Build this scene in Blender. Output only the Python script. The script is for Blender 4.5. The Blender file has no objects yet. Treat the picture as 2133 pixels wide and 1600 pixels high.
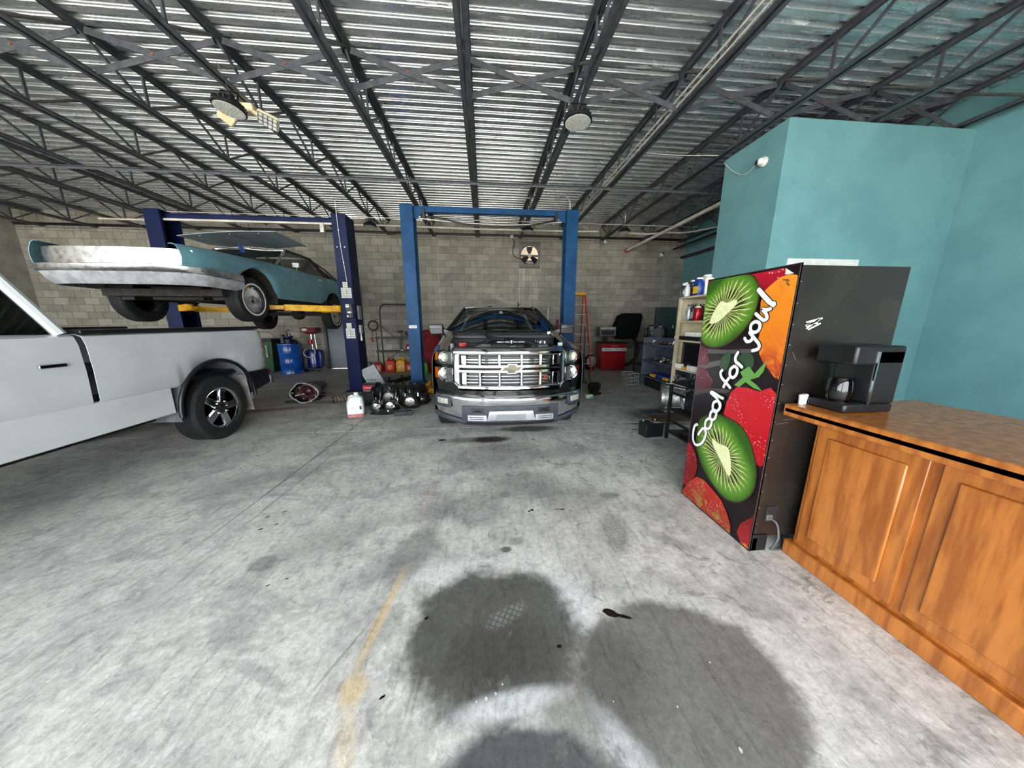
import bpy, math, random
import numpy as np
from mathutils import Matrix, Vector

# ------------------------------------------------------------------ camera, sky, light, exposure
PI = math.pi
FPX, CX, CY = 625.0, 1066.5, 800.0            # focal length and centre in pixels of the 2133x1600 frame
PITCH, YAW, CAMH = math.atan(129/625), math.atan(58/638), 1.525
sc = bpy.context.scene
COL = sc.collection
cd = bpy.data.cameras.new('camera')
cd.sensor_fit = 'HORIZONTAL'; cd.sensor_width = 36.0; cd.lens = 36*FPX/2133
cd.clip_start = 0.05; cd.clip_end = 200
cam = bpy.data.objects.new('camera', cd); COL.objects.link(cam)
cam.location = (0, 0, CAMH); cam.rotation_euler = (PI/2-PITCH, 0, -YAW)
sc.camera = cam
world = bpy.data.worlds.new('daylight'); sc.world = world; world.use_nodes = True
bg = world.node_tree.nodes['Background']
bg.inputs[0].default_value = (0.90, 0.96, 1.0, 1); bg.inputs[1].default_value = 2.0
sun_d = bpy.data.lights.new('sun', 'SUN'); sun_d.energy = 12.0; sun_d.angle = 0.03; sun_d.color = (1, .95, .86)
sun = bpy.data.objects.new('sun', sun_d); COL.objects.link(sun)
sun.rotation_euler = (math.radians(-1), math.radians(38), 0); sun.location = (-6, -8, 12)
BAYS = [(-12.4, -7.6), (-7.0, -2.3), (-1.7, 3.3)]   # open bay doors in the front wall, behind the camera
FRONTY, BAYH, DECKZ, WY = -4.0, 4.1, 4.585, 10.31
vs = sc.view_settings
vs.view_transform = 'Standard'; vs.look = 'None'; vs.gamma = 1.0; vs.use_curve_mapping = False
vs.exposure = 2.8
sc.cycles.max_bounces = 10; sc.cycles.diffuse_bounces = 5; sc.cycles.glossy_bounces = 4
sc.cycles.transparent_max_bounces = 12
sc.cycles.sample_clamp_indirect = 6.0
sc.cycles.caustics_reflective = False; sc.cycles.caustics_refractive = False

# ------------------------------------------------------------------ pixel -> place
_fw = np.array([math.sin(YAW)*math.cos(PITCH), math.cos(YAW)*math.cos(PITCH), -math.sin(PITCH)])
_rt = np.array([math.cos(YAW), -math.sin(YAW), 0.0]); _up = np.cross(_rt, _fw)
_C = np.array([0, 0, CAMH])
def _ray(x, y): return _fw+_rt*(x-CX)/FPX-_up*(y-CY)/FPX
def atZ(x, y, z=0.0): r = _ray(x, y); return _C+r*(z-CAMH)/r[2]
def atY(x, y, Y): r = _ray(x, y); return _C+r*Y/r[1]
def atX(x, y, X): r = _ray(x, y); return _C+r*X/r[0]

# ------------------------------------------------------------------ materials
def lin(c):
    return tuple((v/255/12.92 if v/255 <= .04045 else ((v/255+.055)/1.055)**2.4) for v in c)+(1.0,)
MATS = {}
class NT:
    """small wrapper for node building"""
    def __init__(s, name):
        s.m = bpy.data.materials.new(name); s.m.use_nodes = True
        s.t = s.m.node_tree; s.b = s.t.nodes['Principled BSDF']; s.out = s.t.nodes['Material Output']
    def n(s, typ, **kw):
        nd = s.t.nodes.new(typ)
        for k, v in kw.items(): setattr(nd, k, v)
        return nd
    def set(s, sock, v):
        if isinstance(v, bpy.types.NodeSocket): s.t.links.new(v, sock)
        else: sock.default_value = v
    def math(s, op, a, b=None, c=None, clamp=False):
        nd = s.n('ShaderNodeMath', operation=op, use_clamp=clamp)
        for i, v in enumerate((a, b, c)):
            if v is not None: s.set(nd.inputs[i], v)
        return nd.outputs[0]
    def noise(s, vec, scale, detail=4, rough=.55, dist=0):
        nd = s.n('ShaderNodeTexNoise'); s.set(nd.inputs['Vector'], vec)
        nd.inputs['Scale'].default_value = scale; nd.inputs['Detail'].default_value = detail
        nd.inputs['Roughness'].default_value = rough; nd.inputs['Distortion'].default_value = dist
        return nd.outputs['Fac']
    def ramp(s, f, lo, hi, a=0.0, b=1.0):
        nd = s.n('ShaderNodeMapRange'); s.set(nd.inputs[0], f)
        for i, v in enumerate((lo, hi, a, b)): nd.inputs[i+1].default_value = v
        nd.interpolation_type = 'SMOOTHSTEP'
        return nd.outputs[0]
    def mix(s, f, a, b, blend='MIX'):
        nd = s.n('ShaderNodeMix', data_type='RGBA', blend_type=blend)
        s.set(nd.inputs[0], f); s.set(nd.inputs[6], a); s.set(nd.inputs[7], b)
        return nd.outputs[2]
    def coord(s, kind='Object'):
        return s.n('ShaderNodeTexCoord').outputs[kind]
    def pos(s): return s.n('ShaderNodeNewGeometry').outputs['Position']
    def xyz(s, v):
        nd = s.n('ShaderNodeSeparateXYZ'); s.set(nd.inputs[0], v); return nd.outputs
    def scale(s, v, sx, sy, sz):
        nd = s.n('ShaderNodeVectorMath', operation='MULTIPLY'); s.set(nd.inputs[0], v); nd.inputs[1].default_value = (sx, sy, sz)
        return nd.outputs[0]
    def bump(s, h, strength=.3, dist=.01):
        nd = s.n('ShaderNodeBump'); s.set(nd.inputs['Height'], h)
        nd.inputs['Strength'].default_value = strength; nd.inputs['Distance'].default_value = dist
        s.t.links.new(nd.outputs[0], s.b.inputs['Normal'])
    def p(s, **kw):
        for k, v in kw.items(): s.set(s.b.inputs[k.replace('_', ' ')], v)
def M(name, c, c2=None, sc_=9, rough=.5, metal=0.0, bump=0.0, coat=0.0, spec=.5, rr=.08, stretch=None, lo=.35, hi=.65):
    """procedural paint / plastic / metal: two tones mixed by noise, uneven gloss, optional relief"""
    if name in MATS: return MATS[name]
    c2 = c2 or tuple(v*.82 for v in c)
    t = NT(name); v = t.coord()
    if stretch: v = t.scale(v, *stretch)
    f = t.noise(v, sc_)
    t.p(Base_Color=t.mix(t.ramp(f, lo, hi), lin(c), lin(c2)), Metallic=metal, Specular_IOR_Level=spec, Coat_Weight=coat)
    t.p(Roughness=t.math('MULTIPLY_ADD', f, rr*2, max(rough-rr, .01)))
    if bump: t.bump(t.noise(v, sc_*4), bump, .004)
    MATS[name] = t.m
    return t.m
def emit(name, c, s):
    if name not in MATS:
        t = NT(name); t.p(Base_Color=lin(c), Emission_Color=lin(c), Emission_Strength=s); MATS[name] = t.m
    return MATS[name]
def glass(name, tint, refl=1.0, rough=0.0):
    """thin tinted pane: transparent with a mirror that grows at grazing angles"""
    if name in MATS: return MATS[name]
    t = NT(name); t.t.nodes.remove(t.b)
    tr = t.n('ShaderNodeBsdfTransparent'); tr.inputs[0].default_value = tint+(1,)
    gl = t.n('ShaderNodeBsdfGlossy'); gl.inputs['Roughness'].default_value = rough
    fr = t.n('ShaderNodeFresnel'); fr.inputs[0].default_value = 1.5
    f = t.math('MULTIPLY', fr.outputs[0], t.math('MULTIPLY_ADD', t.noise(t.coord(), 3), .1, refl), clamp=True)
    mx = t.n('ShaderNodeMixShader'); t.set(mx.inputs[0], f)
    t.t.links.new(tr.outputs[0], mx.inputs[1]); t.t.links.new(gl.outputs[0], mx.inputs[2]); t.t.links.new(mx.outputs[0], t.out.inputs[0])
    MATS[name] = t.m
    return t.m

# ------------------------------------------------------------------ mesh building
def T(loc=(0, 0, 0), rx=0, ry=0, rz=0):
    return Matrix.Translation(loc) @ Matrix.Rotation(rz, 4, 'Z') @ Matrix.Rotation(ry, 4, 'Y') @ Matrix.Rotation(rx, 4, 'X')
class B:
    def __init__(s): s.v = []; s.f = []
    def add(s, vs, fs, m=None):
        n = len(s.v)
        s.v += [tuple(m @ Vector(p)) for p in vs] if m is not None else [tuple(map(float, p)) for p in vs]
        s.f += [tuple(n+i for i in f) for f in fs]
        return s
    def bx(s, x0, x1, y0, y1, z0, z1, m=None):
        return s.add([(x0,y0,z0),(x1,y0,z0),(x1,y1,z0),(x0,y1,z0),(x0,y0,z1),(x1,y0,z1),(x1,y1,z1),(x0,y1,z1)],
                     [(3,2,1,0),(4,5,6,7),(0,1,5,4),(1,2,6,5),(2,3,7,6),(3,0,4,7)], m)
    def cyl(s, p0, p1, r0, r1=None, n=14, cap=True, m=None):
        r1 = r0 if r1 is None else r1
        p0, p1 = Vector(p0), Vector(p1); d = (p1-p0).normalized()
        a = d.orthogonal().normalized(); b = d.cross(a)
        vs = [p+r*(a*math.cos(2*PI*i/n)+b*math.sin(2*PI*i/n)) for p, r in ((p0, r0), (p1, r1)) for i in range(n)]
        fs = [(i, (i+1) % n, n+(i+1) % n, n+i) for i in range(n)]
        if cap: fs += [tuple(range(n))[::-1], tuple(range(n, 2*n))]
        return s.add([tuple(v) for v in vs], fs, m)
    def tube(s, pts, r, n=8, closed=False, m=None):
        P = [Vector(p) for p in pts]; k = len(P); rings = []
        rr = r if isinstance(r, (list, tuple)) else [r]*k
        up = None
        for i, p in enumerate(P):
            a = P[(i-1) % k] if (i or closed) else p; b = P[(i+1) % k] if (i < k-1 or closed) else p
            d = (b-a).normalized()
            if up is None: up = d.orthogonal().normalized()
            up = (up-d*up.dot(d)); up = up.normalized() if up.length > 1e-6 else d.orthogonal().normalized()
            w = d.cross(up)
            rings.append([tuple(p+rr[i]*(up*math.cos(2*PI*j/n)+w*math.sin(2*PI*j/n))) for j in range(n)])
        return s.loft(rings, closed_ring=True, cap=not closed, closed_path=closed, m=m)
    def loft(s, rings, closed_ring=True, cap=True, closed_path=False, m=None):
        n = len(rings[0]); k = len(rings); vs = [p for r in rings for p in r]; fs = []
        for i in range(k if closed_path else k-1):
            j2 = (i+1) % k
            for j in range(n if closed_ring else n-1):
                fs.append((i*n+j, i*n+(j+1) % n, j2*n+(j+1) % n, j2*n+j))
        if cap and not closed_path and closed_ring: fs += [tuple(range(n))[::-1], tuple(range((k-1)*n, k*n))]
        return s.add(vs, fs, m)
    def lathe(s, prof, n=24, m=None, cap=True):
        """profile (radius, height) turned about local z"""
        return s.loft([[(r*math.cos(2*PI*i/n), r*math.sin(2*PI*i/n), h) for i in range(n)] for r, h in prof], cap=cap, m=m)
    def prism(s, poly, h0, h1, axis='z', m=None):
        """polygon extruded; axis z: (x,y), y: (x,z), x: (y,z)"""
        def P(a, b, h): return (a, b, h) if axis == 'z' else (a, h, b) if axis == 'y' else (h, a, b)
        n = len(poly)
        vs = [P(a, b, h) for h in (h0, h1) for a, b in poly]
        return s.add(vs, [tuple(range(n))[::-1], tuple(range(n, 2*n))]+[(i, (i+1) % n, n+(i+1) % n, n+i) for i in range(n)], m)
    def beam(s, p0, p1, w, h, up=(0, 0, 1)):
        p0, p1 = Vector(p0), Vector(p1); d = (p1-p0).normalized(); a = d.cross(Vector(up))
        a = a.normalized() if a.length > 1e-5 else d.orthogonal().normalized(); b = a.cross(d)
        r = [[p+a*x*w/2+b*z*h/2 for x, z in ((-1,-1),(1,-1),(1,1),(-1,1))] for p in (p0, p1)]
        return s.loft([[tuple(q) for q in k] for k in r])
    def grid(s, fn, nu, nv, m=None):
        vs = [fn(i/nu, j/nv) for i in range(nu+1) for j in range(nv+1)]
        return s.add(vs, [(i*(nv+1)+j, (i+1)*(nv+1)+j, (i+1)*(nv+1)+j+1, i*(nv+1)+j+1) for i in range(nu) for j in range(nv)], m)
    def torus(s, R, r, n=28, k=10, m=None):
        return s.tube([(R*math.cos(2*PI*i/n), R*math.sin(2*PI*i/n), 0) for i in range(n)], r, k, closed=True, m=m)
    def ell(s, c, r, n=14, k=8):
        cx, cy, cz = c; rx, ry, rz = r
        return s.loft([[(cx+rx*math.sin(PI*(i+.02)/(k+.04))*math.cos(2*PI*j/n), cy+ry*math.sin(PI*(i+.02)/(k+.04))*math.sin(2*PI*j/n), cz-rz*math.cos(PI*(i+.02)/(k+.04))) for j in range(n)] for i in range(k+1)])
    def obj(s, name, mat, parent=None, smooth=38, bevel=0.0, loc=None, solid=0.0, world=False, fix=True):
        V = s.v
        if world and parent is not None:
            w = parent; off = Vector((0, 0, 0))
            while w is not None: off += w.location; w = w.parent
            V = [(x-off.x, y-off.y, z-off.z) for x, y, z in V]
        me = bpy.data.meshes.new(name); me.from_pydata(V, [], s.f)
        if fix:
            import bmesh
            bm = bmesh.new(); bm.from_mesh(me); bmesh.ops.recalc_face_normals(bm, faces=bm.faces); bm.to_mesh(me); bm.free()
        me.materials.append(mat)
        if smooth:
            me.shade_smooth(); me.set_sharp_from_angle(angle=math.radians(smooth))
        o = bpy.data.objects.new(name, me); COL.objects.link(o)
        if parent is not None: o.parent = parent
        if loc is not None: o.location = loc
        if solid:
            md = o.modifiers.new('thickness', 'SOLIDIFY'); md.thickness = solid; md.offset = 0
            if smooth:
                es = o.modifiers.new('crisp_rim', 'EDGE_SPLIT'); es.split_angle = math.radians(max(smooth, 30))
        if bevel:
            md = o.modifiers.new('edge', 'BEVEL'); md.width = bevel; md.segments = 2; md.limit_method = 'ANGLE'; md.angle_limit = math.radians(40)
        return o
def thing(name, label, cat, loc=(0, 0, 0), rz=0.0, group=None):
    o = bpy.data.objects.new(name, None); COL.objects.link(o); o.empty_display_size = .1
    o.location = loc; o.rotation_euler = (0, 0, rz); o['label'] = label; o['category'] = cat
    if group: o['group'] = group
    return o
def sub(name, parent, loc=(0, 0, 0), rot=(0, 0, 0)):
    o = bpy.data.objects.new(name, None); COL.objects.link(o); o.empty_display_size = .05
    o.parent = parent; o.location = loc; o.rotation_euler = rot
    return o
def tag(o, label, cat, group=None):
    o['label'] = label; o['category'] = cat
    if group: o['group'] = group
    return o
def struct(o): o['kind'] = 'structure'; return o
def lab(o, label): o['label'] = label; return o
def dupe(src, parent=None, loc=None):
    o = src.copy(); COL.objects.link(o)
    if parent is not None: o.parent = parent
    if loc is not None: o.location = loc
    return o
def smoothpath(pts, n=6, closed=False):
    P = [np.array(p, float) for p in pts]; k = len(P); out = []
    for i in range(k if closed else k-1):
        if closed: p0, p1, p2, p3 = P[i-1], P[i], P[(i+1) % k], P[(i+2) % k]
        else: p0, p1, p2, p3 = P[max(i-1, 0)], P[i], P[i+1], P[min(i+2, k-1)]
        for j in range(n):
            t = j/n
            out.append(tuple(.5*((2*p1)+(-p0+p2)*t+(2*p0-5*p1+4*p2-p3)*t*t+(-p0+3*p1-3*p2+p3)*t**3)))
    if not closed: out.append(tuple(P[-1]))
    return out
def text_obj(body, size, mat, parent, loc, rot, name='lettering', depth=.001, align='CENTER', sx=1.0):
    cu = bpy.data.curves.new(name, 'FONT'); cu.body = body; cu.size = size; cu.extrude = depth; cu.align_x = align; cu.align_y = 'CENTER'
    tmp = bpy.data.objects.new('tmp', cu); COL.objects.link(tmp)
    me = bpy.data.meshes.new_from_object(tmp); bpy.data.objects.remove(tmp); bpy.data.curves.remove(cu)
    me.materials.clear(); me.materials.append(mat); me.name = name
    o = bpy.data.objects.new(name, me); COL.objects.link(o); o.parent = parent; o.location = loc; o.rotation_euler = rot; o.scale = (sx, 1, 1)
    return o
R = random.Random(7)

# ------------------------------------------------------------------ shared materials
STEEL = M('dark_painted_steel', (80,82,87), (62,64,69), rough=.5, metal=.0, sc_=14)
STEELG = M('grey_primer_tube', (104,100,96), (84,82,80), rough=.5)
BLACKP = M('black_plastic', (24,24,26), (14,14,16), rough=.42)
RUBBER = M('tyre_rubber', (30,30,31), (19,19,20), rough=.75, sc_=20, bump=.2)
CHROME = M('chrome', (225,226,228), (190,192,196), rough=.07, metal=1.0, rr=.03, sc_=4)
DULLAL = M('cast_aluminium', (168,168,166), (120,120,118), rough=.42, metal=.9, sc_=18, bump=.3)
GREASY = M('oily_dark_iron', (46,42,38), (20,18,17), rough=.4, metal=.5, sc_=22, bump=.5)
WHITEP = M('white_plastic', (228,228,224), (205,205,200), rough=.4)
WHITEL = M('white_label', (235,233,225), (222,219,210), rough=.6)
PVC = M('white_pvc', (212,206,194), (188,180,168), rough=.45, sc_=3)
REDP = M('red_plastic', (180,22,24), (140,14,16), rough=.38)
YELP = M('yellow_plastic', (226,172,20), (200,140,10), rough=.4)
INK = M('black_ink', (22,22,24), (34,34,36), rough=.6)
GREYP = M('grey_plastic', (96,98,102), (78,80,84), rough=.5)
TEAL = M('teal_wall_paint', (112,160,163), (102,149,153), sc_=1.6, rough=.55, bump=.06)
LIFTB = M('light_blue_lift_paint', (20,70,112), (15,58,96), sc_=3, rough=.5, spec=.2)
LIFTD = M('navy_lift_paint', (6,23,64), (5,18,52), sc_=3, rough=.5, spec=.2)
LIFTY = M('yellow_lift_paint', (240,182,10), (208,146,6), sc_=8, rough=.42)
TANM = M('tan_shelf_steel', (196,186,156), (172,162,132), sc_=7, rough=.5)
GRYM = M('blue_grey_shelf_steel', (84,90,104), (66,72,85), sc_=7, rough=.5)
# ================================================================== THE SETTING
# ---- concrete floor: stains, drips, tan trail and swirls, all in real floor coordinates
def floor_material():
    t = NT('stained_concrete'); P = t.pos()
    X, Y, Z = t.xyz(P)
    n1 = t.noise(P, 2.2, 5, .62); n2 = t.noise(P, 9, 5, .65); n3 = t.noise(P, 60, 2, .7)
    n4 = t.noise(t.scale(P, 1, 1.8, 1), 1.3, 4, .62, .8)
    col = t.mix(t.ramp(n1, .36, .66), lin((212,209,203)), lin((188,186,182)))
    col = t.mix(t.math('MULTIPLY', t.ramp(n2, .50, .66), .5), col, lin((148,147,146)))
    col = t.mix(t.math('MULTIPLY', t.ramp(n2, .46, .30), .5), col, lin((230,229,226)))
    col = t.mix(t.math('MULTIPLY', t.ramp(n4, .53, .62), .42), col, lin((142,141,139)))
    # darker grey towards the back of the bays, with an uneven edge
    far_dark = t.math('MULTIPLY', t.ramp(t.math('ADD', Y, t.math('MULTIPLY', n1, 3.0)), 4.2, 9.5), .48)
    col = t.mix(far_dark, col, lin((104,101,96)))
    wob = t.math('SUBTRACT', t.noise(P, 5, 4, .62), .5)
    wob2 = t.math('MULTIPLY', t.math('SUBTRACT', t.noise(P, 24, 3, .6), .5), .7)
    wob = t.math('ADD', wob, t.math('MULTIPLY', wob2, .35))
    def blob(cx, cy, rx, ry, soft=.15, amt=1.0, rot=0.0, wobble=.55):
        mp = t.n('ShaderNodeMapping', vector_type='TEXTURE'); t.set(mp.inputs['Vector'], P)
        mp.inputs['Location'].default_value = (cx, cy, 0); mp.inputs['Rotation'].default_value = (0, 0, rot); mp.inputs['Scale'].default_value = (rx, ry, 1)
        ln = t.n('ShaderNodeVectorMath', operation='LENGTH'); t.set(ln.inputs[0], mp.outputs[0])
        d = t.math('MULTIPLY_ADD', wob if rx > .08 else wob2, wobble, ln.outputs['Value'])
        nd = t.n('ShaderNodeMapRange', interpolation_type='SMOOTHSTEP'); t.set(nd.inputs[0], d)
        for i, v in enumerate((1-soft, 1+soft, amt, 0.0)): nd.inputs[i+1].default_value = v
        return nd.outputs[0]
    def line(x0, y0, x1, y1, w, amt=1.0, soft=.5):
        return blob((x0+x1)/2, (y0+y1)/2, math.hypot(x1-x0, y1-y0)/2, w, soft, amt, math.atan2(y1-y0, x1-x0), .25)
    def over(f, c):
        nonlocal col
        col = t.mix(f, col, c)
    # pale washed rims, then the large dark damp patches
    over(blob(.42, 1.32, .16, .20, .5, .6), lin((224,226,226))); over(blob(.55, .72, .10, .25, .6, .6, .3), lin((224,226,226)))
    over(blob(.86, .98, .58, .44, .12, .5), lin((216,215,212))); over(blob(-.02, 1.62, .5, .10, .5, .5), lin((222,221,218)))
    dark = lin((66,65,62)); dark2 = lin((88,86,82))
    over(blob(.02, 1.25, .43, .36, .16, .90, 0, .6), dark)
    over(blob(.84, .96, .46, .35, .10, .82, 0, .42), dark2)
    over(blob(.42, 1.00, .30, .22, .4, .65), dark2)
    over(blob(.02, 1.12, .24, .16, .6, .5), lin((48,47,45)))
    over(blob(.08, .93, .20, .045, .5, .8, .1), lin((216,218,218)))
    over(blob(.10, .70, .33, .16, .2, .9), lin((62,63,66)))
    over(blob(.52, .70, .05, .20, .6, .6, .5), lin((216,218,220)))
    for b in [(-.50,1.82,.13,.27,.35,.62,-.35), (-.42,2.3,.12,.22,.5,.4,-.3), (-1.14,1.98,.32,.16,.6,.4,.5), (-1.45,1.80,.08,.07,.3,.6,0), (-.1,2.28,.26,.24,.35,.45,0),
              (.35,2.6,.40,.26,.35,.48,0), (.75,2.3,.30,.20,.35,.42,.3), (.1,3.25,.6,.32,.4,.42,0), (.95,1.9,.10,.20,.35,.5,-.35), (1.1,2.35,.09,.05,.3,.6,0),
              (.16,2.45,.05,.05,.3,.6,0), (-2.1,3.0,.5,.16,.5,.42,.5), (-1.6,3.6,.45,.12,.5,.42,.5), (-2.2,4.9,.6,.12,.5,.42,0), (1.3,1.75,.16,.06,.5,.5,-.7), (.9,3.3,.4,.16,.4,.42,.2), (.2,1.85,.05,.04,.3,.55,0)]:
        over(blob(*b), lin((112,111,109)))
    over(t.math('MULTIPLY', t.ramp(t.noise(P, 4.2, 6, .7, 1.2), .57, .64), t.ramp(X, -1.6, .6, .15, .55)), lin((116,115,112)))
    # saw cut running away from the camera and drag marks
    over(line(-2.01, 2.1, -1.93, 4.7, .010, .7), lin((92,92,91))); over(line(-1.86, 2.1, -1.80, 3.4, .008, .5), lin((92,92,91)))
    over(line(-.62, 1.33, -.75, 1.05, .007, .5), lin((104,104,104)))
    # tan paint-like trail
    tr = [(-.51,2.62,-.52,2.15,.018,.32), (-.53,1.64,-.60,1.12,.026,.75), (-.595,1.10,-.57,.985,.055,.8), (-.58,1.0,-.49,.70,.034,.42)]
    for x0, y0, x1, y1, w, a in tr:
        f = blob((x0+x1)/2, (y0+y1)/2, math.hypot(x1-x0, y1-y0)/2, w, .5, a, math.atan2(y1-y0, x1-x0), .8)
        over(t.math('MULTIPLY', f, t.ramp(n3, .66, .42, .45, 1.0)), lin((214,186,134)))
    # faint tyre rings left where wheels stood
    for (cx, cy, r) in [(-1.78,4.62,.20), (-2.2,4.36,.24)]:
        ds = t.n('ShaderNodeVectorMath', operation='DISTANCE'); t.set(ds.inputs[0], P); ds.inputs[1].default_value = (cx, cy, 0)
        over(t.ramp(t.math('ABSOLUTE', t.math('SUBTRACT', ds.outputs['Value'], r)), .013, .004, 0, .6), lin((88,86,84)))
    # oil: brown under the truck nose, drips, wet spot
    oil = [(.06,3.76,.24,.10,.35,.9,.05), (-.20,3.76,.34,.09,.5,.6,0), (-.58,3.80,.055,.03,.2,.95,0), (.62,4.12,.4,.12,.4,.8,0), (.645,1.272,.042,.022,.15,1,-.5,.9), (.705,1.248,.045,.010,.25,1,-.35,.9),
           (2.9,4.6,.55,.35,.5,.75,0), (2.6,4.15,.5,.03,.3,.9,-.1), (.12,1.78,.035,.026,.3,.75,0)]
    oilm = None
    for b in oil:
        f = blob(*b); over(f, lin((34,27,22)))
        if b[0] in (.645, .705, -.58): oilm = f if oilm is None else t.math('MAXIMUM', oilm, f)
    over(blob(-3.75, 5.5, .55, .10, .5, .75, .25), lin((132,80,54))); over(blob(-3.0, 5.95, .42, .12, .5, .65), lin((104,66,48)))
    # tread prints: small pads of crossed bars
    for (cx, cy, rx, ry, rot, c) in [(.09, 1.31, .12, .045, .45, (146,145,143)), (.93, 1.80, .075, .17, -.12, (100,99,98))]:
        mp = t.n('ShaderNodeMapping'); mp.inputs['Rotation'].default_value = (0, 0, rot); t.set(mp.inputs['Vector'], P)
        bk = t.n('ShaderNodeTexBrick'); t.set(bk.inputs['Vector'], mp.outputs[0]); bk.inputs['Scale'].default_value = 20; bk.inputs['Mortar Size'].default_value = .07; bk.inputs['Row Height'].default_value = .6; bk.inputs['Brick Width'].default_value = .55; bk.offset = 0
        bk.inputs['Color1'].default_value = bk.inputs['Color2'].default_value = (1, 1, 1, 1); bk.inputs['Mortar'].default_value = (0, 0, 0, 1)
        over(t.math('MULTIPLY', blob(cx, cy, rx, ry, .3, .5 if cx < .5 else .3, rot), bk.outputs['Color']), lin(c))
    # grit, specks and faint drag texture over everything, stains included
    g2 = t.noise(P, 30, 5, .72, .5)
    dg = t.n('ShaderNodeMapping'); dg.inputs['Rotation'].default_value = (0, 0, .6); dg.inputs['Scale'].default_value = (26, 4, 1); t.set(dg.inputs['Vector'], P)
    g3 = t.noise(dg.outputs[0], 1.0, 3, .65, .6)
    k = t.math('ADD', t.ramp(n3, .28, .72, .90, 1.10), t.math('ADD', t.ramp(g2, .34, .68, .14, -.18), t.ramp(g3, .52, .70, .02, -.20)))
    k = t.math('ADD', k, t.ramp(g2, .66, .73, 0, -.25))
    vm_ = t.n('ShaderNodeVectorMath', operation='SCALE'); t.set(vm_.inputs[0], col); t.set(vm_.inputs['Scale'], k); col = vm_.outputs[0]
    t.p(Base_Color=col, Specular_IOR_Level=.35)
    t.p(Roughness=t.math('SUBTRACT', t.math('MULTIPLY_ADD', n2, .25, .52), t.math('MULTIPLY', oilm, .38)))
    t.bump(g2, .12, .01)
    return t.m
CONC = floor_material()
XL, XR = -13.0, 6.82
floor = bpy.data.objects.new('floor', None); COL.objects.link(floor); struct(floor)
B().bx(XL, XR+.1, FRONTY-.2, 4.246, -.15, 0).obj('slab', CONC, floor, smooth=0)
B().bx(XL, XR+.1, 4.254, WY+.3, -.15, 0).obj('slab', CONC, floor, smooth=0)
B().bx(XL, XR+.1, 4.24, 4.26, -.15, -.004).obj('joint_filler', M('pale_joint_sealant', (176,174,168)), floor, smooth=0)
OILF = M('black_oil_film', (20,16,14), (30,24,20), rough=.2)
for (cx, cy, rx, ry, rot) in [(.365,2.20,.018,.013,0), (.34,2.185,.012,.01,0), (.57,2.19,.016,.006,0), (.62,2.185,.022,.007,0), (.595,2.188,.008,.004,0), (-.33,1.33,.012,.008,.4), (-.45,1.0,.014,.005,.6), (.62,3.72,.02,.012,0), (2.15,3.95,.05,.014,0), (-1.95,5.2,.03,.012,0), (.33,1.13,.012,.009,0), (-1.3,1.62,.012,.004,.7), (-1.22,1.66,.01,.004,.7), (-1.7,2.15,.02,.008,.5), (-1.62,2.2,.016,.006,.5), (-1.75,2.3,.018,.006,.5), (-1.66,2.36,.02,.006,.5)]:
    rd_ = random.Random(int(cx*1000+cy*77)); n_ = 16
    B().add([(rx*math.cos(2*PI*i/n_)*rd_.uniform(.7, 1.15), ry*math.sin(2*PI*i/n_)*rd_.uniform(.7, 1.15), 0) for i in range(n_)], [tuple(range(n_))], T((0, 0, 0), rz=rot)).obj('oil_drip', OILF, floor, smooth=0, loc=(cx, cy, .0012))
for (cx, cy, r) in [(-.02,.955,.007), (.02,.97,.005), (.12,.9,.004), (.75,.86,.004), (.9,.72,.007), (-.06,.95,.004), (.05,1.0,.004), (.5,.9,.003), (1.0,1.0,.004)]:
    rd_ = random.Random(int(cx*1000+cy*77)); n_ = 10
    B().add([(r*math.cos(2*PI*i/n_)*rd_.uniform(.6, 1.2), r*1.3*math.sin(2*PI*i/n_)*rd_.uniform(.6, 1.2), 0) for i in range(n_)], [tuple(range(n_))]).obj('paint_fleck', WHITEP, floor, smooth=0, loc=(cx, cy, .0012))
APRON = M('weathered_driveway', (186,184,178), (164,162,156), sc_=3, rough=.8)
struct(B().bx(-30, 24, -26, FRONTY-.2, -.16, -.01).obj('driveway', APRON, None, smooth=0))

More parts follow.
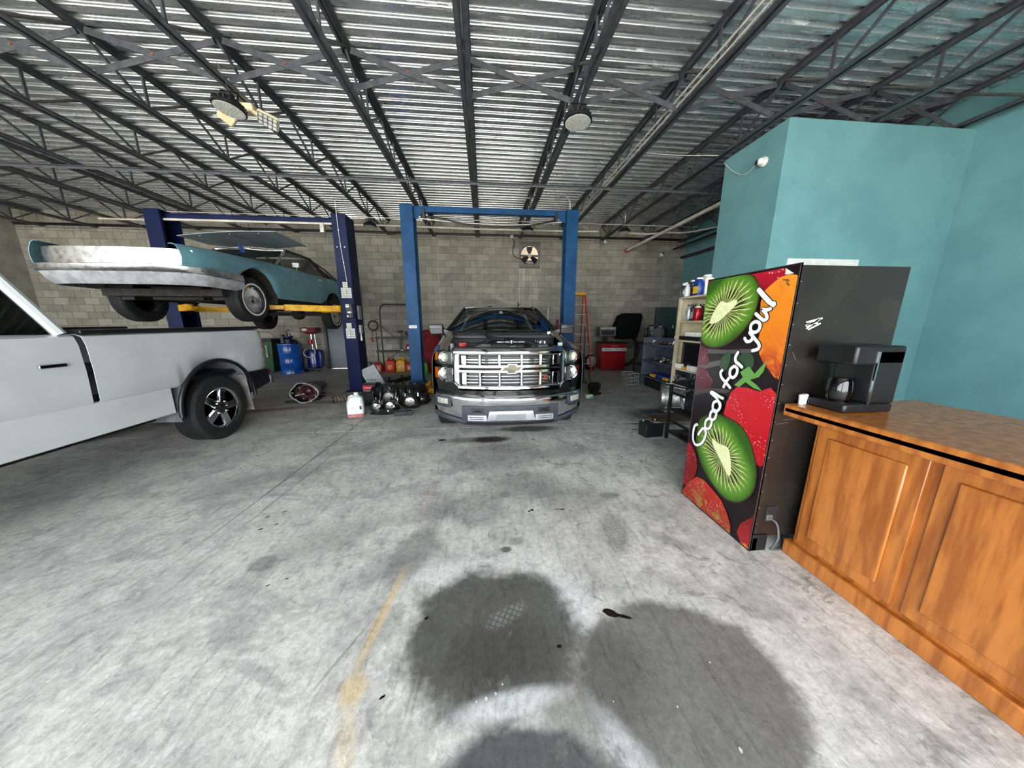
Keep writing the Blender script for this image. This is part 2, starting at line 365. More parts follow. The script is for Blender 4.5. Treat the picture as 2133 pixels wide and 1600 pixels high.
# ---- back wall: concrete blocks proud of recessed mortar
def block_material():
    t = NT('grey_concrete_block'); P = t.pos(); X, Y, Z = t.xyz(P)
    oi = t.n('ShaderNodeObjectInfo').outputs['Random']; ri = t.n('ShaderNodeNewGeometry').outputs['Random Per Island']
    rnd = t.math('FRACT', t.math('ADD', oi, ri))
    c = t.mix(rnd, lin((164,158,144)), lin((138,132,120)))
    n = t.noise(P, 3, 5, .6); m = t.noise(P, 45, 3, .7)
    c = t.mix(t.math('MULTIPLY', t.ramp(n, .45, .7), .5), c, lin((112,108,98)))
    c = t.mix(t.math('MULTIPLY', t.ramp(m, .5, .75), .35), c, lin((100,97,90)))
    # chalky run-off below the fan, and dark streaks below the beam
    s1 = t.math('MULTIPLY', t.ramp(X, .85, 1.25), t.ramp(X, 2.15, 1.8)); s1 = t.math('MULTIPLY', s1, t.ramp(Z, 1.0, 3.3)); s1 = t.math('MULTIPLY', s1, t.ramp(Z, 3.5, 3.3))
    st = t.ramp(t.noise(t.scale(P, 9, 1, .35), 1.6, 4, .6), .40, .62)
    c = t.mix(t.math('MULTIPLY', t.math('MULTIPLY', s1, st), .55), c, lin((196,190,178)))
    s2 = t.math('MULTIPLY', t.ramp(Z, 3.85, 4.2), t.ramp(t.noise(t.scale(P, 6, 1, .4), 1.4, 4, .6), .55, .68))
    c = t.mix(t.math('MULTIPLY', s2, .55), c, lin((70,66,60)))
    pale = t.math('MULTIPLY', t.ramp(t.noise(t.scale(P, 1, 1, 2.2), 1.3, 3, .5), .66, .74), .4)
    c = t.mix(pale, c, lin((190,186,174)))
    t.p(Base_Color=c, Roughness=.9, Specular_IOR_Level=.15); t.bump(m, .35, .006)
    return t.m
BLOCK = block_material()
MORTAR = M('grey_mortar', (112,108,99), (92,89,82), sc_=30, rough=.95, bump=.3)
FANX0, FANX1, FANZ0, FANZ1 = 1.19, 1.84, 3.34, 3.95
DRX0, DRX1, DRZ = -5.12, -4.20, 2.13
wall_back = bpy.data.objects.new('wall_back', None); COL.objects.link(wall_back); struct(wall_back); wall_back.location = (0, WY, 0)
m = B(); y0, y1 = .007, .2
for (a, b, c, d) in [(XL-.2, DRX0, 0, 4.9), (DRX0, DRX1, DRZ, 4.9), (DRX1, FANX0, 0, 4.9), (FANX0, FANX1, 0, FANZ0), (FANX0, FANX1, FANZ1, 4.9), (FANX1, XR+.2, 0, 4.9)]:
    m.bx(a, b, y0, y1, c, d)
m.obj('mortar', MORTAR, wall_back, smooth=0)
BW, BH, G = .4064, .2032, .011
cells = []
for r in range(24):
    z0 = r*BH; x = XL - (BW/2 if r % 2 else 0)
    while x < XR:
        a, b = max(x+G/2, XL), min(x+BW-G/2, XR); c, d = z0+G/2, z0+BH-G/2
        segs = [(a, b)]
        for (h0, h1, k0, k1) in ((FANX0-.02, FANX1+.02, FANZ0-.02, FANZ1+.02), (DRX0-.05, DRX1+.05, 0, DRZ+.05)):
            if d > k0+.02 and c < k1-.02:
                ns = []
                for (p, q) in segs:
                    if q <= h0 or p >= h1: ns.append((p, q))
                    else:
                        if p < h0: ns.append((p, h0))
                        if q > h1: ns.append((h1, q))
                segs = ns
        for (p, q) in segs:
            if q-p > .03: cells.append((p, q, c, d))
        x += BW
def seen(c):
    x, z = (c[0]+c[1])/2, (c[2]+c[3])/2
    hid = (z < 1.9 and -.75 < x < 1.9) or (z > 4.2) or (z < .25)
    return abs(x-.9)*.42+abs(z-2.75)+(3 if hid else 0)+(1.5 if x < -3.2 or x > 5.9 else 0)
cells.sort(key=seen)
meshes = {}
for (p, q, c, d) in cells[:300]:
    key = (round(q-p, 3), round(d-c, 3))
    if key not in meshes:
        o = B().bx(0, q-p, 0, .012, 0, d-c).obj('block', BLOCK, wall_back, smooth=0, loc=(p, 0, c)); meshes[key] = o.data
    else:
        o = bpy.data.objects.new('block', meshes[key]); COL.objects.link(o); o.parent = wall_back; o.location = (p, 0, c)
m = B()
for (p, q, c, d) in cells[300:]: m.bx(p, q, 0, .012, c, d)
o = m.obj('block_courses', BLOCK, wall_back, smooth=0); o['kind'] = 'stuff'

# steel back door with daylight under it
DOORG = M('grey_door_paint', (112,118,124), (100,106,112), sc_=2, rough=.5)
d1 = bpy.data.objects.new('door_1', None); COL.objects.link(d1); struct(d1); d1.location = (0, WY, 0)
B().bx(DRX0+.05, DRX1-.05, .06, .10, .022, DRZ-.05).obj('door_leaf', DOORG, d1, bevel=.004)
B().bx(DRX0, DRX0+.05, -.02, .2, 0, DRZ).bx(DRX1-.05, DRX1, -.02, .2, 0, DRZ).bx(DRX0+.05, DRX1-.05, -.02, .2, DRZ-.05, DRZ).obj('door_frame', M('dark_door_frame', (70,74,80)), d1, bevel=.004)
B().cyl((DRX1-.12, .06, 1.02), (DRX1-.12, .0, 1.02), .012).cyl((DRX1-.12, .0, 1.02), (DRX1-.24, -.0, 1.02), .011).obj('door_handle', CHROME, d1)

# ---- side walls, office block in teal, left end wall, front wall with the open bays
TEALZ = 4.13
struct(B().bx(4.0, XR, 4.16, 5.23, 0, TEALZ).obj('wall_right', TEAL, None, bevel=.006))
struct(B().bx(XR+.002, XR+.2, FRONTY-.2, WY+.2, 0, 4.9).obj('wall_right_side', TEAL, None, smooth=0))
struct(B().bx(XL-.2, XL, FRONTY, WY, 0, 4.9).obj('wall_left', M('grey_end_wall', (150,146,136), (132,128,118), sc_=3, rough=.9), None, smooth=0))
m = B(); edges = [XL]+[v for b in BAYS for v in b]+[XR+.2]
for i in range(0, len(edges), 2): m.bx(edges[i], edges[i+1], FRONTY-.2, FRONTY, 0, BAYH)
m.bx(XL, XR+.2, FRONTY-.2, FRONTY, BAYH, 4.9)
struct(m.obj('wall_front', M('pale_front_wall', (196,194,186), (180,178,170), sc_=3, rough=.9), None, smooth=0))
# white-cased office door on the bright face
WTRIM = M('white_gloss_trim', (232,232,228), (218,218,214), rough=.35)
d2 = bpy.data.objects.new('door_2', None); COL.objects.link(d2); struct(d2); d2.location = (4.3, 4.16, 0)
m = B()
for k, (w, dp) in enumerate(((.0, .022), (.03, .032))):
    i = w; m.bx(i, .10, -dp, 0, 0, 2.41-i).bx(1.02, 1.12-i, -dp, 0, 0, 2.41-i).bx(.10, 1.02, -dp, 0, 2.31, 2.41-i)
m.obj('door_casing', WTRIM, d2, bevel=.004)
B().bx(.10, 1.02, -.012, 0, .01, 2.31).obj('door_leaf', M('white_door', (224,224,220)), d2)
m = B()
for (a, b, c, d) in ((.2, .52, .25, 1.0), (.6, .92, .25, 1.0), (.2, .52, 1.15, 2.1), (.6, .92, 1.15, 2.1)): m.bx(a, b, -.02, -.012, c, d)
m.obj('door_panels', MATS['white_door'], d2, bevel=.006)
B().ell((.18, -.05, 1.0), (.03, .03, .03)).cyl((.18, -.012, 1.0), (.18, -.05, 1.0), .012).obj('door_knob', CHROME, d2)

# ---- galvanised roof deck in sheets of six ribs
def deck_material():
    t = NT('galvanised_deck'); P = t.pos()
    n = t.noise(t.scale(P, .5, 3, 1), 2.2, 5, .6); m = t.noise(t.scale(P, 1.1, 11, 3), 2.0, 5, .7, .4); sp = t.noise(P, 40, 2, .6)
    c = t.mix(t.ramp(n, .4, .65), lin((222,225,226)), lin((184,190,193)))
    c = t.mix(t.math('MULTIPLY', t.ramp(sp, .4, .65), .35), c, lin((166,172,176)))
    X, Y, Z = t.xyz(P)
    # chalky white rust where the roof has leaked, mostly over the front bays
    wr = t.math('MULTIPLY', t.math('MULTIPLY', t.ramp(m, .58, .66), t.ramp(Y, 6.5, 3.6)), t.ramp(X, -2.5, 1.5, .35, 1.0))
    c = t.mix(wr, c, lin((214,220,222)))
    t.p(Base_Color=c, Metallic=t.math('MULTIPLY_ADD', wr, -.6, .72), Roughness=t.math('MULTIPLY_ADD', wr, .45, t.math('MULTIPLY_ADD', n, .18, .18)))
    return t.m
DECK = deck_material()
ceiling = bpy.data.objects.new('ceiling', None); COL.objects.link(ceiling); struct(ceiling); ceiling.location = (0, 0, DECKZ)
RIB = .1524
prof = []
for k in range(6):
    b = k*RIB; prof += [(b, 0), (b+.066, 0), (b+.086, .040), (b+.128, .040), (b+.136, .0355), (b+.142, .024), (b+.1458, .0085), (b+.1492, .0015)]
prof.append((6*RIB, 0))
prof = [(a, h) for a, h in prof]
mb = B(); n = len(prof)
mb.add([(XL, a, h) for a, h in prof]+[(XR+.1, a, h) for a, h in prof], [(i, i+1, n+i+1, n+i) for i in range(n-1)])
first = None; yy = FRONTY-.05
while yy < WY:
    if first is None: first = mb.obj('deck_sheet', DECK, ceiling, smooth=0, loc=(0, yy, 0), fix=False)
    else: dupe(first, ceiling, (0, yy, 0))
    yy += 6*RIB
B().bx(XL-.2, XR+.3, FRONTY-.3, WY+.3, .05, .12).obj('roof_light_block', M('light_block_board', (120,118,112)), ceiling, smooth=0)  # unseen slab over the deck, added to block light from above
m = B()
for k in range(230):
    x = R.uniform(-7.5, 5.5); y = R.choice([3.3, 3.9, 4.5, 5.1, 5.7, 6.3, 6.9, 7.6, 8.3, 9.0])+R.choice((0, .03)); L = R.uniform(.02, .045)
    m.cyl((x, y, -L), (x, y, .0), .0022, n=5)
o = m.obj('screw_tips', M('rusty_screw', (140,52,30), (70,40,30), rough=.7), ceiling); o['kind'] = 'stuff'

# ---- open-web steel joists
JX = lambda k: -.155+1.345*k
TC, BC = DECKZ-.005, 4.15
def chord(z_up, z_dn, flip):
    m = B()
    for s in (-1, 1):
        g, w, th = .012, .052, .007
        zf = z_dn if flip else z_up
        m.bx(min(s*g, s*(g+th)), max(s*g, s*(g+th)), FRONTY, WY-.01, z_dn, z_up)
        if flip: m.bx(min(s*g, s*(g+w)), max(s*g, s*(g+w)), FRONTY, WY-.01, z_dn, z_dn+th)
        else: m.bx(min(s*g, s*(g+w)), max(s*g, s*(g+w)), FRONTY, WY-.01, z_up-th, z_up)
    return m
ORD = {1: 'first', 2: 'second', 3: 'third', 4: 'fourth', 5: 'fifth', 6: 'sixth', 7: 'seventh', 8: 'eighth', 9: 'ninth'}
jname = lambda k: 'centre joist' if k == 0 else f'{ORD[abs(k)]} joist {"right" if k > 0 else "left"} of centre'
proto = {}
PAN = 1.22
for k in range(-9, 6):
    lb = 'dark steel roof joist running straight up the middle of the ceiling' if k == 0 else f'dark open-web steel roof joist, {ORD[abs(k)]} to the {"right" if k > 0 else "left"} of the middle one'
    j = thing('roof_joist', lb, 'joist', (JX(k), 0, BC), 0, 'steel roof joists')
    def part(nm, build, mat, y=0.0):
        if nm not in proto: proto[nm] = build().obj(nm.split('/')[0], mat, j, smooth=30, loc=(0, y, 0))
        else: dupe(proto[nm], j, (0, y, 0))
    part('top_chord', lambda: chord(TC-BC, TC-BC-.052, False), STEEL)
    part('bottom_chord', lambda: chord(.052, 0, True), STEEL)
    y = FRONTY+.3
    zt, zb = TC-BC-.03, .03
    while y < WY-.2:
        part('web_bar/v', lambda: B().beam((0, 0, zb), (0, 0, zt), .03, .02, up=(1, 0, 0)), STEEL, y)
        part('web_bar/a', lambda: B().beam((0, 0, zb), (0, -PAN/2, zt), .028, .022, up=(1, 0, 0)), STEEL, y)
        part('web_bar/b', lambda: B().cyl((0, 0, zb), (0, PAN/2-.03, zt), .016, n=8), STEELG, y)
        y += PAN
# ---- X bracing between joists and the long bridging bar
for k in range(-9, 5):
    a, b = JX(k), JX(k+1); yb = 4.24
    cx = (a+b)/2
    nm = (lambda q: 'middle joist' if q == 0 else f'{ORD[abs(q)]} joist {"right" if q > 0 else "left"}')
    c = thing('cross_brace', f'X of dark angle bars bracing the {nm(k)} to the {nm(k+1)}', 'brace', (cx, yb, BC), 0, 'X bracing between joists')
    hw = (b-a)/2-.05
    def angle(p0, p1):
        m = B().beam(p0, p1, .007, .064).beam((p0[0], p0[1]+.03, p0[2]+.03), (p1[0], p1[1]+.03, p1[2]+.03), .06, .007)
        return m
    angle((-hw, 0, TC-BC-.04), (hw, 0, .035)).obj('angle_bar', STEEL, c, smooth=0)
    angle((-hw, .02, .035), (hw, .02, TC-BC-.04)).obj('angle_bar', STEEL, c, smooth=0)
    B().cyl((0, -.012, (TC-BC)/2), (0, .035, (TC-BC)/2), .012, n=6).obj('bolt', M('rusty_bolt', (178,96,44), (120,60,30), rough=.7), c)
o = B().bx(JX(-9)-.4, XR-.1, 6.40, 6.44, 4.135, 4.142).bx(JX(-9)-.4, XR-.1, 6.436, 6.443, 4.10, 4.135).obj('bridging_bar', STEEL, None, smooth=0)
tag(o, 'long thin steel bar crossing under all the joists halfway back', 'bar')
struct(B().bx(XL, XR, WY-.06, WY-.005, 4.235, 4.25).bx(XL, XR, WY-.014, WY-.005, 4.19, 4.25).obj('trim_1', M('black_ledger_angle', (30,28,28)), None, smooth=0))
struct(B().bx(XL, XR, WY-.03, WY-.004, 4.125, 4.15).obj('trim_2', M('grey_wall_conduit', (126,122,114)), None, smooth=0))
# ================================================================== TWO-POST LIFTS
def post_section(w, d, t=.014, lip=.055, side=1):
    """C channel in plan, open towards +x when side=1; front face at y=0"""
    p = [(0, 0), (w, 0), (w, lip), (w-t, lip), (w-t, t), (t, t), (t, d-t), (w-t, d-t), (w-t, d-lip), (w, d-lip), (w, d), (0, d)]
    return p if side == 1 else [(-x, y) for x, y in p]
HOSE = M('black_hose', (18,18,19), (28,28,30), rough=.5)
CABLE = M('white_cable', (222,220,214), (200,198,190), rough=.5)
def bar_text(m, x0, z0, w, h, rows, rnd, y):
    for r in range(rows):
        x = x0
        while x < x0+w-.004:
            L = rnd.uniform(.005, .016); m.bx(x, min(x+L, x0+w), y-.0006, y, z0+h*(r+.25)/rows, z0+h*(r+.7)/rows); x += L+.004

# ---- centre lift, light blue
CLX0, CLX1, CLY, CLH = -1.647, 2.027, 6.753, 3.82
lift = thing('two_post_lift', 'light blue two-post car lift straddling the black pickup', 'car lift', (.19, CLY, 0))
L = lambda x: x-.19
for side, x in ((1, CLX0), (-1, CLX1)):
    p = sub('post', lift, (L(x), 0, 0))
    B().prism(post_section(.255, .32, side=side), .02, CLH).obj('column', LIFTB, p, smooth=20, bevel=.004)
    B().bx(-.06 if side == 1 else -.34, .34 if side == 1 else .06, -.10, .42, 0, .02).obj('base_plate', LIFTB, p, bevel=.004)
    a, b = (.255, .42) if side == 1 else (-.255, -.42)
    B().prism([(a, .02), (b, .02), (a, .23)], .02, .032, axis='y').obj('gusset', LIFTB, p)
    B().prism([(a, .02), (b, .02), (a, .23)], .285, .297, axis='y').obj('gusset', LIFTB, p)
    s = side
    B().bx(min(s*.03, s*.235), max(s*.03, s*.235), .04, .28, .10, 1.0).obj('carriage', BLACKP, p, bevel=.01)
    B().cyl((s*.12, .10, 1.0), (s*.12, .10, 3.5), .022, n=10).obj('cylinder_rod', GREASY, p)
    B().tube([(s*.20, .2, 1.0), (s*.2, .2, 3.7)], .006, 6).obj('steel_cable', STEELG, p)
    B().bx(min(0, s*.255), max(0, s*.255), 0, .32, CLH, CLH+.012).obj('top_cap', LIFTB, p, bevel=.003)
    for k, z in enumerate((3.74, 3.66, .25, .15)):
        B().cyl((s*.13, -.008, z), (s*.13, .002, z), .012, n=6).obj('bolt', LIFTB, p)
    if side == 1:
        B().bx(.035, .20, -.003, 0, 1.395, 1.455).obj('sticker', WHITEL, p)
        m = B(); bar_text(m, .05, 1.41, .135, .03, 1, random.Random(3), -.003); m.obj('sticker_print', INK, p)
        B().bx(-.012, 0, .06, .16, 1.62, 1.86).obj('side_plate', LIFTB, p, bevel=.003)
B().bx(L(CLX0+.10), L(CLX1-.10), .11, .21, 3.735, 3.84).bx(L(CLX0+.10), L(CLX1-.10), .10, .22, 3.835, 3.847).obj('overhead_beam', LIFTB, lift, bevel=.004)
for x, s in ((CLX0+.255, 1), (CLX1-.255, -1)):
    B().prism([(0, 3.80), (s*.19, 3.80), (s*.19, 3.74), (s*.07, 3.60), (0, 3.60)], .085, .10, axis='y', m=T((L(x), 0, 0))).obj('bracket', LIFTB, lift)
for x in (-1.20, 1.57):
    B().bx(L(x)-.03, L(x)+.03, .08, .235, 3.62, 3.80).obj('hanger', BLACKP, lift, bevel=.004)
B().tube(smoothpath([(L(-1.15), .06, 3.64), (L(-.8), .06, 3.60), (L(-.3), .06, 3.50), (L(.3), .06, 3.475), (L(.9), .06, 3.51), (L(1.3), .06, 3.58), (L(1.55), .08, 3.64)], 6), .016, 8).obj('shutoff_bar', BLACKP, lift)
B().tube(smoothpath([(L(-1.35), .12, 3.62), (L(-.6), .15, 3.57), (L(.6), .16, 3.55), (L(1.7), .12, 3.62)], 8), .008, 6).obj('hydraulic_hose', CABLE, lift)
def arm(name, parent, mat, p0, p1, p2, z, w=.095, h=.085):
    a = sub(name, parent)
    B().beam((*p0, z), (*p1, z), w, h).obj('arm_outer', mat, a, bevel=.006)
    B().beam((*p1, z+.003), (*p2, z+.003), w*.72, h*.7).obj('arm_inner', mat, a, bevel=.005)
    B().cyl((*p2, z+.01), (*p2, z+.05), .03).cyl((*p2, z+.05), (*p2, z+.075), .055).obj('lift_pad', RUBBER, a)
    B().cyl((*p0, z-.06), (*p0, z+.07), .05).obj('pivot', mat, a)
    return a
arm('lift_arm', lift, LIFTY, (L(-1.30), .05), (L(-1.14), -.42), (L(-1.02), -.60), .10)
arm('lift_arm', lift, LIFTY, (L(-1.30), .27), (L(-1.18), .85), (L(-.95), 1.2), .10)
arm('lift_arm', lift, LIFTB, (L(1.68), .05), (L(1.62), -.35), (L(1.42), -.52), .10)
arm('lift_arm', lift, LIFTB, (L(1.68), .27), (L(1.62), .85), (L(1.4), 1.2), .10)

# ---- left lift, navy, holding the old coupe up
DLX, DLY, DLH, DLW = -3.03, 6.877, 3.64, .28
lift2 = thing('two_post_lift', 'navy blue two-post car lift with yellow arms holding up the old coupe', 'car lift', (-4.6, DLY, 0))
L2 = lambda x: x+4.6
ARMZ = 1.80
for side, x in ((-1, DLX+DLW), (1, -6.45)):
    p = sub('post', lift2, (L2(x), 0, 0)); s = side
    B().prism(post_section(DLW, .42, side=side), .02, DLH).obj('column', LIFTD, p, smooth=20, bevel=.005)
    B().bx(-.06 if s == 1 else -.34, .34 if s == 1 else .06, -.08, .5, 0, .02).obj('base_plate', LIFTD, p, bevel=.004)
    B().bx(min(s*.03, s*.26), max(s*.03, s*.26), .05, .37, ARMZ-.1, ARMZ+.75).obj('carriage', BLACKP, p, bevel=.01)
    B().bx(min(0, s*DLW), max(0, s*DLW), 0, .42, DLH, DLH+.012).obj('top_cap', LIFTD, p, bevel=.003)
    if side == -1:
        for xx in (-.22, -.07):
            B().cyl((xx, -.006, 3.03), (xx, .002, 3.03), .013, n=8).obj('bolt', WHITEP, p)
        B().tube(smoothpath([(-.16, -.01, DLH+.25), (-.155, -.012, 3.4), (-.14, -.012, 3.0), (-.11, -.012, 2.6), (-.095, -.012, 2.36)], 5), .0065, 6).obj('power_cord', CABLE, p)
        for z in (3.34, 2.72): B().bx(-.165 if z > 3 else -.128, -.14 if z > 3 else -.105, -.02, 0, z, z+.02).obj('cord_clip', CABLE, p)
        rnd = random.Random(5)
        def decal(x0, x1, z0, z1, rows=2):
            o = B().bx(x0, x1, -.003, 0, z0, z1).obj('warning_decal', WHITEL, p)
            m = B(); bar_text(m, x0+.008, z0+.004, x1-x0-.016, z1-z0-.008, rows, rnd, -.0031); m.obj('decal_print', INK, o)
        z = 2.345
        for (w, rws) in (((.19, .095), 1), ((.19, .095), 1)):
            decal(-w[0], -w[1], z-.052, z, 2); z -= .058
        for r in range(4):
            h = .052 if r < 3 else .028
            decal(-.235, -.135, z-h, z); decal(-.125, -.03, z-h, z); z -= h+.007
        z = 1.50
        for r in range(2): decal(-.20, -.10, z-.05, z); z -= .056
        for r in range(4):
            h = .052 if r < 3 else .032
            decal(-.225, -.145, z-h, z); decal(-.135, -.04, z-h, z); z -= h+.007
        cb = B().bx(-.17, -.02, -.05, 0, 1.60, 1.90).obj('control_box', BLACKP, p, bevel=.012)
        B().bx(-.16, -.09, -.054, -.05, 1.83, 1.895).obj('red_topped_label', WHITEL, cb)
        B().bx(-.155, -.095, -.0548, -.054, 1.868, 1.882).obj('label_stripe', REDP, cb)
        B().bx(-.13, -.06, -.054, -.05, 1.715, 1.745).obj('label_plate', WHITEL, cb)
        B().cyl((-.055, -.05, 1.76), (-.045, -.075, 1.87), .009).obj('release_lever', CHROME, cb)
        B().ell((-.075, -.06, 1.645), (.016, .016, .016)).obj('push_button', CHROME, cb)
        B().bx(-.15, -.12, -.053, -.05, 1.63, 1.66).obj('label_plate', WHITEL, cb)
        pu = B().bx(0, .055, .10, .26, 1.58, 1.88).obj('power_unit', GREYP, p, bevel=.015)
        B().bx(.055, .085, .12, .22, 1.57, 1.86).obj('power_unit_cover', BLACKP, pu, bevel=.008)
        B().bx(0, .045, .12, .22, 1.28, 1.46).obj('switch_box', M('pale_grey_box', (190,190,186)), p, bevel=.006)
        B().cyl((.02, .16, 1.12), (.02, .16, 1.28), .02, .012).obj('pull_handle', WHITEP, p)
    else:
        B().bx(0, .05, .08, .3, 1.2, 1.6).obj('power_unit', GREYP, p, bevel=.015)
B().bx(L2(-6.3), L2(DLX), .12, .24, 3.50, 3.60).bx(L2(-6.3), L2(DLX), .10, .26, 3.595, 3.607).obj('overhead_beam', LIFTD, lift2, bevel=.004)
B().cyl((L2(-6.2), .09, 3.49), (L2(DLX), .09, 3.49), .022, n=10).obj('padded_shutoff_bar', PVC, lift2)
B().bx(L2(-3.29), L2(-3.21), .05, .10, 3.32, 3.50).obj('limit_switch', M('pale_switch', (206,204,190)), lift2, bevel=.006)
arm('lift_arm', lift2, LIFTY, (L2(-3.10), .04), (L2(-3.86), -.50), (L2(-4.05), -.62), ARMZ, .12, .12)
arm('lift_arm', lift2, LIFTY, (L2(-3.10), .36), (L2(-3.75), .75), (L2(-3.98), .95), ARMZ, .12, .12)
arm('lift_arm', lift2, LIFTY, (L2(-6.15), .04), (L2(-5.5), -.52), (L2(-5.28), -.68), ARMZ, .12, .12)
arm('lift_arm', lift2, LIFTY, (L2(-6.15), .36), (L2(-5.5), .75), (L2(-5.25), .95), ARMZ, .12, .12)
# ================================================================== BLACK PICKUP
PAINT = M('black_car_paint', (9,9,10), (14,14,15), rough=.10, coat=1.0, rr=.02, sc_=3)
BAYB = M('engine_bay_black', (26,26,27), (12,12,13), rough=.55, sc_=16, bump=.25)
VAL = M('slate_plastic', (54,59,68), (44,49,57), rough=.5)
SILV = M('silver_skid_paint', (198,200,204), (176,178,182), rough=.3, metal=.5)
LENS = glass('clear_lamp_lens', (.95, .97, .98), .9)
AMBER = M('amber_lens', (236,120,18), (196,84,8), rough=.2, sc_=30, bump=.4)
TINT = glass('tinted_windscreen', (.52, .60, .58), 3.2)
TINTS = glass('dark_side_glass', (.16, .18, .18), 1.2)
CABIN = M('dark_cabin_trim', (40,42,44), (28,30,32), rough=.7)
CABINL = M('pale_cabin_trim', (150,158,154), (128,136,132), rough=.8)
LAMPW = M('lamp_reflector', (226,226,214), (190,190,176), rough=.16, metal=.55, sc_=40, bump=.5)
DARKM = M('smoked_lamp_housing', (58,58,58), (34,34,34), rough=.25, metal=.5)
def wheel(parent, loc, Rr, w, rimr, side, spokes=5, ww=False, name='wheel', rimmat=None, steel=False, dark=None):
    """side=+1: outer face towards +x"""
    wh = sub(name, parent, loc, (0, PI/2*side, 0))
    h = w/2
    prof = [(rimr, -h*.80), (rimr+.02, -h*.95), (Rr*.80, -h), (Rr*.93, -h*.93), (Rr*.985, -h*.78)]
    for k in range(-3, 4):
        z = k*h*.22
        prof += [(Rr, z-h*.085), (Rr, z+h*.06), (Rr-.011, z+h*.07), (Rr-.011, z+h*.125)]
    prof = prof[:-2]+[(Rr*.985, h*.78), (Rr*.93, h*.93), (Rr*.80, h), (rimr+.02, h*.95), (rimr, h*.80)]
    B().lathe(prof, 40, cap=False).obj('tyre', RUBBER, wh, smooth=25)
    if ww: B().lathe([(rimr+.03, h*.985), (rimr+.034, h*1.005), (rimr+.055, h*1.012), (rimr+.059, h*.99)], 40, cap=False).obj('whitewall', WHITEP, wh)
    rm = rimmat or CHROME
    B().lathe([(rimr, -h*.8), (rimr-.015, -h*.75), (rimr-.03, 0), (rimr-.02, h*.72), (rimr, h*.82), (rimr+.008, h*.84), (rimr+.006, h*.75)], 36, cap=False).obj('rim_barrel', rm, wh)
    B().lathe([(rimr-.02, -h*.1), (.02, -h*.1)], 28).obj('brake_disc', GREASY, wh)
    if steel:
        B().lathe([(rimr-.005, h*.7), (rimr*.86, h*.55), (rimr*.80, h*.42), (rimr*.74, h*.62), (rimr*.52, h*.66), (rimr*.40, h*.5), (rimr*.30, h*.78), (rimr*.2, h*.86), (.004, h*.9)], 36).obj('hubcap', rm, wh)
        for k in range(20):
            a = 2*PI*k/20; B().beam((rimr*.78*math.cos(a), rimr*.78*math.sin(a), h*.57), (rimr*.90*math.cos(a), rimr*.90*math.sin(a), h*.68), .016, .01).obj('hubcap_slot', DARKM, wh)
    else:
        m = B(); d = B()
        for k in range(spokes):
            a = 2*PI*k/spokes+.3; c, s_ = math.cos(a), math.sin(a)
            def q(r, o, z): return (r*c-o*s_, r*s_+o*c, z)
            hw0, hw1 = rimr*.20, rimr*.15
            m.loft([[q(rimr*.22, -hw0, h*.55), q(rimr*.22, hw0, h*.55), q(rimr*.22, hw0*.7, h*.80), q(rimr*.22, -hw0*.7, h*.80)],
                    [q(rimr*.97, -hw1*1.5, h*.50), q(rimr*.97, hw1*1.5, h*.50), q(rimr*.97, hw1*1.1, h*.76), q(rimr*.97, -hw1*1.1, h*.76)]])
        o = m.obj('spokes', rm, wh, bevel=.006)
        B().lathe([(rimr*.30, h*.4), (rimr*.30, h*.78), (rimr*.24, h*.86), (.004, h*.86)], 24).obj('centre_cap', dark or DARKM, wh)
        for k in range(8):
            a = 2*PI*k/8; B().cyl((rimr*.34*math.cos(a), rimr*.34*math.sin(a), h*.5), (rimr*.34*math.cos(a), rimr*.34*math.sin(a), h*.90), .011, n=6).obj('lug_nut', rm, wh)
    return wh

def well(r, d, parent, loc, s, mat, name='wheel_well', a0=-.15, a1=PI+.15):
    n = 20; m = B()
    m.loft([[(x, r*math.cos(a0+(a1-a0)*i/n), r*math.sin(a0+(a1-a0)*i/n)) for i in range(n+1)] for x in (0, -s*d)], closed_ring=False, cap=False)
    m.add([(-s*d, r*math.cos(a0+(a1-a0)*i/n), r*math.sin(a0+(a1-a0)*i/n)) for i in range(n+1)], [tuple(range(n+1))])
    o = m.obj(name, mat, parent, loc=loc); return o
truck = thing('pickup_truck', 'black crew-cab pickup truck with chrome grille parked under the light blue lift, hood off', 'truck', (.31, 3.55, 0))
TK = truck
def bp(x):
    t = min(abs(x), 1.0); return .42*(1-max(0.0, 1-t**2.6)**.6)
def gp(x): return .05+.11*(x/.7)**2
def xs(x0, x1, n): return [x0+(x1-x0)*i/n for i in range(n+1)]
def strip(fn, x0, x1, sec, n=24, closed=True):
    """cross-section [(dy,z)] carried along the plan curve fn; dy or z may be functions of x"""
    ev = lambda v, x: v(x) if callable(v) else v
    m = B(); m.loft([[(x, fn(x)+ev(dy, x), ev(z, x)) for dy, z in sec] for x in xs(x0, x1, n)], closed_ring=closed, cap=closed)
    return m
# bumper
def bump_uv(u):
    if abs(u) <= 1: return (u, bp(u))
    return (math.copysign(1.0, u), .42+(abs(u)-1)*1.0)
bt = lambda u: .632+.035*min(1, abs(u))**2
bb = lambda u: .318 if abs(u) < .58 else .318+.085*min(1, (abs(u)-.58)/.40)
us = [-1.14, -1.07, -1.0, -.985, -.965, -.94, -.90, -.85]+[-.8+.1*i for i in range(17)]+[.85, .90, .94, .965, .985, 1.0, 1.07, 1.14]
m = B(); rings = []
for u in us:
    x, y = bump_uv(u); nx = 0
    t, b_ = bt(u), bb(u)
    def P(v, off):
        return (x-math.copysign(off*.6, u) if abs(u) > .95 else x, y+off, b_+(t-b_)*v)
    rings.append([P(0, .07), P(0, .03), P(.10, .008), P(.35, -.014), P(.6, -.032), P(.86, -.046), P(.95, -.04), P(1.0, -.012), P(1.0, .09)])
m.loft(rings, closed_ring=False, cap=False)
m.obj('front_bumper', CHROME, TK, smooth=50, solid=.004)
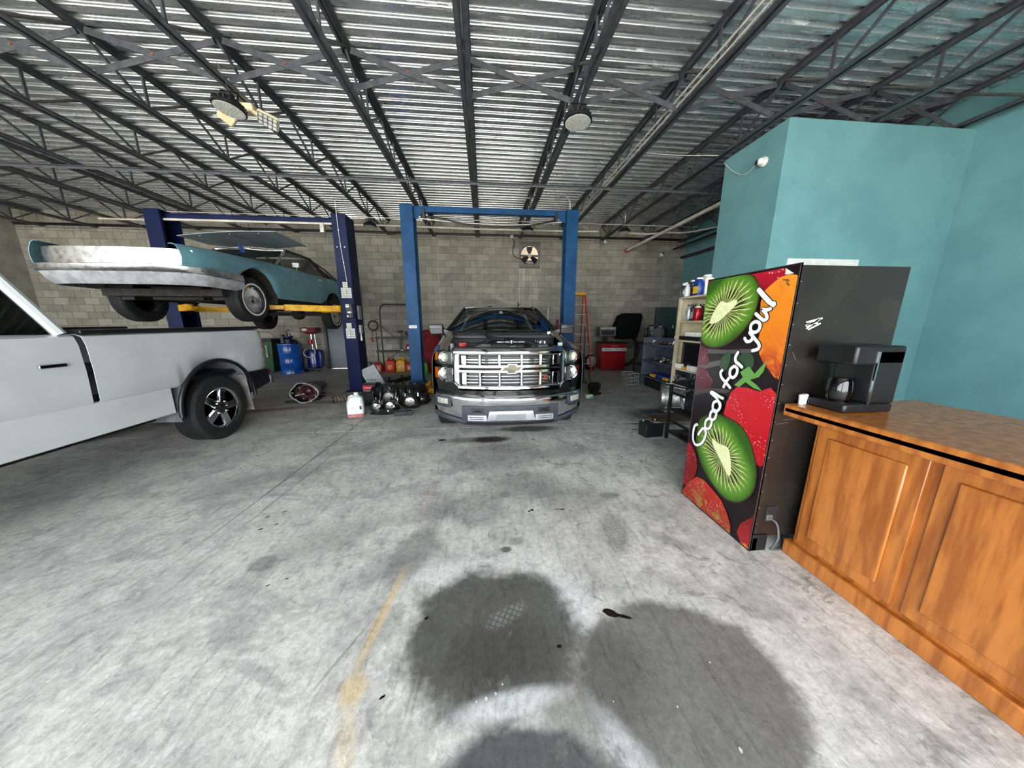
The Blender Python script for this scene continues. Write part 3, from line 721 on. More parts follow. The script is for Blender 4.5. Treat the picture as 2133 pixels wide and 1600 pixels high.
# fog lamp pockets with lamps
for s in (-1, 1):
    f = lambda x: bp(x)-.047
    x0, x1 = (s*.955, s*.735) if s < 0 else (.735, .955)
    fp = strip(f, x0, x1, [(0, .492), (-.006, .498), (-.006, .618), (0, .625), (.03, .625), (.03, .492)], 8).obj('fog_lamp_pocket', VAL, TK, bevel=.003)
    fx0, fx1 = (-.915, -.775) if s < 0 else (.775, .915)
    strip(lambda x: bp(x)-.056, fx0, fx1, [(0, .53), (-.004, .535), (-.004, .598), (0, .603), (.02, .603), (.02, .53)], 6).obj('fog_lamp', LAMPW, fp, bevel=.003)
    strip(lambda x: bp(x)-.052, min(x0, x1)-.006, max(x0, x1)+.004, [(0, .483), (-.008, .486), (-.008, .494), (0, .497)], 8).obj('fog_lamp_trim', CHROME, fp)
    # dark plastic corner of the valance
    a, b_ = (-1.0, -.56) if s < 0 else (.56, 1.0)
    strip(lambda x: bp(x)+.012, a, b_, [(-.005, lambda x: bb(x)+.006), (-.02, lambda x: bb(x)-.02), (.01, lambda x: .262+.075*max(0, abs(x)-.57)/.4), (.06, lambda x: .267+.075*max(0, abs(x)-.57)/.4), (.06, lambda x: bb(x))], 12).obj('bumper_valance', VAL, TK)
strip(lambda x: bp(x)+.03, -.60, .60, [(-.02, .315), (-.01, .262), (.06, .252), (.06, .315)], 12).obj('air_dam', BLACKP, TK)
ins = strip(lambda x: bp(x)-.05, -.60, .60, [(.004, lambda x: .318), (0, .325), (0, .518), (.008, .527), (.05, .527), (.05, .318)], 20).obj('bumper_insert', VAL, TK, bevel=.003)
for s in (-1, 1):
    a, b_ = sorted((s*.335, s*.485))
    h = strip(lambda x: bp(x)-.053, a, b_, [(0, .437), (0, .502), (.03, .502), (.03, .437)], 4).obj('tow_hook_opening', BLACKP, ins)
    B().tube([(s*.44, bp(.44)-.05, .45), (s*.44, bp(.44)-.068, .46), (s*.41, bp(.41)-.07, .465), (s*.38, bp(.38)-.068, .46), (s*.38, bp(.38)-.05, .45)], .009, 6).obj('tow_hook', GREASY, h)
    a, b_ = sorted((s*.30, s*.53))
    w = strip(lambda x: bp(x)-.068, a, b_, [(0, .342), (0, .412), (.02, .416), (.02, .342)], 6).obj('skid_wing', SILV, TK, bevel=.003)
    for z in (.360, .384):
        a2, b2 = sorted((s*.335, s*.515)); strip(lambda x: bp(x)-.0695, a2, b2, [(0, z), (0, z+.009), (.004, z+.009), (.004, z)], 4).obj('slot', VAL, w)
B().loft([[(-.30, bp(.3)-.066, .342), (.30, bp(.3)-.066, .342), (.30, bp(.3)-.02, .342), (-.30, bp(.3)-.02, .342)], [(-.285, bp(.3)-.086, .40), (.285, bp(.3)-.086, .40), (.285, bp(.3)-.03, .40), (-.285, bp(.3)-.03, .40)], [(-.265, bp(.3)-.078, .468), (.265, bp(.3)-.078, .468), (.265, bp(.3)-.02, .468), (-.265, bp(.3)-.02, .468)]]).obj('skid_plate', SILV, TK, bevel=.004)
B().loft([[(-.185, -.072, .346), (.185, -.072, .346), (.185, -.05, .346), (-.185, -.05, .346)], [(-.175, -.082, .43), (.175, -.082, .43), (.175, -.05, .43), (-.175, -.05, .43)]]).obj('skid_centre', M('grey_skid_centre', (150,152,156), (138,140,144), rough=.4, metal=.4), TK, bevel=.003)
# gloss black band between bumper and grille / lamps
strip(lambda x: bp(x)+.035, -.99, .99, [(.01, lambda x: bt(x)-.01), (.0, lambda x: bt(x)+.015), (-.028, lambda x: .70+.10*min(1, max(0, (abs(x)-.62)/.06))), (.06, lambda x: .70+.10*min(1, max(0, (abs(x)-.62)/.06))), (.06, lambda x: bt(x)-.01)], 60).obj('front_fascia', PAINT, TK, smooth=30)
# grille
gr = sub('grille', TK)
strip(gp, -.66, .66, [(.055, .74), (.055, 1.15), (.075, 1.15), (.075, .74)], 16).obj('grille_backing', BLACKP, gr)
strip(gp, -.69, .69, [(-.012, 1.135), (-.022, 1.15), (-.014, 1.178), (.03, 1.196), (.12, 1.205), (.12, 1.19), (.03, 1.135)], 24).obj('top_bar', CHROME, gr, smooth=50)
strip(gp, -.635, .635, [(-.008, .978), (-.024, .983), (-.024, 1.013), (-.008, 1.019), (.03, 1.019), (.03, .978)], 20).obj('centre_bar', CHROME, gr, smooth=50)
strip(gp, -.635, .635, [(-.008, .918), (-.024, .923), (-.024, .953), (-.008, .959), (.03, .959), (.03, .918)], 20).obj('centre_bar', CHROME, gr, smooth=50)
strip(gp, -.66, .66, [(-.010, lambda x: .765), (-.028, lambda x: .75), (-.030, lambda x: .715+.02*abs(x)), (-.004, lambda x: .695+.03*abs(x)), (.05, .70), (.05, .765)], 24).obj('bottom_bar', CHROME, gr, smooth=50)
for s in (-1, 1):
    a, b_ = sorted((s*.615, s*.695))
    strip(gp, a, b_, [(-.018, .72), (-.018, 1.16), (.06, 1.17), (.06, .72)], 4).obj('side_upright', CHROME, gr, bevel=.012)
    a, b_ = sorted((s*.612, s*.628))
    strip(lambda x: gp(x)-.02, a, b_, [(0, .77), (0, 1.12), (.01, 1.12), (.01, .77)], 2).obj('upright_recess', DARKM, gr)
    for (z0, z1) in ((1.020, 1.130), (.772, .918)):
        a, b_ = sorted((s*.535, s*.60))
        strip(lambda x: gp(x)-.006, a, b_, [(0, z0), (0, z1), (.03, z1), (.03, z0)], 3).obj('end_block', CHROME, gr, bevel=.006)
    for x in (s*.372, s*.135):
        for (z0, z1) in ((1.012, 1.137), (.764, .926)):
            B().loft([[(x-.019, gp(x)-.010, z), (x-.009, gp(x)-.018, z), (x+.009, gp(x)-.018, z), (x+.019, gp(x)-.010, z), (x+.012, gp(x)+.03, z), (x-.012, gp(x)+.03, z)] for z in (z0, z1)]).obj('grille_post', CHROME, gr, smooth=20)
for z in (1.044, 1.076, 1.108, .796, .836, .876):
    strip(lambda x: gp(x)+.008, -.575, .575, [(0, z-.0065), (-.003, z-.005), (-.003, z+.0055), (0, z+.007), (.03, z+.004), (.03, z-.004)], 20).obj('slat', CHROME if z not in (1.108,) else DARKM, gr)
# emblem: a wide cross with slanted ends
def bow(k):
    a, b_, h1, h2 = .150*k, .052*k, .027*k, .060*k
    sl = .022*k
    return [(-a, -h1), (-b_-.012*k, -h1), (-b_-.012*k+.004, -h2), (b_-.004*k, -h2), (b_+.012*k, -h1), (a-sl*2, -h1), (a, h1), (b_+.016*k, h1), (b_+.01*k, h2), (-b_+.006*k, h2), (-b_-.010*k, h1), (-a+sl*2, h1)]
em = sub('emblem', gr, (.012, 0, .972))
B().prism(bow(1.0), -.030, .03, axis='y', m=T((0, gp(0)-.01, 0))).obj('emblem_rim', CHROME, em, smooth=20)
B().prism(bow(.80), -.0335, -.029, axis='y', m=T((0, gp(0)-.01, 0))).obj('emblem_face', M('brushed_gold_grey', (92,88,74), (72,70,60), rough=.35, metal=.7), em, smooth=20)
text_obj('Z', .075, M('badge_red', (206,24,30)), gr, (.425, gp(.43)-.004, .845), (PI/2, 0, .14), 'badge_letter', .003, sx=1.3)
text_obj('71', .060, CHROME, gr, (.480, gp(.48)-.002, .842), (PI/2, 0, .16), 'badge_number', .003, sx=1.1)
# head lamps
hp = lambda x: bp(x)+.045
for s in (-1, 1):
    hl = sub('head_lamp', TK)
    def st(x0, x1, sec, n=8, f=hp): a, b_ = sorted((s*x0, s*x1)); return strip(f, a, b_, sec, n)
    st(.695, .965, [(.03, .79), (.03, 1.175), (.12, 1.175), (.12, .79)], 10).obj('lamp_housing', PAINT, hl)
    for (z0, z1, zc, r, kind) in ((1.018, 1.165, 1.095, .058, 0), (.800, .968, .890, .068, 1)):
        st(.715, .945, [(.018, z0), (.018, z1), (.03, z1), (.03, z0)]).obj('lamp_bowl', M('bright_lamp_bowl', (150,150,146), (110,110,108), rough=.2, metal=.7), hl)
        st(.705, .728, [(-.004, z0-.005), (-.004, z1+.003), (.03, z1+.003), (.03, z0-.005)], 2).obj('lamp_bezel', CHROME, hl, bevel=.004)
        st(.705, .955, [(-.0, z0-.01), (-.0, z0+.004), (.03, z0+.004), (.03, z0-.01)]).obj('lamp_bezel', CHROME if kind else DARKM, hl, bevel=.003)
        st(.90, .957, [(.002, z0+.03), (.002, z1-.008), (.03, z1-.008), (.03, z0+.03)], 4).obj('turn_signal', AMBER, hl, bevel=.004)
        xc = s*.805
        mm = T((xc, hp(xc)+.012, zc), rx=PI/2, rz=-s*.32)
        B().lathe([(r*1.28, -.01), (r*1.32, .012), (r*1.20, .016), (r*1.02, .0), (r*1.0, .012), (r*.92, .014)], 28, m=mm, cap=False).obj('lamp_ring', CHROME, hl)
        if kind == 0:
            B().lathe([(r*.96, -.002), (r*.9, .014), (r*.6, .028), (r*.25, .034), (.002, .035)], 24, m=mm).obj('projector_lens', M('projector_glass', (206,206,178), (180,182,160), rough=.08, coat=.6), hl)
        else:
            B().lathe([(r*.98, -.006), (r*.8, .0), (r*.4, .004), (.002, .005)], 24, m=mm).obj('reflector', LAMPW, hl)
            B().bx(-.018, .018, -.018, .018, 0, .03, m=mm).obj('bulb_shield', CHROME, hl, bevel=.006)
        st(.70, .962, [(-.012, z0-.004), (-.016, (z0+z1)/2), (-.008, z1+.004)], 8).obj('lens_cover', LENS, hl) if False else None
        a, b_ = sorted((s*.70, s*.962))
        strip(hp, a, b_, [(-.010, z0-.004), (-.016, (z0+z1)/2), (-.006, z1+.004)], 8, closed=False).obj('lens_cover', LENS, hl)
# fenders, cab and bed sides
WHY, WB = .98, 3.645
def zbot(y):
    z = .40
    for c in (WHY, WHY+WB):
        d = abs(y-c)
        if d < .50: z = max(z, .36+math.sqrt(.50**2-d*d))
    return z
def ztop(y):
    if y < 1.55: return 1.165+.205*(max(0, y-.2)/1.35)
    return 1.375
def side(name, ya, yb, s, n, top=None, mat=PAINT, fender=False):
    rings = []
    for i in range(n+1):
        y = ya+(yb-ya)*i/n; zt = top if top else ztop(y); zb = zbot(y)
        k = 1 - .035*max(0, (.62-y)/.4)**1.5 if y < .62 else 1
        sec = [(.79 if fender else .90, zt-.015), (.86 if fender else .93, zt+.004), (.945, zt-.012), (.985, zt-.06), (1.0, zt-.16)]
        z1 = zt-.16
        sec += [(1.005, z1+(zb-z1)*.33), (1.0, z1+(zb-z1)*.66), (.985, zb+.01), (.955, zb)]
        rings.append([(s*k*x, y, z) for x, z in sec])
    return B().loft(rings, closed_ring=False, cap=False).obj(name, mat, TK, smooth=50, solid=.006)
for s in (-1, 1):
    side('fender', .30, 1.60, s, 26, fender=True)
    side('door', 1.606, 2.73, s, 4); side('door', 2.736, 3.93, s, 8)
    side('bed_side', 3.98, 5.80, s, 26, top=1.32)
    for y in (2.5, 3.55):
        B().bx(s*1.0-.01, s*1.0+.025, y, y+.18, 1.05, 1.08).obj('door_handle', CHROME, TK, bevel=.006)
    m = B(); lip = [(s*1.0, WHY+.50*math.cos(a), .36+.50*math.sin(a)) for a in [PI*i/20*.96+.06 for i in range(21)]]
    m.tube(lip, .012, 6).obj('arch_lip', PAINT, TK)
    # wheel wells
    for c in (WHY, WHY+WB):
        well(.49, .40, TK, (s*.97, c, .36), s, BAYB)
B().bx(-.9, .9, 5.78, 5.83, .55, 1.31).obj('tailgate', PAINT, TK, bevel=.012)
B().bx(-.88, .88, 3.98, 5.78, .62, .66).obj('bed_floor', BLACKP, TK)
B().bx(-.95, .95, 5.84, 5.98, .48, .68).obj('rear_bumper', CHROME, TK, bevel=.02)
B().bx(-.80, .80, 1.5, 5.7, .32, .55).obj('frame_rails', GREASY, TK)
B().bx(-.94, .94, 3.925, 3.965, .5, 1.30).obj('cab_back', PAINT, TK)
# greenhouse
def wsf(u, v):
    x = (-1+2*u); hw = .925-(.925-.665)*v
    return (x*hw, (1.50+.14*x*x)*(1-v)+(2.24+.07*x*x)*v, (1.365-.01*x*x)*(1-v)+(1.785-.028*x*x)*v-.012*math.sin(PI*v)*0)
ws = B().grid(wsf, 16, 8).obj('windscreen', TINT, TK, smooth=60)
for s in (-1, 1):
    pts = [wsf(.5+s*.5, v/6) for v in range(7)]
    B().tube([(x+s*.012, y+.02, z) for x, y, z in pts], .038, 8).obj('pillar', BLACKP, TK)
    rl = [(s*.655, 2.34, 1.768), (s*.672, 2.8, 1.80), (s*.672, 3.4, 1.795), (s*.65, 3.86, 1.755)]
    B().tube(smoothpath(rl, 5), .034, 8).obj('roof_rail', BLACKP, TK)
    for y, yt in ((2.73, 2.78), (3.78, 3.72)):
        B().beam((s*.925, y, 1.36), (s*.675, yt, 1.785), .09, .04, up=(0, 1, 0)).obj('pillar', PAINT, TK)
    B().add([(s*.93, 1.72, 1.37), (s*.93, 3.85, 1.37), (s*.68, 3.78, 1.775), (s*.68, 2.38, 1.775)], [(0, 1, 2, 3)]).obj('side_window', TINTS, TK)
    # mirror
    mi = sub('door_mirror', TK, (s*1.085, 1.60, 1.405)); mi.scale = (1, 1, 1.45)
    B().loft([[(s*x+0, -.07+dy, z) for x, z in ((-.10, -.055), (.10, -.06), (.125, -.02), (.125, .03), (-.10, .045))] for dy in (0, .02, .11)]).obj('mirror_body', BLACKP, mi, bevel=.015)
    B().loft([[(s*(-.10), -.074, .022), (s*.128, -.074, .018), (s*.118, -.055, .056), (s*(-.085), -.055, .062)], [(s*(-.10), .03, .022), (s*.128, .03, .018), (s*.118, .03, .060), (s*(-.085), .03, .066)]]).obj('mirror_cap', M('dull_chrome_cap', (120,124,128), (96,100,104), rough=.3, metal=.9), mi, bevel=.01)
    B().beam((s*(-.10), .0, -.01), (s*(-.22), .01, -.045), .08, .05).obj('mirror_arm', BLACKP, mi, bevel=.008)
B().grid(lambda u, v: ((-1+2*u)*(.67-.02*abs(2*v-1)), 2.235+.07*(1-2*u)**2*(1-v)+v*1.62, 1.785+.085*(1-(1-2*u)**2)**.7*min(1, .15+2.2*v)+.022*math.sin(PI*v)-.03*max(0, v-.85)*5*.2), 14, 14).obj('roof', PAINT, TK, smooth=60, solid=.01)
B().add([(-.86, 3.93, 1.30), (.86, 3.93, 1.30), (.62, 3.87, 1.72), (-.62, 3.87, 1.72)], [(0, 1, 2, 3)]).obj('rear_window', TINTS, TK)
B().loft([[(x, y, z) for x, y, z in ((.385, 2.75, 1.86), (.415, 2.75, 1.86), (.415, 2.95, 1.86), (.385, 2.95, 1.86))], [(.397, 2.89, 1.945), (.403, 2.89, 1.945), (.403, 2.94, 1.945), (.397, 2.94, 1.945)]]).obj('shark_fin_antenna', PAINT, TK)
B().bx(-.24, -.16, 2.36, 2.42, 1.83, 1.862).obj('roof_marker', BLACKP, TK, bevel=.004)
# cabin
cb = sub('cabin', TK)
B().grid(lambda u, v: ((-1+2*u)*.86, 1.58+.06*(1-2*u)**2+v*.42, 1.335+.03*math.sin(PI*v)), 8, 4).obj('dashboard', CABIN, cb, solid=.02)
B().bx(-.86, .86, 2.0, 2.06, .8, 1.29).obj('dash_face', CABIN, cb)
B().torus(.19, .016, 28, 8, m=T((.40, 2.12, 1.24), rx=-1.15+PI/2*0-.0)).obj('steering_wheel', BLACKP, cb)
B().bx(-.04, .04, -.19, .19, -.01, .01, m=T((.40, 2.12, 1.24), rx=-1.15)).obj('steering_spoke', BLACKP, cb)
for x in (-.42, .42):
    B().bx(x-.25, x+.25, 2.35, 2.85, .8, .98).obj('seat', CABIN, cb, bevel=.04)
    B().loft([[(x-.24, 2.78, .95), (x+.24, 2.78, .95), (x+.24, 2.9, .95), (x-.24, 2.9, .95)], [(x-.22, 2.95, 1.42), (x+.22, 2.95, 1.42), (x+.22, 3.05, 1.42), (x-.22, 3.05, 1.42)]]).obj('seat_back', CABIN, cb, bevel=.04)
    B().bx(x-.13, x+.13, 2.97, 3.06, 1.47, 1.62).obj('head_rest', CABIN, cb, bevel=.03)
B().bx(-.7, .7, 3.5, 3.65, .8, 1.4).obj('rear_bench', CABIN, cb, bevel=.05)
B().bx(-.9, .9, 1.6, 3.9, .50, .56).obj('cab_floor', CABIN, cb)
B().bx(-.62, .62, 2.33, 3.8, 1.735, 1.745).obj('head_liner', CABINL, cb)
for x in (-.36, .36): B().bx(x-.22, x+.22, 2.18, 2.30, 1.665, 1.70).obj('sun_visor', CABIN, cb, bevel=.01)
rm_ = B().bx(-.12, .12, 2.10, 2.13, 1.60, 1.665).bx(-.03, .03, 2.08, 2.2, 1.66, 1.73).obj('rear_view_mirror', BLACKP, cb, bevel=.01)
B().bx(-.04, .04, 2.068, 2.070, 1.665, 1.69).obj('windscreen_sticker', WHITEL, cb)
for s in (-1, 1): B().beam((s*.84, 1.75, 1.35), (s*.63, 2.33, 1.70), .05, .03).obj('pillar_trim', CABINL, cb)
# engine bay (hood taken off)
eb = sub('engine_bay', TK)
B().bx(-.80, .80, .28, 1.55, .80, .86).obj('bay_floor', BAYB, eb)
for s in (-1, 1): B().bx(min(s*.78, s*.80), max(s*.78, s*.80), .3, 1.56, .8, 1.17).obj('inner_fender', BAYB, eb)
B().bx(-.86, .86, 1.52, 1.60, .8, 1.34).obj('firewall', BAYB, eb)
strip(gp, -.72, .72, [(.10, 1.19), (.12, 1.203), (.28, 1.208), (.31, 1.19), (.28, 1.15), (.12, 1.17)], 16).obj('radiator_cover', BLACKP, eb, smooth=50)
B().prism([(-.05, 0), (.05, 0), (.035, .028), (-.035, .028)], 0, .12, axis='y', m=T((.04, .20, 1.212))).obj('hood_latch', BAYB, eb, bevel=.004)
strip(lambda x: 1.34+.10*x*x, -.84, .84, [(0, 1.27), (0, 1.31), (.10, 1.352), (.20, 1.360), (.20, 1.25)], 20).obj('cowl_panel', M('cowl_grey_plastic', (58,60,62), (44,46,48), rough=.55), eb, smooth=40)
for (x, y, l, a) in ((-.62, 1.52, .60, .10), (.05, 1.50, .62, .10)):
    B().tube(smoothpath([(x, y-.02, 1.375), (x+l*.5, y+.03, 1.385), (x+l, y+.02, 1.39)], 4), .011, 6).obj('wiper', BLACKP, eb)
eb = sub('engine', TK, (0, 0, .09))
B().bx(-.26, .26, .62, 1.25, .95, 1.145).obj('engine_cover', BAYB, eb, bevel=.03)
for s in (-1, 1):
    for k in range(4): B().cyl((s*.30, .66+.16*k, 1.05), (s*.38, .66+.16*k, 1.10), .035, n=10).obj('coil_pack', BLACKP, eb)
B().cyl((.24, .60, 1.165), (-.14, .60, 1.165), .012).cyl((.26, .86, 1.16), (-.12, .60, 1.165), .010).obj('fuel_rail', DULLAL, eb)
B().cyl((.06, .585, 1.15), (.06, .585, 1.19), .025).obj('oil_filler_cap', DULLAL, eb)
B().tube(smoothpath([(-.18, 1.30, 1.30), (-.26, 1.22, 1.30), (-.28, 1.08, 1.24), (-.20, .92, 1.21), (-.02, .78, 1.185)], 6), .026, 10).obj('intake_hose', HOSE, eb)
B().tube(smoothpath([(.02, .7, 1.15), (.25, .8, 1.20), (.45, .9, 1.18), (.55, 1.1, 1.15)], 6), .012, 8).obj('coolant_hose', HOSE, eb)
B().tube(smoothpath([(-.40, .9, 1.10), (-.1, .95, 1.20), (.2, .93, 1.20), (.5, 1.0, 1.12)], 6), .010, 8).obj('wiring_loom', HOSE, eb)
bt_ = B().bx(-.72, -.46, .50, .78, .92, 1.11).obj('battery', BLACKP, eb, bevel=.01)
B().bx(-.65, -.55, .50, .60, 1.11, 1.165).bx(-.62, -.56, .46, .52, 1.12, 1.15).obj('red_terminal_cover', M('dull_red_cap', (176,48,52), rough=.5), bt_, bevel=.012)
B().bx(-.44, -.22, .44, .66, .95, 1.135).obj('fuse_box', BLACKP, eb, bevel=.012)
B().bx(-.34, -.23, .455, .53, 1.136, 1.138).obj('fuse_box_label', WHITEL, eb)
for k in range(3): B().bx(-.385+.018*k, -.375+.018*k, .46, .52, 1.136, 1.138).obj('label_bar', WHITEL, eb)
B().bx(.46, .60, .72, .86, .95, 1.12).cyl((.53, .79, 1.12), (.53, .79, 1.17), .028).obj('coolant_reservoir', GREYP, eb, bevel=.015)
for k, (x, y, z) in enumerate([(.44, .70, 1.165), (.47, .66, 1.16), (.50, .69, 1.17), (.53, .64, 1.16), (.42, .75, 1.17)]):
    B().bx(x-.014, x+.014, y-.02, y+.02, z-.02, z+.018).obj('connector', DULLAL if k % 2 else BLACKP, eb, bevel=.004)
B().bx(.62, .76, .42, .6, .95, 1.12).obj('air_box', BLACKP, eb, bevel=.02)
B().bx(.68, .74, .44, .50, 1.12, 1.165).obj('washer_cap', M('pale_blue_cap', (180,190,205)), eb, bevel=.01)
B().cyl((-.73, .40, 1.08), (-.73, .40, 1.165), .028).obj('fender_bracket', GREYP, eb)
for k in range(10):
    x = R.uniform(-.55, .6); y = R.uniform(.5, 1.25)
    B().tube(smoothpath([(x, y, 1.08), (x+R.uniform(-.2, .2), y+.1, 1.14+R.uniform(0, .04)), (x+R.uniform(-.3, .3), y+.25, 1.1)], 4), .008, 5).obj('wire', HOSE, eb)
eb = sub('hood_support', TK)
B().cyl((.42, 1.02, 1.26), (.715, 1.27, 1.345), .0055, n=8).obj('hood_prop', STEELG, eb)
B().loft([[(.70, 1.25, 1.33), (.73, 1.25, 1.33), (.73, 1.28, 1.33), (.70, 1.28, 1.33)], [(.69, 1.24, 1.375), (.75, 1.24, 1.38), (.75, 1.29, 1.38), (.69, 1.29, 1.375)]]).obj('prop_clip', WHITEP, eb, bevel=.006)
for s in (-1, 1):
    wheel(TK, (s*.865, WHY, .40), .40, .275, .26, s); wheel(TK, (s*.865, WHY+WB, .40), .40, .275, .26, s)
B().cyl((-.8, WHY, .40), (.8, WHY, .40), .05).bx(-.35, .35, WHY-.3, WHY+.3, .28, .42).obj('front_axle', GREASY, TK)
# ================================================================== OLD TEAL COUPE ON THE NAVY LIFT
COUPE = M('faded_teal_car_paint', (108,152,162), (94,138,148), sc_=2.5, rough=.42, coat=.05)
UNDER = M('rusty_underbody', (44,40,36), (26,23,21), sc_=14, rough=.8, bump=.4)
OLDCHR = M('aged_chrome', (214,214,212), (160,158,154), rough=.26, metal=.85, sc_=12)
VINYL = M('dark_roof_vinyl', (40,38,36), (28,27,26), rough=.7)
coupe = thing('old_coupe', 'faded teal vintage coupe raised on the navy lift', 'car', (-4.66, 6.9, 1.62))
CO = coupe
cw = lambda x, y, z: (x+4.66, y-6.9, z-1.62)
CF, CR = 4.42, 9.60
FH, RH = 5.48, 8.22
def czb(y):
    z = 1.95 if y > 5.16 else 2.13
    d = (y-5.60)/.47
    if abs(d) < 1: z = max(z, 1.86+.53*math.sqrt(1-d*d))
    d = (y-8.22)/.40
    if abs(d) < 1: z = max(z, 1.90+.34*math.sqrt(1-d*d))
    return z
def czt(y): return 2.50+.06*min(1, max(0, (y-4.5)/1.6))-.03*max(0, y-8.6)
def chw(y):
    k = 1.0
    if y < 4.9: k -= .10*((4.9-y)/.48)**2
    if y > 9.0: k -= .07*((y-9.0)/.6)**2
    return .945*k
def cside(name, ya, yb, s, n):
    rings = []
    for i in range(n+1):
        y = ya+(yb-ya)*i/n; zt, zb, h = czt(y), czb(y), chw(y)
        zm = max(zb+.02, 2.33)
        sec = [(h-.13, zt-.005), (h-.085, zt), (h-.05, zt-.02), (h-.012, zm+(zt-zm)*.45), (h, zm), (h-.012, zm+(zb-zm)*.35), (h-.03, zm+(zb-zm)*.7), (h-.05, zb), (h-.055, zb+.006)]
        rings.append([cw(-4.66+s*x, y, z) for x, z in sec])
    return B().loft(rings, closed_ring=False, cap=False).obj(name, COUPE, CO, smooth=40, solid=.006)
for s in (-1, 1):
    cside('front_fender', CF, 6.385, s, 34); cside('door', 6.393, 7.86, s, 6); cside('quarter_panel', 7.868, CR, s, 24)
    B().tube([cw(-4.66+s*(.946), y, 2.33) for y in (4.9, 5.1, 5.2)]+[], .006, 6).obj('side_crease', COUPE, CO)
    B().tube([cw(-4.66+s*.95, y, 2.27-.02*(y-6.4)) for y in (6.12, 6.8, 7.4, 7.9)], .005, 6).obj('body_crease', COUPE, CO)
    # window chrome, vent window, roof rail
    hx = lambda t: -4.66+s*(.83-.19*t)
    fr = [cw(hx(0), 6.28, 2.57), cw(hx(1), 6.92, 2.955), cw(hx(1), 7.75, 2.945), cw(hx(.55), 7.98, 2.80), cw(hx(0), 8.12, 2.58)]
    B().tube(fr[:2], .022, 8).obj('windscreen_pillar', OLDCHR, CO)
    B().tube(smoothpath(fr[1:4], 5), .028, 8).obj('roof_rail', VINYL, CO)
    B().beam(cw(hx(.9), 7.74, 2.94), cw(hx(0), 8.02, 2.57), .10, .03, up=(1, 0, 0)).obj('rear_pillar', VINYL, CO)
    B().tube([cw(hx(.02), 6.62, 2.58), cw(hx(.45), 6.72, 2.75)], .009, 6).obj('vent_window_bar', OLDCHR, CO)
    B().tube([cw(hx(.97), 6.95, 2.94), cw(hx(.97), 7.70, 2.925), cw(hx(.05), 7.94, 2.58)], .010, 6).obj('window_frame', OLDCHR, CO)
    B().tube([cw(hx(.9), 7.80, 2.93), cw(hx(.4), 8.25, 2.78), cw(hx(.0), 8.65, 2.57)], .016, 6).obj('rear_window_edge', VINYL, CO)
    B().add([cw(hx(0), 6.30, 2.57), cw(hx(0), 7.96, 2.575), cw(hx(.97), 7.70, 2.93), cw(hx(.97), 6.94, 2.94)], [(0, 1, 2, 3)]).obj('side_window', glass('green_side_glass', (.80, .86, .80), .8), CO)
    B().bx(-.008, .03, -.07, .07, -.013, .013, m=T(cw(-4.66+s*.93, 7.60, 2.46), ry=0)).obj('door_handle', OLDCHR, CO, bevel=.006)
    # inner arch and droop wheel
    well(.46, .36, CO, cw(-4.66+s*.90, 5.60, 1.92), s, UNDER)
    well(.38, .36, CO, cw(-4.66+s*.90, 8.22, 1.90), s, UNDER)
    wheel(CO, cw(-4.66+s*.80, FH, 1.885), .355, .22, .20, s, ww=True, steel=True, rimmat=M('hubcap_chrome', (220,220,220), (196,196,196), rough=.16, metal=.95, sc_=5))
    wheel(CO, cw(-4.66+s*.80, RH, 1.70), .355, .22, .20, s, ww=True, steel=True, rimmat=M('hubcap_chrome', (220,220,220), (196,196,196), rough=.16, metal=.95, sc_=5))
B().add([cw(-4.66-.82, 6.16, 2.565), cw(-4.66+.82, 6.16, 2.565), cw(-4.66+.64, 6.90, 2.95), cw(-4.66-.64, 6.90, 2.95), cw(-4.66, 6.02, 2.57), cw(-4.66, 6.84, 2.975)], [(0, 4, 5, 3), (4, 1, 2, 5)]).obj('windscreen', glass('old_windscreen', (.70, .78, .70), .9), CO, smooth=60)
B().tube(smoothpath([cw(-4.66-.64, 6.90, 2.955), cw(-4.66, 6.84, 2.985), cw(-4.66+.64, 6.90, 2.955)], 6), .022, 8).obj('windscreen_header', OLDCHR, CO)
B().grid(lambda u, v: cw(-4.66+(-1+2*u)*.63, 6.90+v*.86-.05*(1-(1-2*u)**2)*(1-v), 2.96+.035*(1-(1-2*u)**2)-.01*v), 8, 4).obj('roof', COUPE, CO, solid=.012)
B().add([cw(-4.66-.64, 7.78, 2.945), cw(-4.66+.64, 7.78, 2.945), cw(-4.66+.80, 8.66, 2.57), cw(-4.66-.80, 8.66, 2.57)], [(0, 1, 2, 3)]).obj('rear_window', MATS['green_side_glass'], CO)
B().grid(lambda u, v: cw(-4.66+(-1+2*u)*.82, 8.6+v*.95, 2.55-.05*v*v), 4, 4).obj('trunk_lid', COUPE, CO, solid=.012)
B().bx(*[v for p in zip(cw(-5.46, 5.0, 1.90), cw(-3.86, 9.2, 2.0)) for v in p]).obj('floor_pan', UNDER, CO)
B().bx(*[v for p in zip(cw(-5.05, 6.0, 1.86), cw(-4.95, 8.9, 1.95)) for v in p]).bx(*[v for p in zip(cw(-4.37, 6.0, 1.86), cw(-4.27, 8.9, 1.95)) for v in p]).obj('chassis_rail', UNDER, CO)
B().ell(cw(-4.5, 7.3, 1.84), (.30, .34, .09)).obj('transmission_pan', GREASY, CO)
B().cyl(cw(-5.4, RH, 1.72), cw(-3.9, RH, 1.72), .045).ell(cw(-4.66, RH, 1.72), (.16, .14, .14)).obj('rear_axle', UNDER, CO)
B().cyl(cw(-5.4, FH, 1.90), cw(-3.9, FH, 1.90), .03).bx(*[v for p in zip(cw(-5.0, 5.2, 1.86), cw(-4.3, 5.8, 2.05)) for v in p]).obj('front_subframe', UNDER, CO)
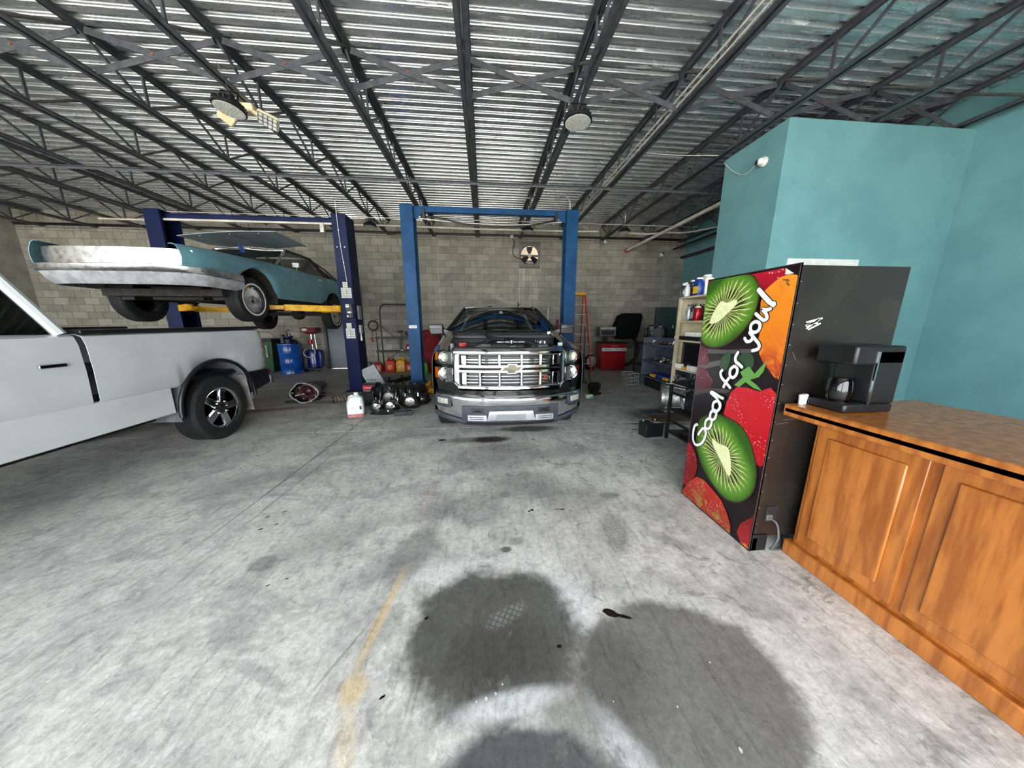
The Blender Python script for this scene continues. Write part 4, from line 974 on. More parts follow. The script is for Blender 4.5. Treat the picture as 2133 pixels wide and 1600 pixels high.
B().tube([cw(-4.2, 6.2, 1.86), cw(-4.15, 7.4, 1.85), cw(-4.1, 8.6, 1.86)], .03, 8).obj('exhaust_pipe', UNDER, CO)
B().bx(*[v for p in zip(cw(-5.35, 5.95, 2.0), cw(-3.97, 6.0, 2.55)) for v in p]).obj('firewall', UNDER, CO)
B().bx(*[v for p in zip(cw(-5.0, 5.0, 2.1), cw(-4.3, 5.8, 2.4)) for v in p]).obj('engine_block', GREASY, CO, bevel=.03)
B().grid(lambda u, v: cw(-4.66+(-1+2*u)*.88, CF-.02+.25*(1-2*u)**4*.6, 2.08+.36*v), 12, 3).obj('grille_panel', OLDCHR, CO, solid=.01)
fb = [cw(-4.66+x, CF-.10+.85*max(0, abs(x)-.72)**1.2*1.6, 2.20) for x in (-.97, -.95, -.9, -.8, -.5, 0, .5, .8, .9, .95, .97)]
fb = [cw(-3.70-1.92, 5.22, 2.19)]+fb+[cw(-3.70, 5.22, 2.19)]
B().loft([[(x, y, z-.05), (x, y-.03, z-.02), (x, y-.03, z+.025), (x, y+.02, z+.04), (x, y+.04, z-.05)] for x, y, z in fb]).obj('front_bumper', OLDCHR, CO, smooth=50)
B().loft([[(x*.985, y+.02, z-.055), (x*.97, y+.05, z-.13), (x*.93, y+.10, z-.20), (x*.93, y+.12, z-.19), (x*.97, y+.07, z-.055)] for x, y, z in fb], cap=False).obj('roll_pan', M('pale_grey_primer', (170,172,174), (140,142,144), rough=.5), CO, smooth=50)
B().bx(*[v for p in zip(cw(-5.5, CR, 2.1), cw(-3.82, CR+.12, 2.25)) for v in p]).obj('rear_bumper', OLDCHR, CO, bevel=.03)
B().bx(*[v for p in zip(cw(-5.5, CR-.02, 2.1), cw(-3.82, CR, 2.5)) for v in p]).obj('tail_panel', COUPE, CO, bevel=.01)
for x in (-5.1, -4.25):
    B().loft([[cw(x-.25, 7.35, 2.1), cw(x+.25, 7.35, 2.1), cw(x+.25, 7.47, 2.1), cw(x-.25, 7.47, 2.1)], [cw(x-.24, 7.45, 2.62), cw(x+.24, 7.45, 2.62), cw(x+.24, 7.55, 2.62), cw(x-.24, 7.55, 2.62)]]).obj('seat_back', M('green_vinyl_seat', (96,110,92), (80,92,76)), CO, bevel=.03)
B().torus(.19, .012, 24, 6, m=T(cw(-4.24, 6.62, 2.60), rx=-1.1)).obj('steering_wheel', OLDCHR, CO)
mr = sub('door_mirror', CO, cw(-3.76, 6.80, 2.645))
B().loft([[(-.05, -.055, -.045), (.06, -.055, -.045), (.075, -.055, .045), (-.06, -.055, .045)], [(-.03, .045, -.03), (.04, .045, -.03), (.05, .045, .03), (-.04, .045, .03)]]).obj('mirror_head', WHITEP, mr, bevel=.01)
B().cyl((0, 0, -.045), (-.02, .01, -.10), .012).obj('mirror_stalk', OLDCHR, mr)
# its hood, laid loose on the roof
hood = thing('car_hood', 'loose grey-teal hood panel lying on the roof of the old coupe', 'hood', (-4.5, 6.6, 3.03))
def hoodf(u, v):
    x = -5.42+1.84*u; y = 5.98+.30*(1-u)*(1-v)+(.95+.35*math.sin(PI*min(1, u*1.1)))*v
    return (x+4.5, y-6.6, .03*math.sin(PI*u)+.05*(1-v)*.6*u+.005)
B().grid(hoodf, 14, 8).obj('hood_skin', M('weathered_hood', (140,156,162), (122,138,146), sc_=3, rough=.45), hood, solid=.012)
m = B()
for u in (.2, .5, .8): m.tube([Vector(hoodf(u, v))-Vector((0, 0, .012)) for v in (.08, .5, .92)], .010, 6)
m.obj('hood_brace', MATS['weathered_hood'], hood)
o = B().grid(lambda u, v: (.05*v+.07*u, -.01*math.sin(7*v)*u, -.15*v+.005*math.sin(11*u)), 6, 8).obj('shop_rag', M('blue_rag', (8,36,96), (6,26,76), rough=.9, bump=.4), None, solid=.006, loc=tuple(atY(493, 507, 5.9)))
tag(o, 'blue cloth hanging below the loose hood in front of the coupe windscreen', 'rag')

# ================================================================== WHITE PICKUP, TAIL TOWARDS THE WALL
WPAINT = M('white_car_paint', (214,218,220), (204,208,210), rough=.22, coat=.6, rr=.04, sc_=2)
WX = -3.45
wt = thing('pickup_truck', 'white pickup truck parked below the raised coupe, tail to the wall', 'truck', (WX-1.0, 2.2, 0))
ww_ = lambda x, y, z: (x-(WX-1.0), y-2.2, z)
WR = 4.17
def wzb(y):
    z = .80
    d = abs(y-WR)
    if d < .56: z = max(z, .48+math.sqrt(.56**2-d*d))
    d = abs(y-.35)
    if d < .56: z = max(z, .48+math.sqrt(.56**2-d*d))
    return z
for s in (-1, 1):
    def wside(name, ya, yb, n, zt):
        rings = []
        for i in range(n+1):
            y = ya+(yb-ya)*i/n; zb = wzb(y); k = 0
            if y > 4.95: k = .05*((y-4.95)/.17)**2
            t = zt-(.09*max(0, (y-5.02)/.10)**2 if name == 'bed_side' else 0)
            sec = [(.86, t), (.93-k, t), (.975-k, t-.02), (.995-k, t-.09), (1.0-k, (t+zb)/2), (.985-k, zb+.03), (.95-k, zb)]
            rings.append([ww_(WX-1.0+s*x, y, z) for x, z in sec])
        return B().loft(rings, closed_ring=False, cap=False).obj(name, WPAINT, wt, smooth=50, solid=.006)
    wside('bed_side', 2.95, 5.12, 40, 1.42); wside('cab_side', 1.25, 2.90, 6, 1.42); wside('front_fender', -.50, 1.24, 34, 1.30)
    xo = WX-1.0+s*1.0
    B().tube([ww_(xo, WR+.565*math.cos(a), .48+.565*math.sin(a)) for a in [-.05+PI*1.03*i/24 for i in range(25)]], .022, 8).obj('arch_moulding', BLACKP, wt)
    well(.55, .42, wt, ww_(xo-s*.03, WR, .48), s, M('pale_inner_arch', (120,124,130), (96,100,104), rough=.8))
    well(.55, .42, wt, ww_(xo-s*.03, .35, .48), s, MATS['pale_inner_arch'])
    B().bx(*[v for p in zip(ww_(xo-s*.10, .95, .52), ww_(xo-s*.02, 3.58, .82)) for v in p]).obj('rocker_panel', WPAINT, wt, bevel=.01)
    B().bx(min(0, -s*.24), max(0, -s*.24), 0, .008, -.33, .30, m=T(ww_(xo-s*.03, 4.66, .56), rx=.12)).obj('mud_flap', M('grey_mud_flap', (150,144,138), (120,116,112)), wt, bevel=.004)
    B().loft([[ww_(xo-s*.01, 4.70, .50), ww_(xo-s*.01, 5.10, .58), ww_(xo-s*.02, 5.10, .80), ww_(xo-s*.01, 4.66, .80)], [ww_(xo-s*.1, 4.70, .50), ww_(xo-s*.1, 5.10, .58), ww_(xo-s*.1, 5.10, .80), ww_(xo-s*.1, 4.66, .80)]]).obj('lower_trim', BLACKP, wt, bevel=.008)
    B().loft([[ww_(xo-s*.012, 5.03, 1.00), ww_(xo-s*.045, 5.135, 1.00), ww_(xo-s*.045, 5.125, 1.24), ww_(xo-s*.012, 5.05, 1.24)], [ww_(xo-s*.15, 5.11, 1.02), ww_(xo-s*.15, 5.14, 1.02), ww_(xo-s*.15, 5.13, 1.27), ww_(xo-s*.15, 5.10, 1.27)]]).obj('tail_lamp', M('red_tail_lens', (206,30,30), (150,14,16), rough=.12, coat=.5), wt, bevel=.008)
    B().bx(*[v for p in zip(ww_(xo-s*.16, 2.95, 1.42), ww_(xo-s*.02, 5.05, 1.46)) for v in p]).obj('bed_rail_cap', BLACKP, wt, bevel=.01)
    wheel(wt, ww_(xo-s*.15, WR, .42), .42, .29, .26, s, spokes=5)
    wheel(wt, ww_(xo-s*.15, .35, .42), .42, .29, .26, s, spokes=5)
    B().bx(min(0, s*.02), max(0, s*.02), -.08, .08, -.015, .015, m=T(ww_(xo, 2.7, 1.18))).obj('door_handle', CHROME, wt, bevel=.005)
    B().add([ww_(xo-s*.07, 1.2, 1.43), ww_(xo-s*.07, 2.8, 1.43), ww_(xo-s*.25, 2.7, 1.86), ww_(xo-s*.25, 1.6, 1.86)], [(0, 1, 2, 3)]).obj('side_window', TINTS, wt)
    for (a, b_) in (((.07, .95, 1.42), (.26, 1.62, 1.88)), ((.07, 2.86, 1.42), (.26, 2.74, 1.88))):
        B().tube([ww_(xo-s*a[0], a[1], a[2]), ww_(xo-s*b_[0], b_[1], b_[2])], .04, 8).obj('pillar', WPAINT, wt)
c_ = WX-1.0
B().bx(*[v for p in zip(ww_(c_-.86, 5.08, .80), ww_(c_+.86, 5.13, 1.42)) for v in p]).obj('tailgate', WPAINT, wt, bevel=.015)
B().bx(*[v for p in zip(ww_(c_-.9, 2.95, .82), ww_(c_+.9, 5.08, .88)) for v in p]).obj('bed_floor', BLACKP, wt)
B().bx(*[v for p in zip(ww_(c_-.9, 2.9, .5), ww_(c_+.9, 2.94, 1.42)) for v in p]).obj('cab_back', WPAINT, wt)
rb = [(c_-.98, 5.02), (c_-.96, 5.20), (c_-.85, 5.27), (c_+.85, 5.27), (c_+.96, 5.20), (c_+.98, 5.02)]
B().loft([[ww_(x, y, .56), ww_(x, y+.02, .62), ww_(x, y+.02, .76), ww_(x, y-.04, .78), ww_(x, y-.06, .56)] for x, y in rb]).obj('rear_bumper', CHROME, wt, smooth=50)
B().grid(lambda u, v: ww_(c_+(-1+2*u)*.74, 1.62+1.12*v, 1.88+.05*(1-(1-2*u)**2)), 6, 4).obj('roof', WPAINT, wt, solid=.02)
B().add([ww_(c_-.9, .92, 1.42), ww_(c_+.9, .92, 1.42), ww_(c_+.72, 1.62, 1.88), ww_(c_-.72, 1.62, 1.88)], [(0, 1, 2, 3)]).obj('windscreen', TINTS, wt)
B().add([ww_(c_-.86, 2.86, 1.42), ww_(c_+.86, 2.86, 1.42), ww_(c_+.70, 2.76, 1.86), ww_(c_-.70, 2.76, 1.86)], [(0, 1, 2, 3)]).obj('rear_window', TINTS, wt)
B().grid(lambda u, v: ww_(c_+(-1+2*u)*.90, -.5+1.5*v, 1.27+.14*v+.03*(1-(1-2*u)**2)), 6, 4).obj('hood', WPAINT, wt, solid=.02)
B().bx(*[v for p in zip(ww_(c_-.92, -.60, .55), ww_(c_+.92, -.48, 1.25)) for v in p]).obj('front_end', CHROME, wt, bevel=.04)
B().bx(*[v for p in zip(ww_(c_-.7, -.3, .42), ww_(c_+.7, 5.0, .60)) for v in p]).obj('frame_rails', GREASY, wt)
for y in (.35, WR): B().cyl(ww_(c_-.8, y, .42), ww_(c_+.8, y, .42), .06).obj('axle', GREASY, wt)
# ================================================================== CEILING FITTINGS, PIPES, CAMERAS
LEDW = M('led_lens', (216,216,210), (184,184,178), sc_=60, rough=.35, lo=.45, hi=.55)
def highbay(loc, label, tilt=(0, 0), lean=0.0):
    t = thing('high_bay_light', label, 'light', loc, 0, 'round LED high bay lights')
    t.rotation_euler = (tilt[0], tilt[1], 0); t.scale = (.84, .84, .84)
    B().lathe([(.08, .10), (.13, .085), (.165, .03), (.185, .0), (.185, -.02), (.168, -.028)], 36, cap=True).obj('housing', BLACKP, t)
    B().lathe([(.166, -.024), (.166, -.030), (.10, -.032), (.002, -.033)], 36).obj('lens', LEDW, t)
    m = B()
    for r, n in ((.03, 5), (.065, 10), (.10, 16), (.138, 22)):
        for k in range(n):
            a = 2*PI*k/n+r*9; m.cyl((r*math.cos(a), r*math.sin(a), -.036), (r*math.cos(a), r*math.sin(a), -.031), .007, n=6)
    o = m.obj('led_dots', M('led_dot', (150,150,140), (130,130,122)), t); o['kind'] = 'stuff'
    for k in range(20):
        a = 2*PI*k/20; B().beam((.09*math.cos(a), .09*math.sin(a), .08), (.176*math.cos(a), .176*math.sin(a), .03), .006, .03).obj('cooling_fin', BLACKP, t)
    B().lathe([(.06, .10), (.06, .16), (.05, .165)], 20).obj('driver', BLACKP, t, bevel=.004)
    for s in (-1, 1): B().bx(s*.10-.006, s*.10+.006, -.012, .012, .05, .20).obj('yoke', BLACKP, t)
    B().bx(-.11, .11, -.012, .012, .195, .205).obj('yoke_bar', BLACKP, t)
    B().tube([(0, 0, .205), (lean*.3, 0, .30), (lean, 0, .52)], .005, 6).obj('hanger', CHROME, t)
    return t
highbay((1.08, 3.78, 3.72), 'round LED high bay light hanging nearest, right of the middle joist', (-.05, .02), .09)
highbay((-2.78, 4.16, 3.86), 'round LED high bay light at the left edge beside the flood light', (-.08, .10), -.14)
highbay((1.19, 8.52, 3.90), 'round LED high bay light near the back wall above the fan')
highbay((-2.82, 8.5, 3.90), 'round LED high bay light near the back wall, between the two lifts')
highbay((-5.45, 8.55, 3.90), 'round LED high bay light near the back wall, above the old coupe')
highbay((3.80, 8.42, 3.90), 'round LED high bay light near the back wall, right of the light blue lift')
CREAM = M('cream_plastic', (226,214,176), (214,200,160), rough=.4)
fl = thing('flood_light', 'cream two-head motion flood light fixed under a joist at upper left', 'light', (-2.90, 4.62, 4.12)); fl.scale = (1.3, 1.3, 1.3)
B().bx(-.09, .09, -.05, .05, -.04, .03).obj('base', CREAM, fl, bevel=.015)
for s, lp, rz in ((1, (.19, .0, -.09), .5), (-1, (-.10, -.10, -.12), -.6)):
    h = sub('lamp_head', fl, lp, (-.55, .25*s, rz))
    B().bx(-.085, .085, -.065, .065, -.02, .025).obj('head_shell', CREAM, h, bevel=.018)
    if s == 1:
        B().bx(-.078, .078, -.058, .058, -.0215, -.019).obj('led_board', M('grey_led_board', (120,116,110)), h)
        for i in range(4):
            for j in range(3): B().bx(-.07+i*.036, -.042+i*.036, -.052+j*.037, -.024+j*.037, -.024, -.018).obj('led_cell', WHITEP, h, bevel=.003)
    B().cyl((-s*.06, 0, .0), (-s*.14, .02, .06), .018).obj('swivel', CREAM, h)
def camera_dome(loc, label, rot):
    t = thing('security_camera', label, 'camera', loc); t.rotation_euler = rot
    B().lathe([(.062, 0), (.060, .03), (.048, .04)], 24).obj('mount', WHITEP, t)
    B().ell((0, 0, .06), (.048, .048, .048), 18, 10).obj('eyeball', WHITEP, t)
    B().lathe([(.034, .088), (.036, .098), (.030, .106), (.004, .108)], 18, m=T((0, 0, 0), rx=-.25)).obj('lens', BLACKP, t)
camera_dome(tuple(atX(1592, 337, 3.995)), 'white eyeball security camera on the teal wall', (0, -PI/2, 0))
camera_dome(tuple(atY(1378, 531, WY-.005)), 'white eyeball security camera on the concrete block wall', (PI/2, 0, 0))
def wire(name, pts, r, mat, label, cat='cable', n=6, res=6):
    return tag(B().tube(smoothpath(pts, res), r, n).obj(name, mat), label, cat)
cpx = atX(1592, 325, 3.99)
wire('camera_cable', [(3.99, cpx[1], cpx[2]), (3.985, 4.75, 3.72), (3.985, 5.0, 3.86), (3.98, 5.24, 4.10)], .005, CABLE, 'thin white cable looping along the teal wall to its camera')
wire('ceiling_cable', [tuple(atZ(1345, 318, 4.21)), tuple(atZ(1400, 323, 4.2)), tuple(atZ(1440, 324, 4.2)), tuple(atZ(1498, 324, 4.16))], .005, CABLE, 'thin white cable strung across the ceiling towards the teal wall')
# conduits and pipes
EMT = M('galvanised_conduit', (176,178,180), (150,152,154), rough=.35, metal=.8)
CRM = M('cream_conduit', (206,200,188), (190,182,170), rough=.4)
for i, dz in enumerate((0, .06)):
    wire('joist_conduit', [(JX(2)-.05-dz*.3, 1.6, 4.20+dz), (JX(2)-.05-dz*.3, 6.9, 4.20+dz), (JX(2)-.045, 7.6, 4.21+dz), (JX(2)-.02, 8.6, 4.24)], .011, CRM, ('lower' if i == 0 else 'upper')+' cream conduit running along the second joist right of middle', 'pipe', 8)
wire('roof_conduit', [(-.3, 8.1, 4.5), (1.2, 8.05, 4.5), (1.75, 8.0, 4.48), (1.86, 7.6, 4.40), (1.88, 7.0, 4.10), (1.88, 6.92, 3.84)], .010, CRM, 'cream conduit dropping onto the right post of the light blue lift', 'pipe', 8)
PZ = float(atY(1000, 477, 9.05)[2])
wp_ = wire('wrapped_pipe', [(-9.5, 9.05, PZ), (-5.8, 9.05, PZ), (-3.0, 9.05, PZ+.02), (-1.5, 9.05, PZ+.01), (0.0, 9.05, PZ-.005), (1.5, 9.05, PZ), (2.6, 9.05, PZ+.005), (3.3, 9.05, PZ+.02)], .024, PVC, 'white wrapped pipe along the back of the shop behind both lifts', 'pipe', 10)
wire('wrapped_pipe', [(4.02, 9.0, PZ), (4.7, 9.0, PZ-.03), (5.3, 8.95, PZ+.01), (5.9, 8.8, PZ), (6.5, 7.8, PZ-.02), (6.815, 6.8, PZ)], .026, PVC, 'white wrapped pipe curving towards the teal wall at upper right', 'pipe', 10)
for k_ in range(-6, 3): B().bx(JX(k_)-.012, JX(k_)+.012, 9.04, 9.06, min(PZ, 4.15)-.03, max(PZ, 4.15)+.045).obj('strap', STEELG, wp_)
TZ = float(atY(900, 457, 8.0)[2])
wire('thin_line', [(-7.5, 8.0, TZ), (-2.5, 8.0, TZ), (1.0, 8.0, TZ+.01), (5.6, 8.0, TZ)], .007, PVC, 'thin pale line strung level below the roof deck near the back', 'pipe', 6)
pv = thing('drain_pipe', 'long white plastic pipe with a red end fixed to the back wall at right', 'pipe', (4.77, 9.9, 3.86))
B().cyl((0, .37, 0), (0, -4.6, .0), .042, n=16).obj('pipe', PVC, pv)
for y in (-.9, -2.6): B().lathe([(.047, -.035), (.047, .035)], 16, m=T((0, y, 0), rx=PI/2)).obj('coupling', PVC, pv)
B().lathe([(.075, -.01), (.07, .05), (.05, .06)], 16, m=T((0, .385, 0), rx=PI/2)).obj('end_flange', M('red_primer', (168,52,40), (120,40,32), rough=.6), pv)
for y in (-1.4, -3.2): B().tube([(0, y, .045), (0, y, .32)], .004, 5).obj('hanger_rod', STEELG, pv)
wire('wall_pipe', [tuple(atX(1417, 537, 6.72)), tuple(atX(1452, 527, 6.72)), tuple(atX(1492, 514, 6.72))], .045, M('dark_iron_pipe', (66,62,58), (48,46,44), rough=.6), 'dark iron pipe along the far teal wall', 'pipe', 12, 3)
for i, (dx, dz, lb) in enumerate(((0, 0, 'nearer'), (.10, .05, 'farther'))):
    wire('black_conduit', [(6.37+dx, WY-.06, 3.92+dz), (6.42+dx, 9.0, 3.93+dz), (6.47+dx, 7.6, 3.95+dz), (6.5+dx, 6.2, 3.96+dz)], .026, BLACKP, f'{lb} of two black conduits running out from the top of the grey electrical conduits', 'pipe', 8, 3)
# electrical panel and vertical conduits
ep = thing('electrical_panel', 'dark green-grey electrical cabinet on the back wall below the vertical conduits', 'cabinet', (6.30, WY-.004, .9))
PNL = M('dark_green_grey_enamel', (62,76,76), (52,66,66), rough=.4)
B().bx(-.34, .36, -.16, 0, -.2, 1.13).obj('box', PNL, ep, bevel=.006)
B().bx(-.31, .33, -.175, -.16, -.17, 1.10).obj('door', PNL, ep, bevel=.004)
B().bx(.25, .29, -.195, -.175, .40, .52).obj('latch', CHROME, ep, bevel=.004)
B().bx(-.02, .05, -.178, -.175, 1.05, 1.065).obj('name_plate', BLACKP, ep)
for k in range(7):
    x = 6.14+.065*k; top = 3.88-.03*(k % 3)
    if k == 0: x = 6.10; top = 3.68
    o = thing('conduit', f'{["leftmost", "second", "third", "fourth", "fifth", "sixth", "rightmost"][k]} of seven vertical metal conduits above the electrical cabinet', 'pipe', (x, WY-.03, 2.03), 0, 'vertical conduits')
    B().cyl((0, 0, 0), (0, 0, top-2.03), .011, n=8).obj('tube', EMT, o)
    B().cyl((0, 0, 0), (0, 0, .04), .016, n=8).obj('connector', EMT, o)
    B().bx(-.025, .025, .008, .028, .50, .525).obj('strap', EMT, o)
wire('fan_cord', [tuple(atY(1067, 496, WY-.02)), tuple(atY(1071, 505, WY-.03)), tuple(atY(1068, 522, WY-.02)), tuple(atY(1070, 532, WY-.02)), tuple(atY(1077, 537, WY-.03)), tuple(atY(1086, 540, WY+.02))], .012, HOSE, 'thick black cord hanging from a junction box to the wall fan')
jb = atY(1066, 494, WY)
tag(B().bx(jb[0]-.05, jb[0]+.05, WY-.05, WY, jb[2]-.05, jb[2]+.05).obj('junction_box', M('grey_junction_box', (190,186,178)), bevel=.008), 'small grey junction box above left of the wall fan', 'box')
wire('wall_wire', [tuple(atY(902, 493, WY-.02)), tuple(atY(908, 505, WY-.02)), tuple(atY(911, 515, WY-.01)), tuple(atY(913, 560, WY-.01)), tuple(atY(917, 625, WY-.01)), tuple(atY(918, 672, WY-.01))], .006, PVC, 'thin pale wire running straight down the block wall inside the light blue lift')
bl = atY(1252, 504, 9.95); bl[0] = JX(3)+.0
lb_ = thing('light_bulb', 'white bulb lamp hanging under a joist right of the light blue lift', 'light', tuple(bl))
B().lathe([(.065, -.045), (.06, -.03), (.03, .03), (.02, .05)], 18).obj('bulb', WHITEP, lb_)
B().lathe([(.022, .05), (.022, .09)], 12).obj('socket', GREYP, lb_)
B().tube([(0, 0, .09), (0, 0, 4.16-bl[2])], .004, 5).obj('cord', HOSE, lb_)
# wall fan, blades at rest, daylight behind
fan = thing('wall_fan', 'three-blade exhaust fan set in the back wall with daylight behind it', 'fan', (1.515, WY, 3.645))
BLK = M('grey_fan_frame', (120,116,106), (100,97,90), rough=.6)
hw = .325
n = 32; ring = [(.30*math.cos(2*PI*i/n), max(-.265, .30*math.sin(2*PI*i/n))) for i in range(n)]
sq = []
for i in range(n):
    a = 2*PI*i/n; c, s_ = math.cos(a), math.sin(a); k = hw*1.03/max(abs(c), abs(s_)); sq.append((k*c, k*s_))
m = B(); m.loft([[(x, .0, z) for x, z in sq], [(x, -.004, z) for x, z in ring], [(x, .16, z) for x, z in ring]], cap=False)
m.obj('frame', BLK, fan, smooth=30)
m = B(); m.tube([(x*1.0, -.012, z) for x, z in ring], .012, 6, closed=True); m.obj('shroud_ring', BLACKP, fan)
B().lathe([(.002, -.03), (.06, -.025), (.066, .02), (.05, .05)], 20, m=T((0, .02, 0), rx=PI/2+PI)).obj('hub', M('pale_hub', (196,190,186), (176,172,168)), fan)
for a in (PI/2, PI/2+2.2, PI/2-2.2):
    c, s_ = math.cos(a), math.sin(a)
    def q(r, o, y): return (r*c-o*s_, y, r*s_+o*c)
    B().loft([[q(.05, -.03, .04), q(.05, .03, .08), q(.05, .03, .086), q(.05, -.03, .046)], [q(.18, -.085, .03), q(.18, .085, .09), q(.18, .085, .096), q(.18, -.085, .036)], [q(.285, -.10, .03), q(.285, .09, .09), q(.285, .09, .096), q(.285, -.10, .036)]]).obj('blade', BLACKP, fan, bevel=.002)
B().bx(-.31, .31, .12, .14, -.02, .045).obj('motor_bracket', STEEL, fan)
m = B()
for i in range(3): m.bx(-.31, .31, .17, .175, -.29+i*.06, -.27+i*.06+.03)
m.obj('lower_shutter', STEEL, fan)
struct(B().bx(-14, 9, WY+6, WY+6.2, -.1, 6.5).obj('neighbour_wall', M('cream_neighbour_wall', (96,76,58), (70,58,46), sc_=.6, rough=.9), None, smooth=0))
struct(B().bx(-14, 9, WY+.35, WY+6, -.2, -.02).obj('back_alley', APRON, None, smooth=0))

# ================================================================== VENDING MACHINE WITH FRUIT PRINT
VX, VYF, VYN, VH = 1.762, 2.325, 1.614, 1.85
vm = thing('vending_machine', 'tall vending machine with a fruit picture reading Good for you on its side', 'vending machine', (2.1, 1.97, 0))
V = lambda x, y, z: (x-2.1, y-1.97, z)
VBLK = M('black_brown_cabinet', (40,36,32), (30,27,25), rough=.28, sc_=3, coat=.2)
B().bx(*[v for p in zip(V(VX+.012, VYN+.012, .10), V(2.48, VYF-.005, VH-.01)) for v in p]).obj('cabinet', VBLK, vm, bevel=.006)
B().bx(*[v for p in zip(V(VX+.012, VYN, .0), V(VX+.12, VYN+.04, .12)) for v in p]).bx(*[v for p in zip(V(VX+.012, VYN, .0), V(VX+.05, VYF, .10)) for v in p]).obj('kick_plate', BLACKP, vm, bevel=.003)
for (x, y) in ((2.44, 1.68), (2.44, 2.28)): B().cyl(V(x, y, 0), V(x, y, .1), .025).obj('foot', BLACKP, vm)
B().bx(*[v for p in zip(V(VX+.08, VYN+.004, .22), V(VX+.16, VYN+.012, .33)) for v in p]).obj('plug_recess', INK, vm)
B().bx(*[v for p in zip(V(VX+.085, VYN-.004, .23), V(VX+.125, VYN+.006, .27)) for v in p]).obj('socket_plate', EMT, vm, bevel=.002)
for z in np.linspace(.2, 1.75, 14): B().cyl(V(VX+.03, VYN+.013, z), V(VX+.03, VYN+.008, z), .004, n=6).obj('rivet', EMT, vm)
m = B()
for (a, b_, c, d) in ((.05, .98, .20, 1.02), (.08, .93, .16, .93), (.04, .90, .12, .91), (.06, 1.35, .09, 1.30)):
    m.beam(V(VX+a, VYN+.0115, b_), V(VX+c, VYN+.0115, d), .001, .002)
m.obj('scratches', EMT, vm)
m = B()
for k in range(7): m.beam(V(VX+.14+R.uniform(-.03, .03), VYN+.0112, 1.50+R.uniform(-.03, .03)), V(VX+.19+R.uniform(-.03, .03), VYN+.0112, 1.53+R.uniform(-.02, .02)), .003, .008)
m.obj('paint_chips', WHITEP, vm)
# picture panel on the -x side. px -> (y,z) on that plane
def vp(x, y): p = atX(x, y, VX); return (p[1], p[2])
def c1(pts): return [vp(1400+a/4.848, 530+b/4.848) for a, b in pts]
def c2(pts): return [vp(1400+a/4.444, 840+b/4.444) for a, b in pts]
PY0, PY1, PZ0, PZ1 = VYN+.006, VYF-.006, .012, VH-.012
def clip(poly):
    for ax, v, sgn in ((0, PY0, 1), (0, PY1, -1), (1, PZ0, 1), (1, PZ1, -1)):
        out = []
        for i in range(len(poly)):
            a, b_ = poly[i-1], poly[i]; da, db = sgn*(a[ax]-v), sgn*(b_[ax]-v)
            if (da >= 0) != (db >= 0):
                t = da/(da-db); out.append((a[0]+t*(b_[0]-a[0]), a[1]+t*(b_[1]-a[1])))
            if db >= 0: out.append(b_)
        poly = out
        if not poly: return []
    return poly
pan = B().bx(*[v for p in zip(V(VX+.0005, VYN, 0.004), V(VX+.012, VYF, VH)) for v in p]).obj('picture_panel', M('print_black', (16,12,15), (30,20,24), sc_=3, rough=.3, spec=.3), vm, bevel=.001)
B().bx(*[v for p in zip(V(VX-.002, VYN, 0), V(VX+.012, VYN+.005, VH)) for v in p]).bx(*[v for p in zip(V(VX-.002, VYN, VH-.005), V(VX+.012, VYF, VH)) for v in p]).bx(*[v for p in zip(V(VX-.002, VYF-.005, 0), V(VX+.012, VYF, VH)) for v in p]).bx(*[v for p in zip(V(VX-.002, VYN, 0), V(VX+.012, VYF, .005)) for v in p]).obj('panel_edge', M('dark_metal_edge', (110,100,98), rough=.3, metal=.7), vm)
layer = [0]
def printp(name, poly, mat, smooth=4, label=None):
    if smooth: poly = smoothpath(poly, smooth, closed=True)
    poly = clip([(p[0], p[1]) for p in poly])
    if len(poly) < 3: return None
    layer[0] += 1; x = VX-.0006-.00022*layer[0]
    o = B().add([V(x, y, z) for y, z in poly], [tuple(range(len(poly)))]).obj(name, mat, vm, smooth=0, fix=False)
    # normals towards -x
    if o.data.polygons and o.data.polygons[0].normal.x > 0: o.data.flip_normals()
    if label: o['label'] = label
    return o
def ppos(t):
    """local coordinates of the panel: y to the left, z up"""
    return t.coord()
def gloss(t): t.p(Roughness=.3, Specular_IOR_Level=.35)
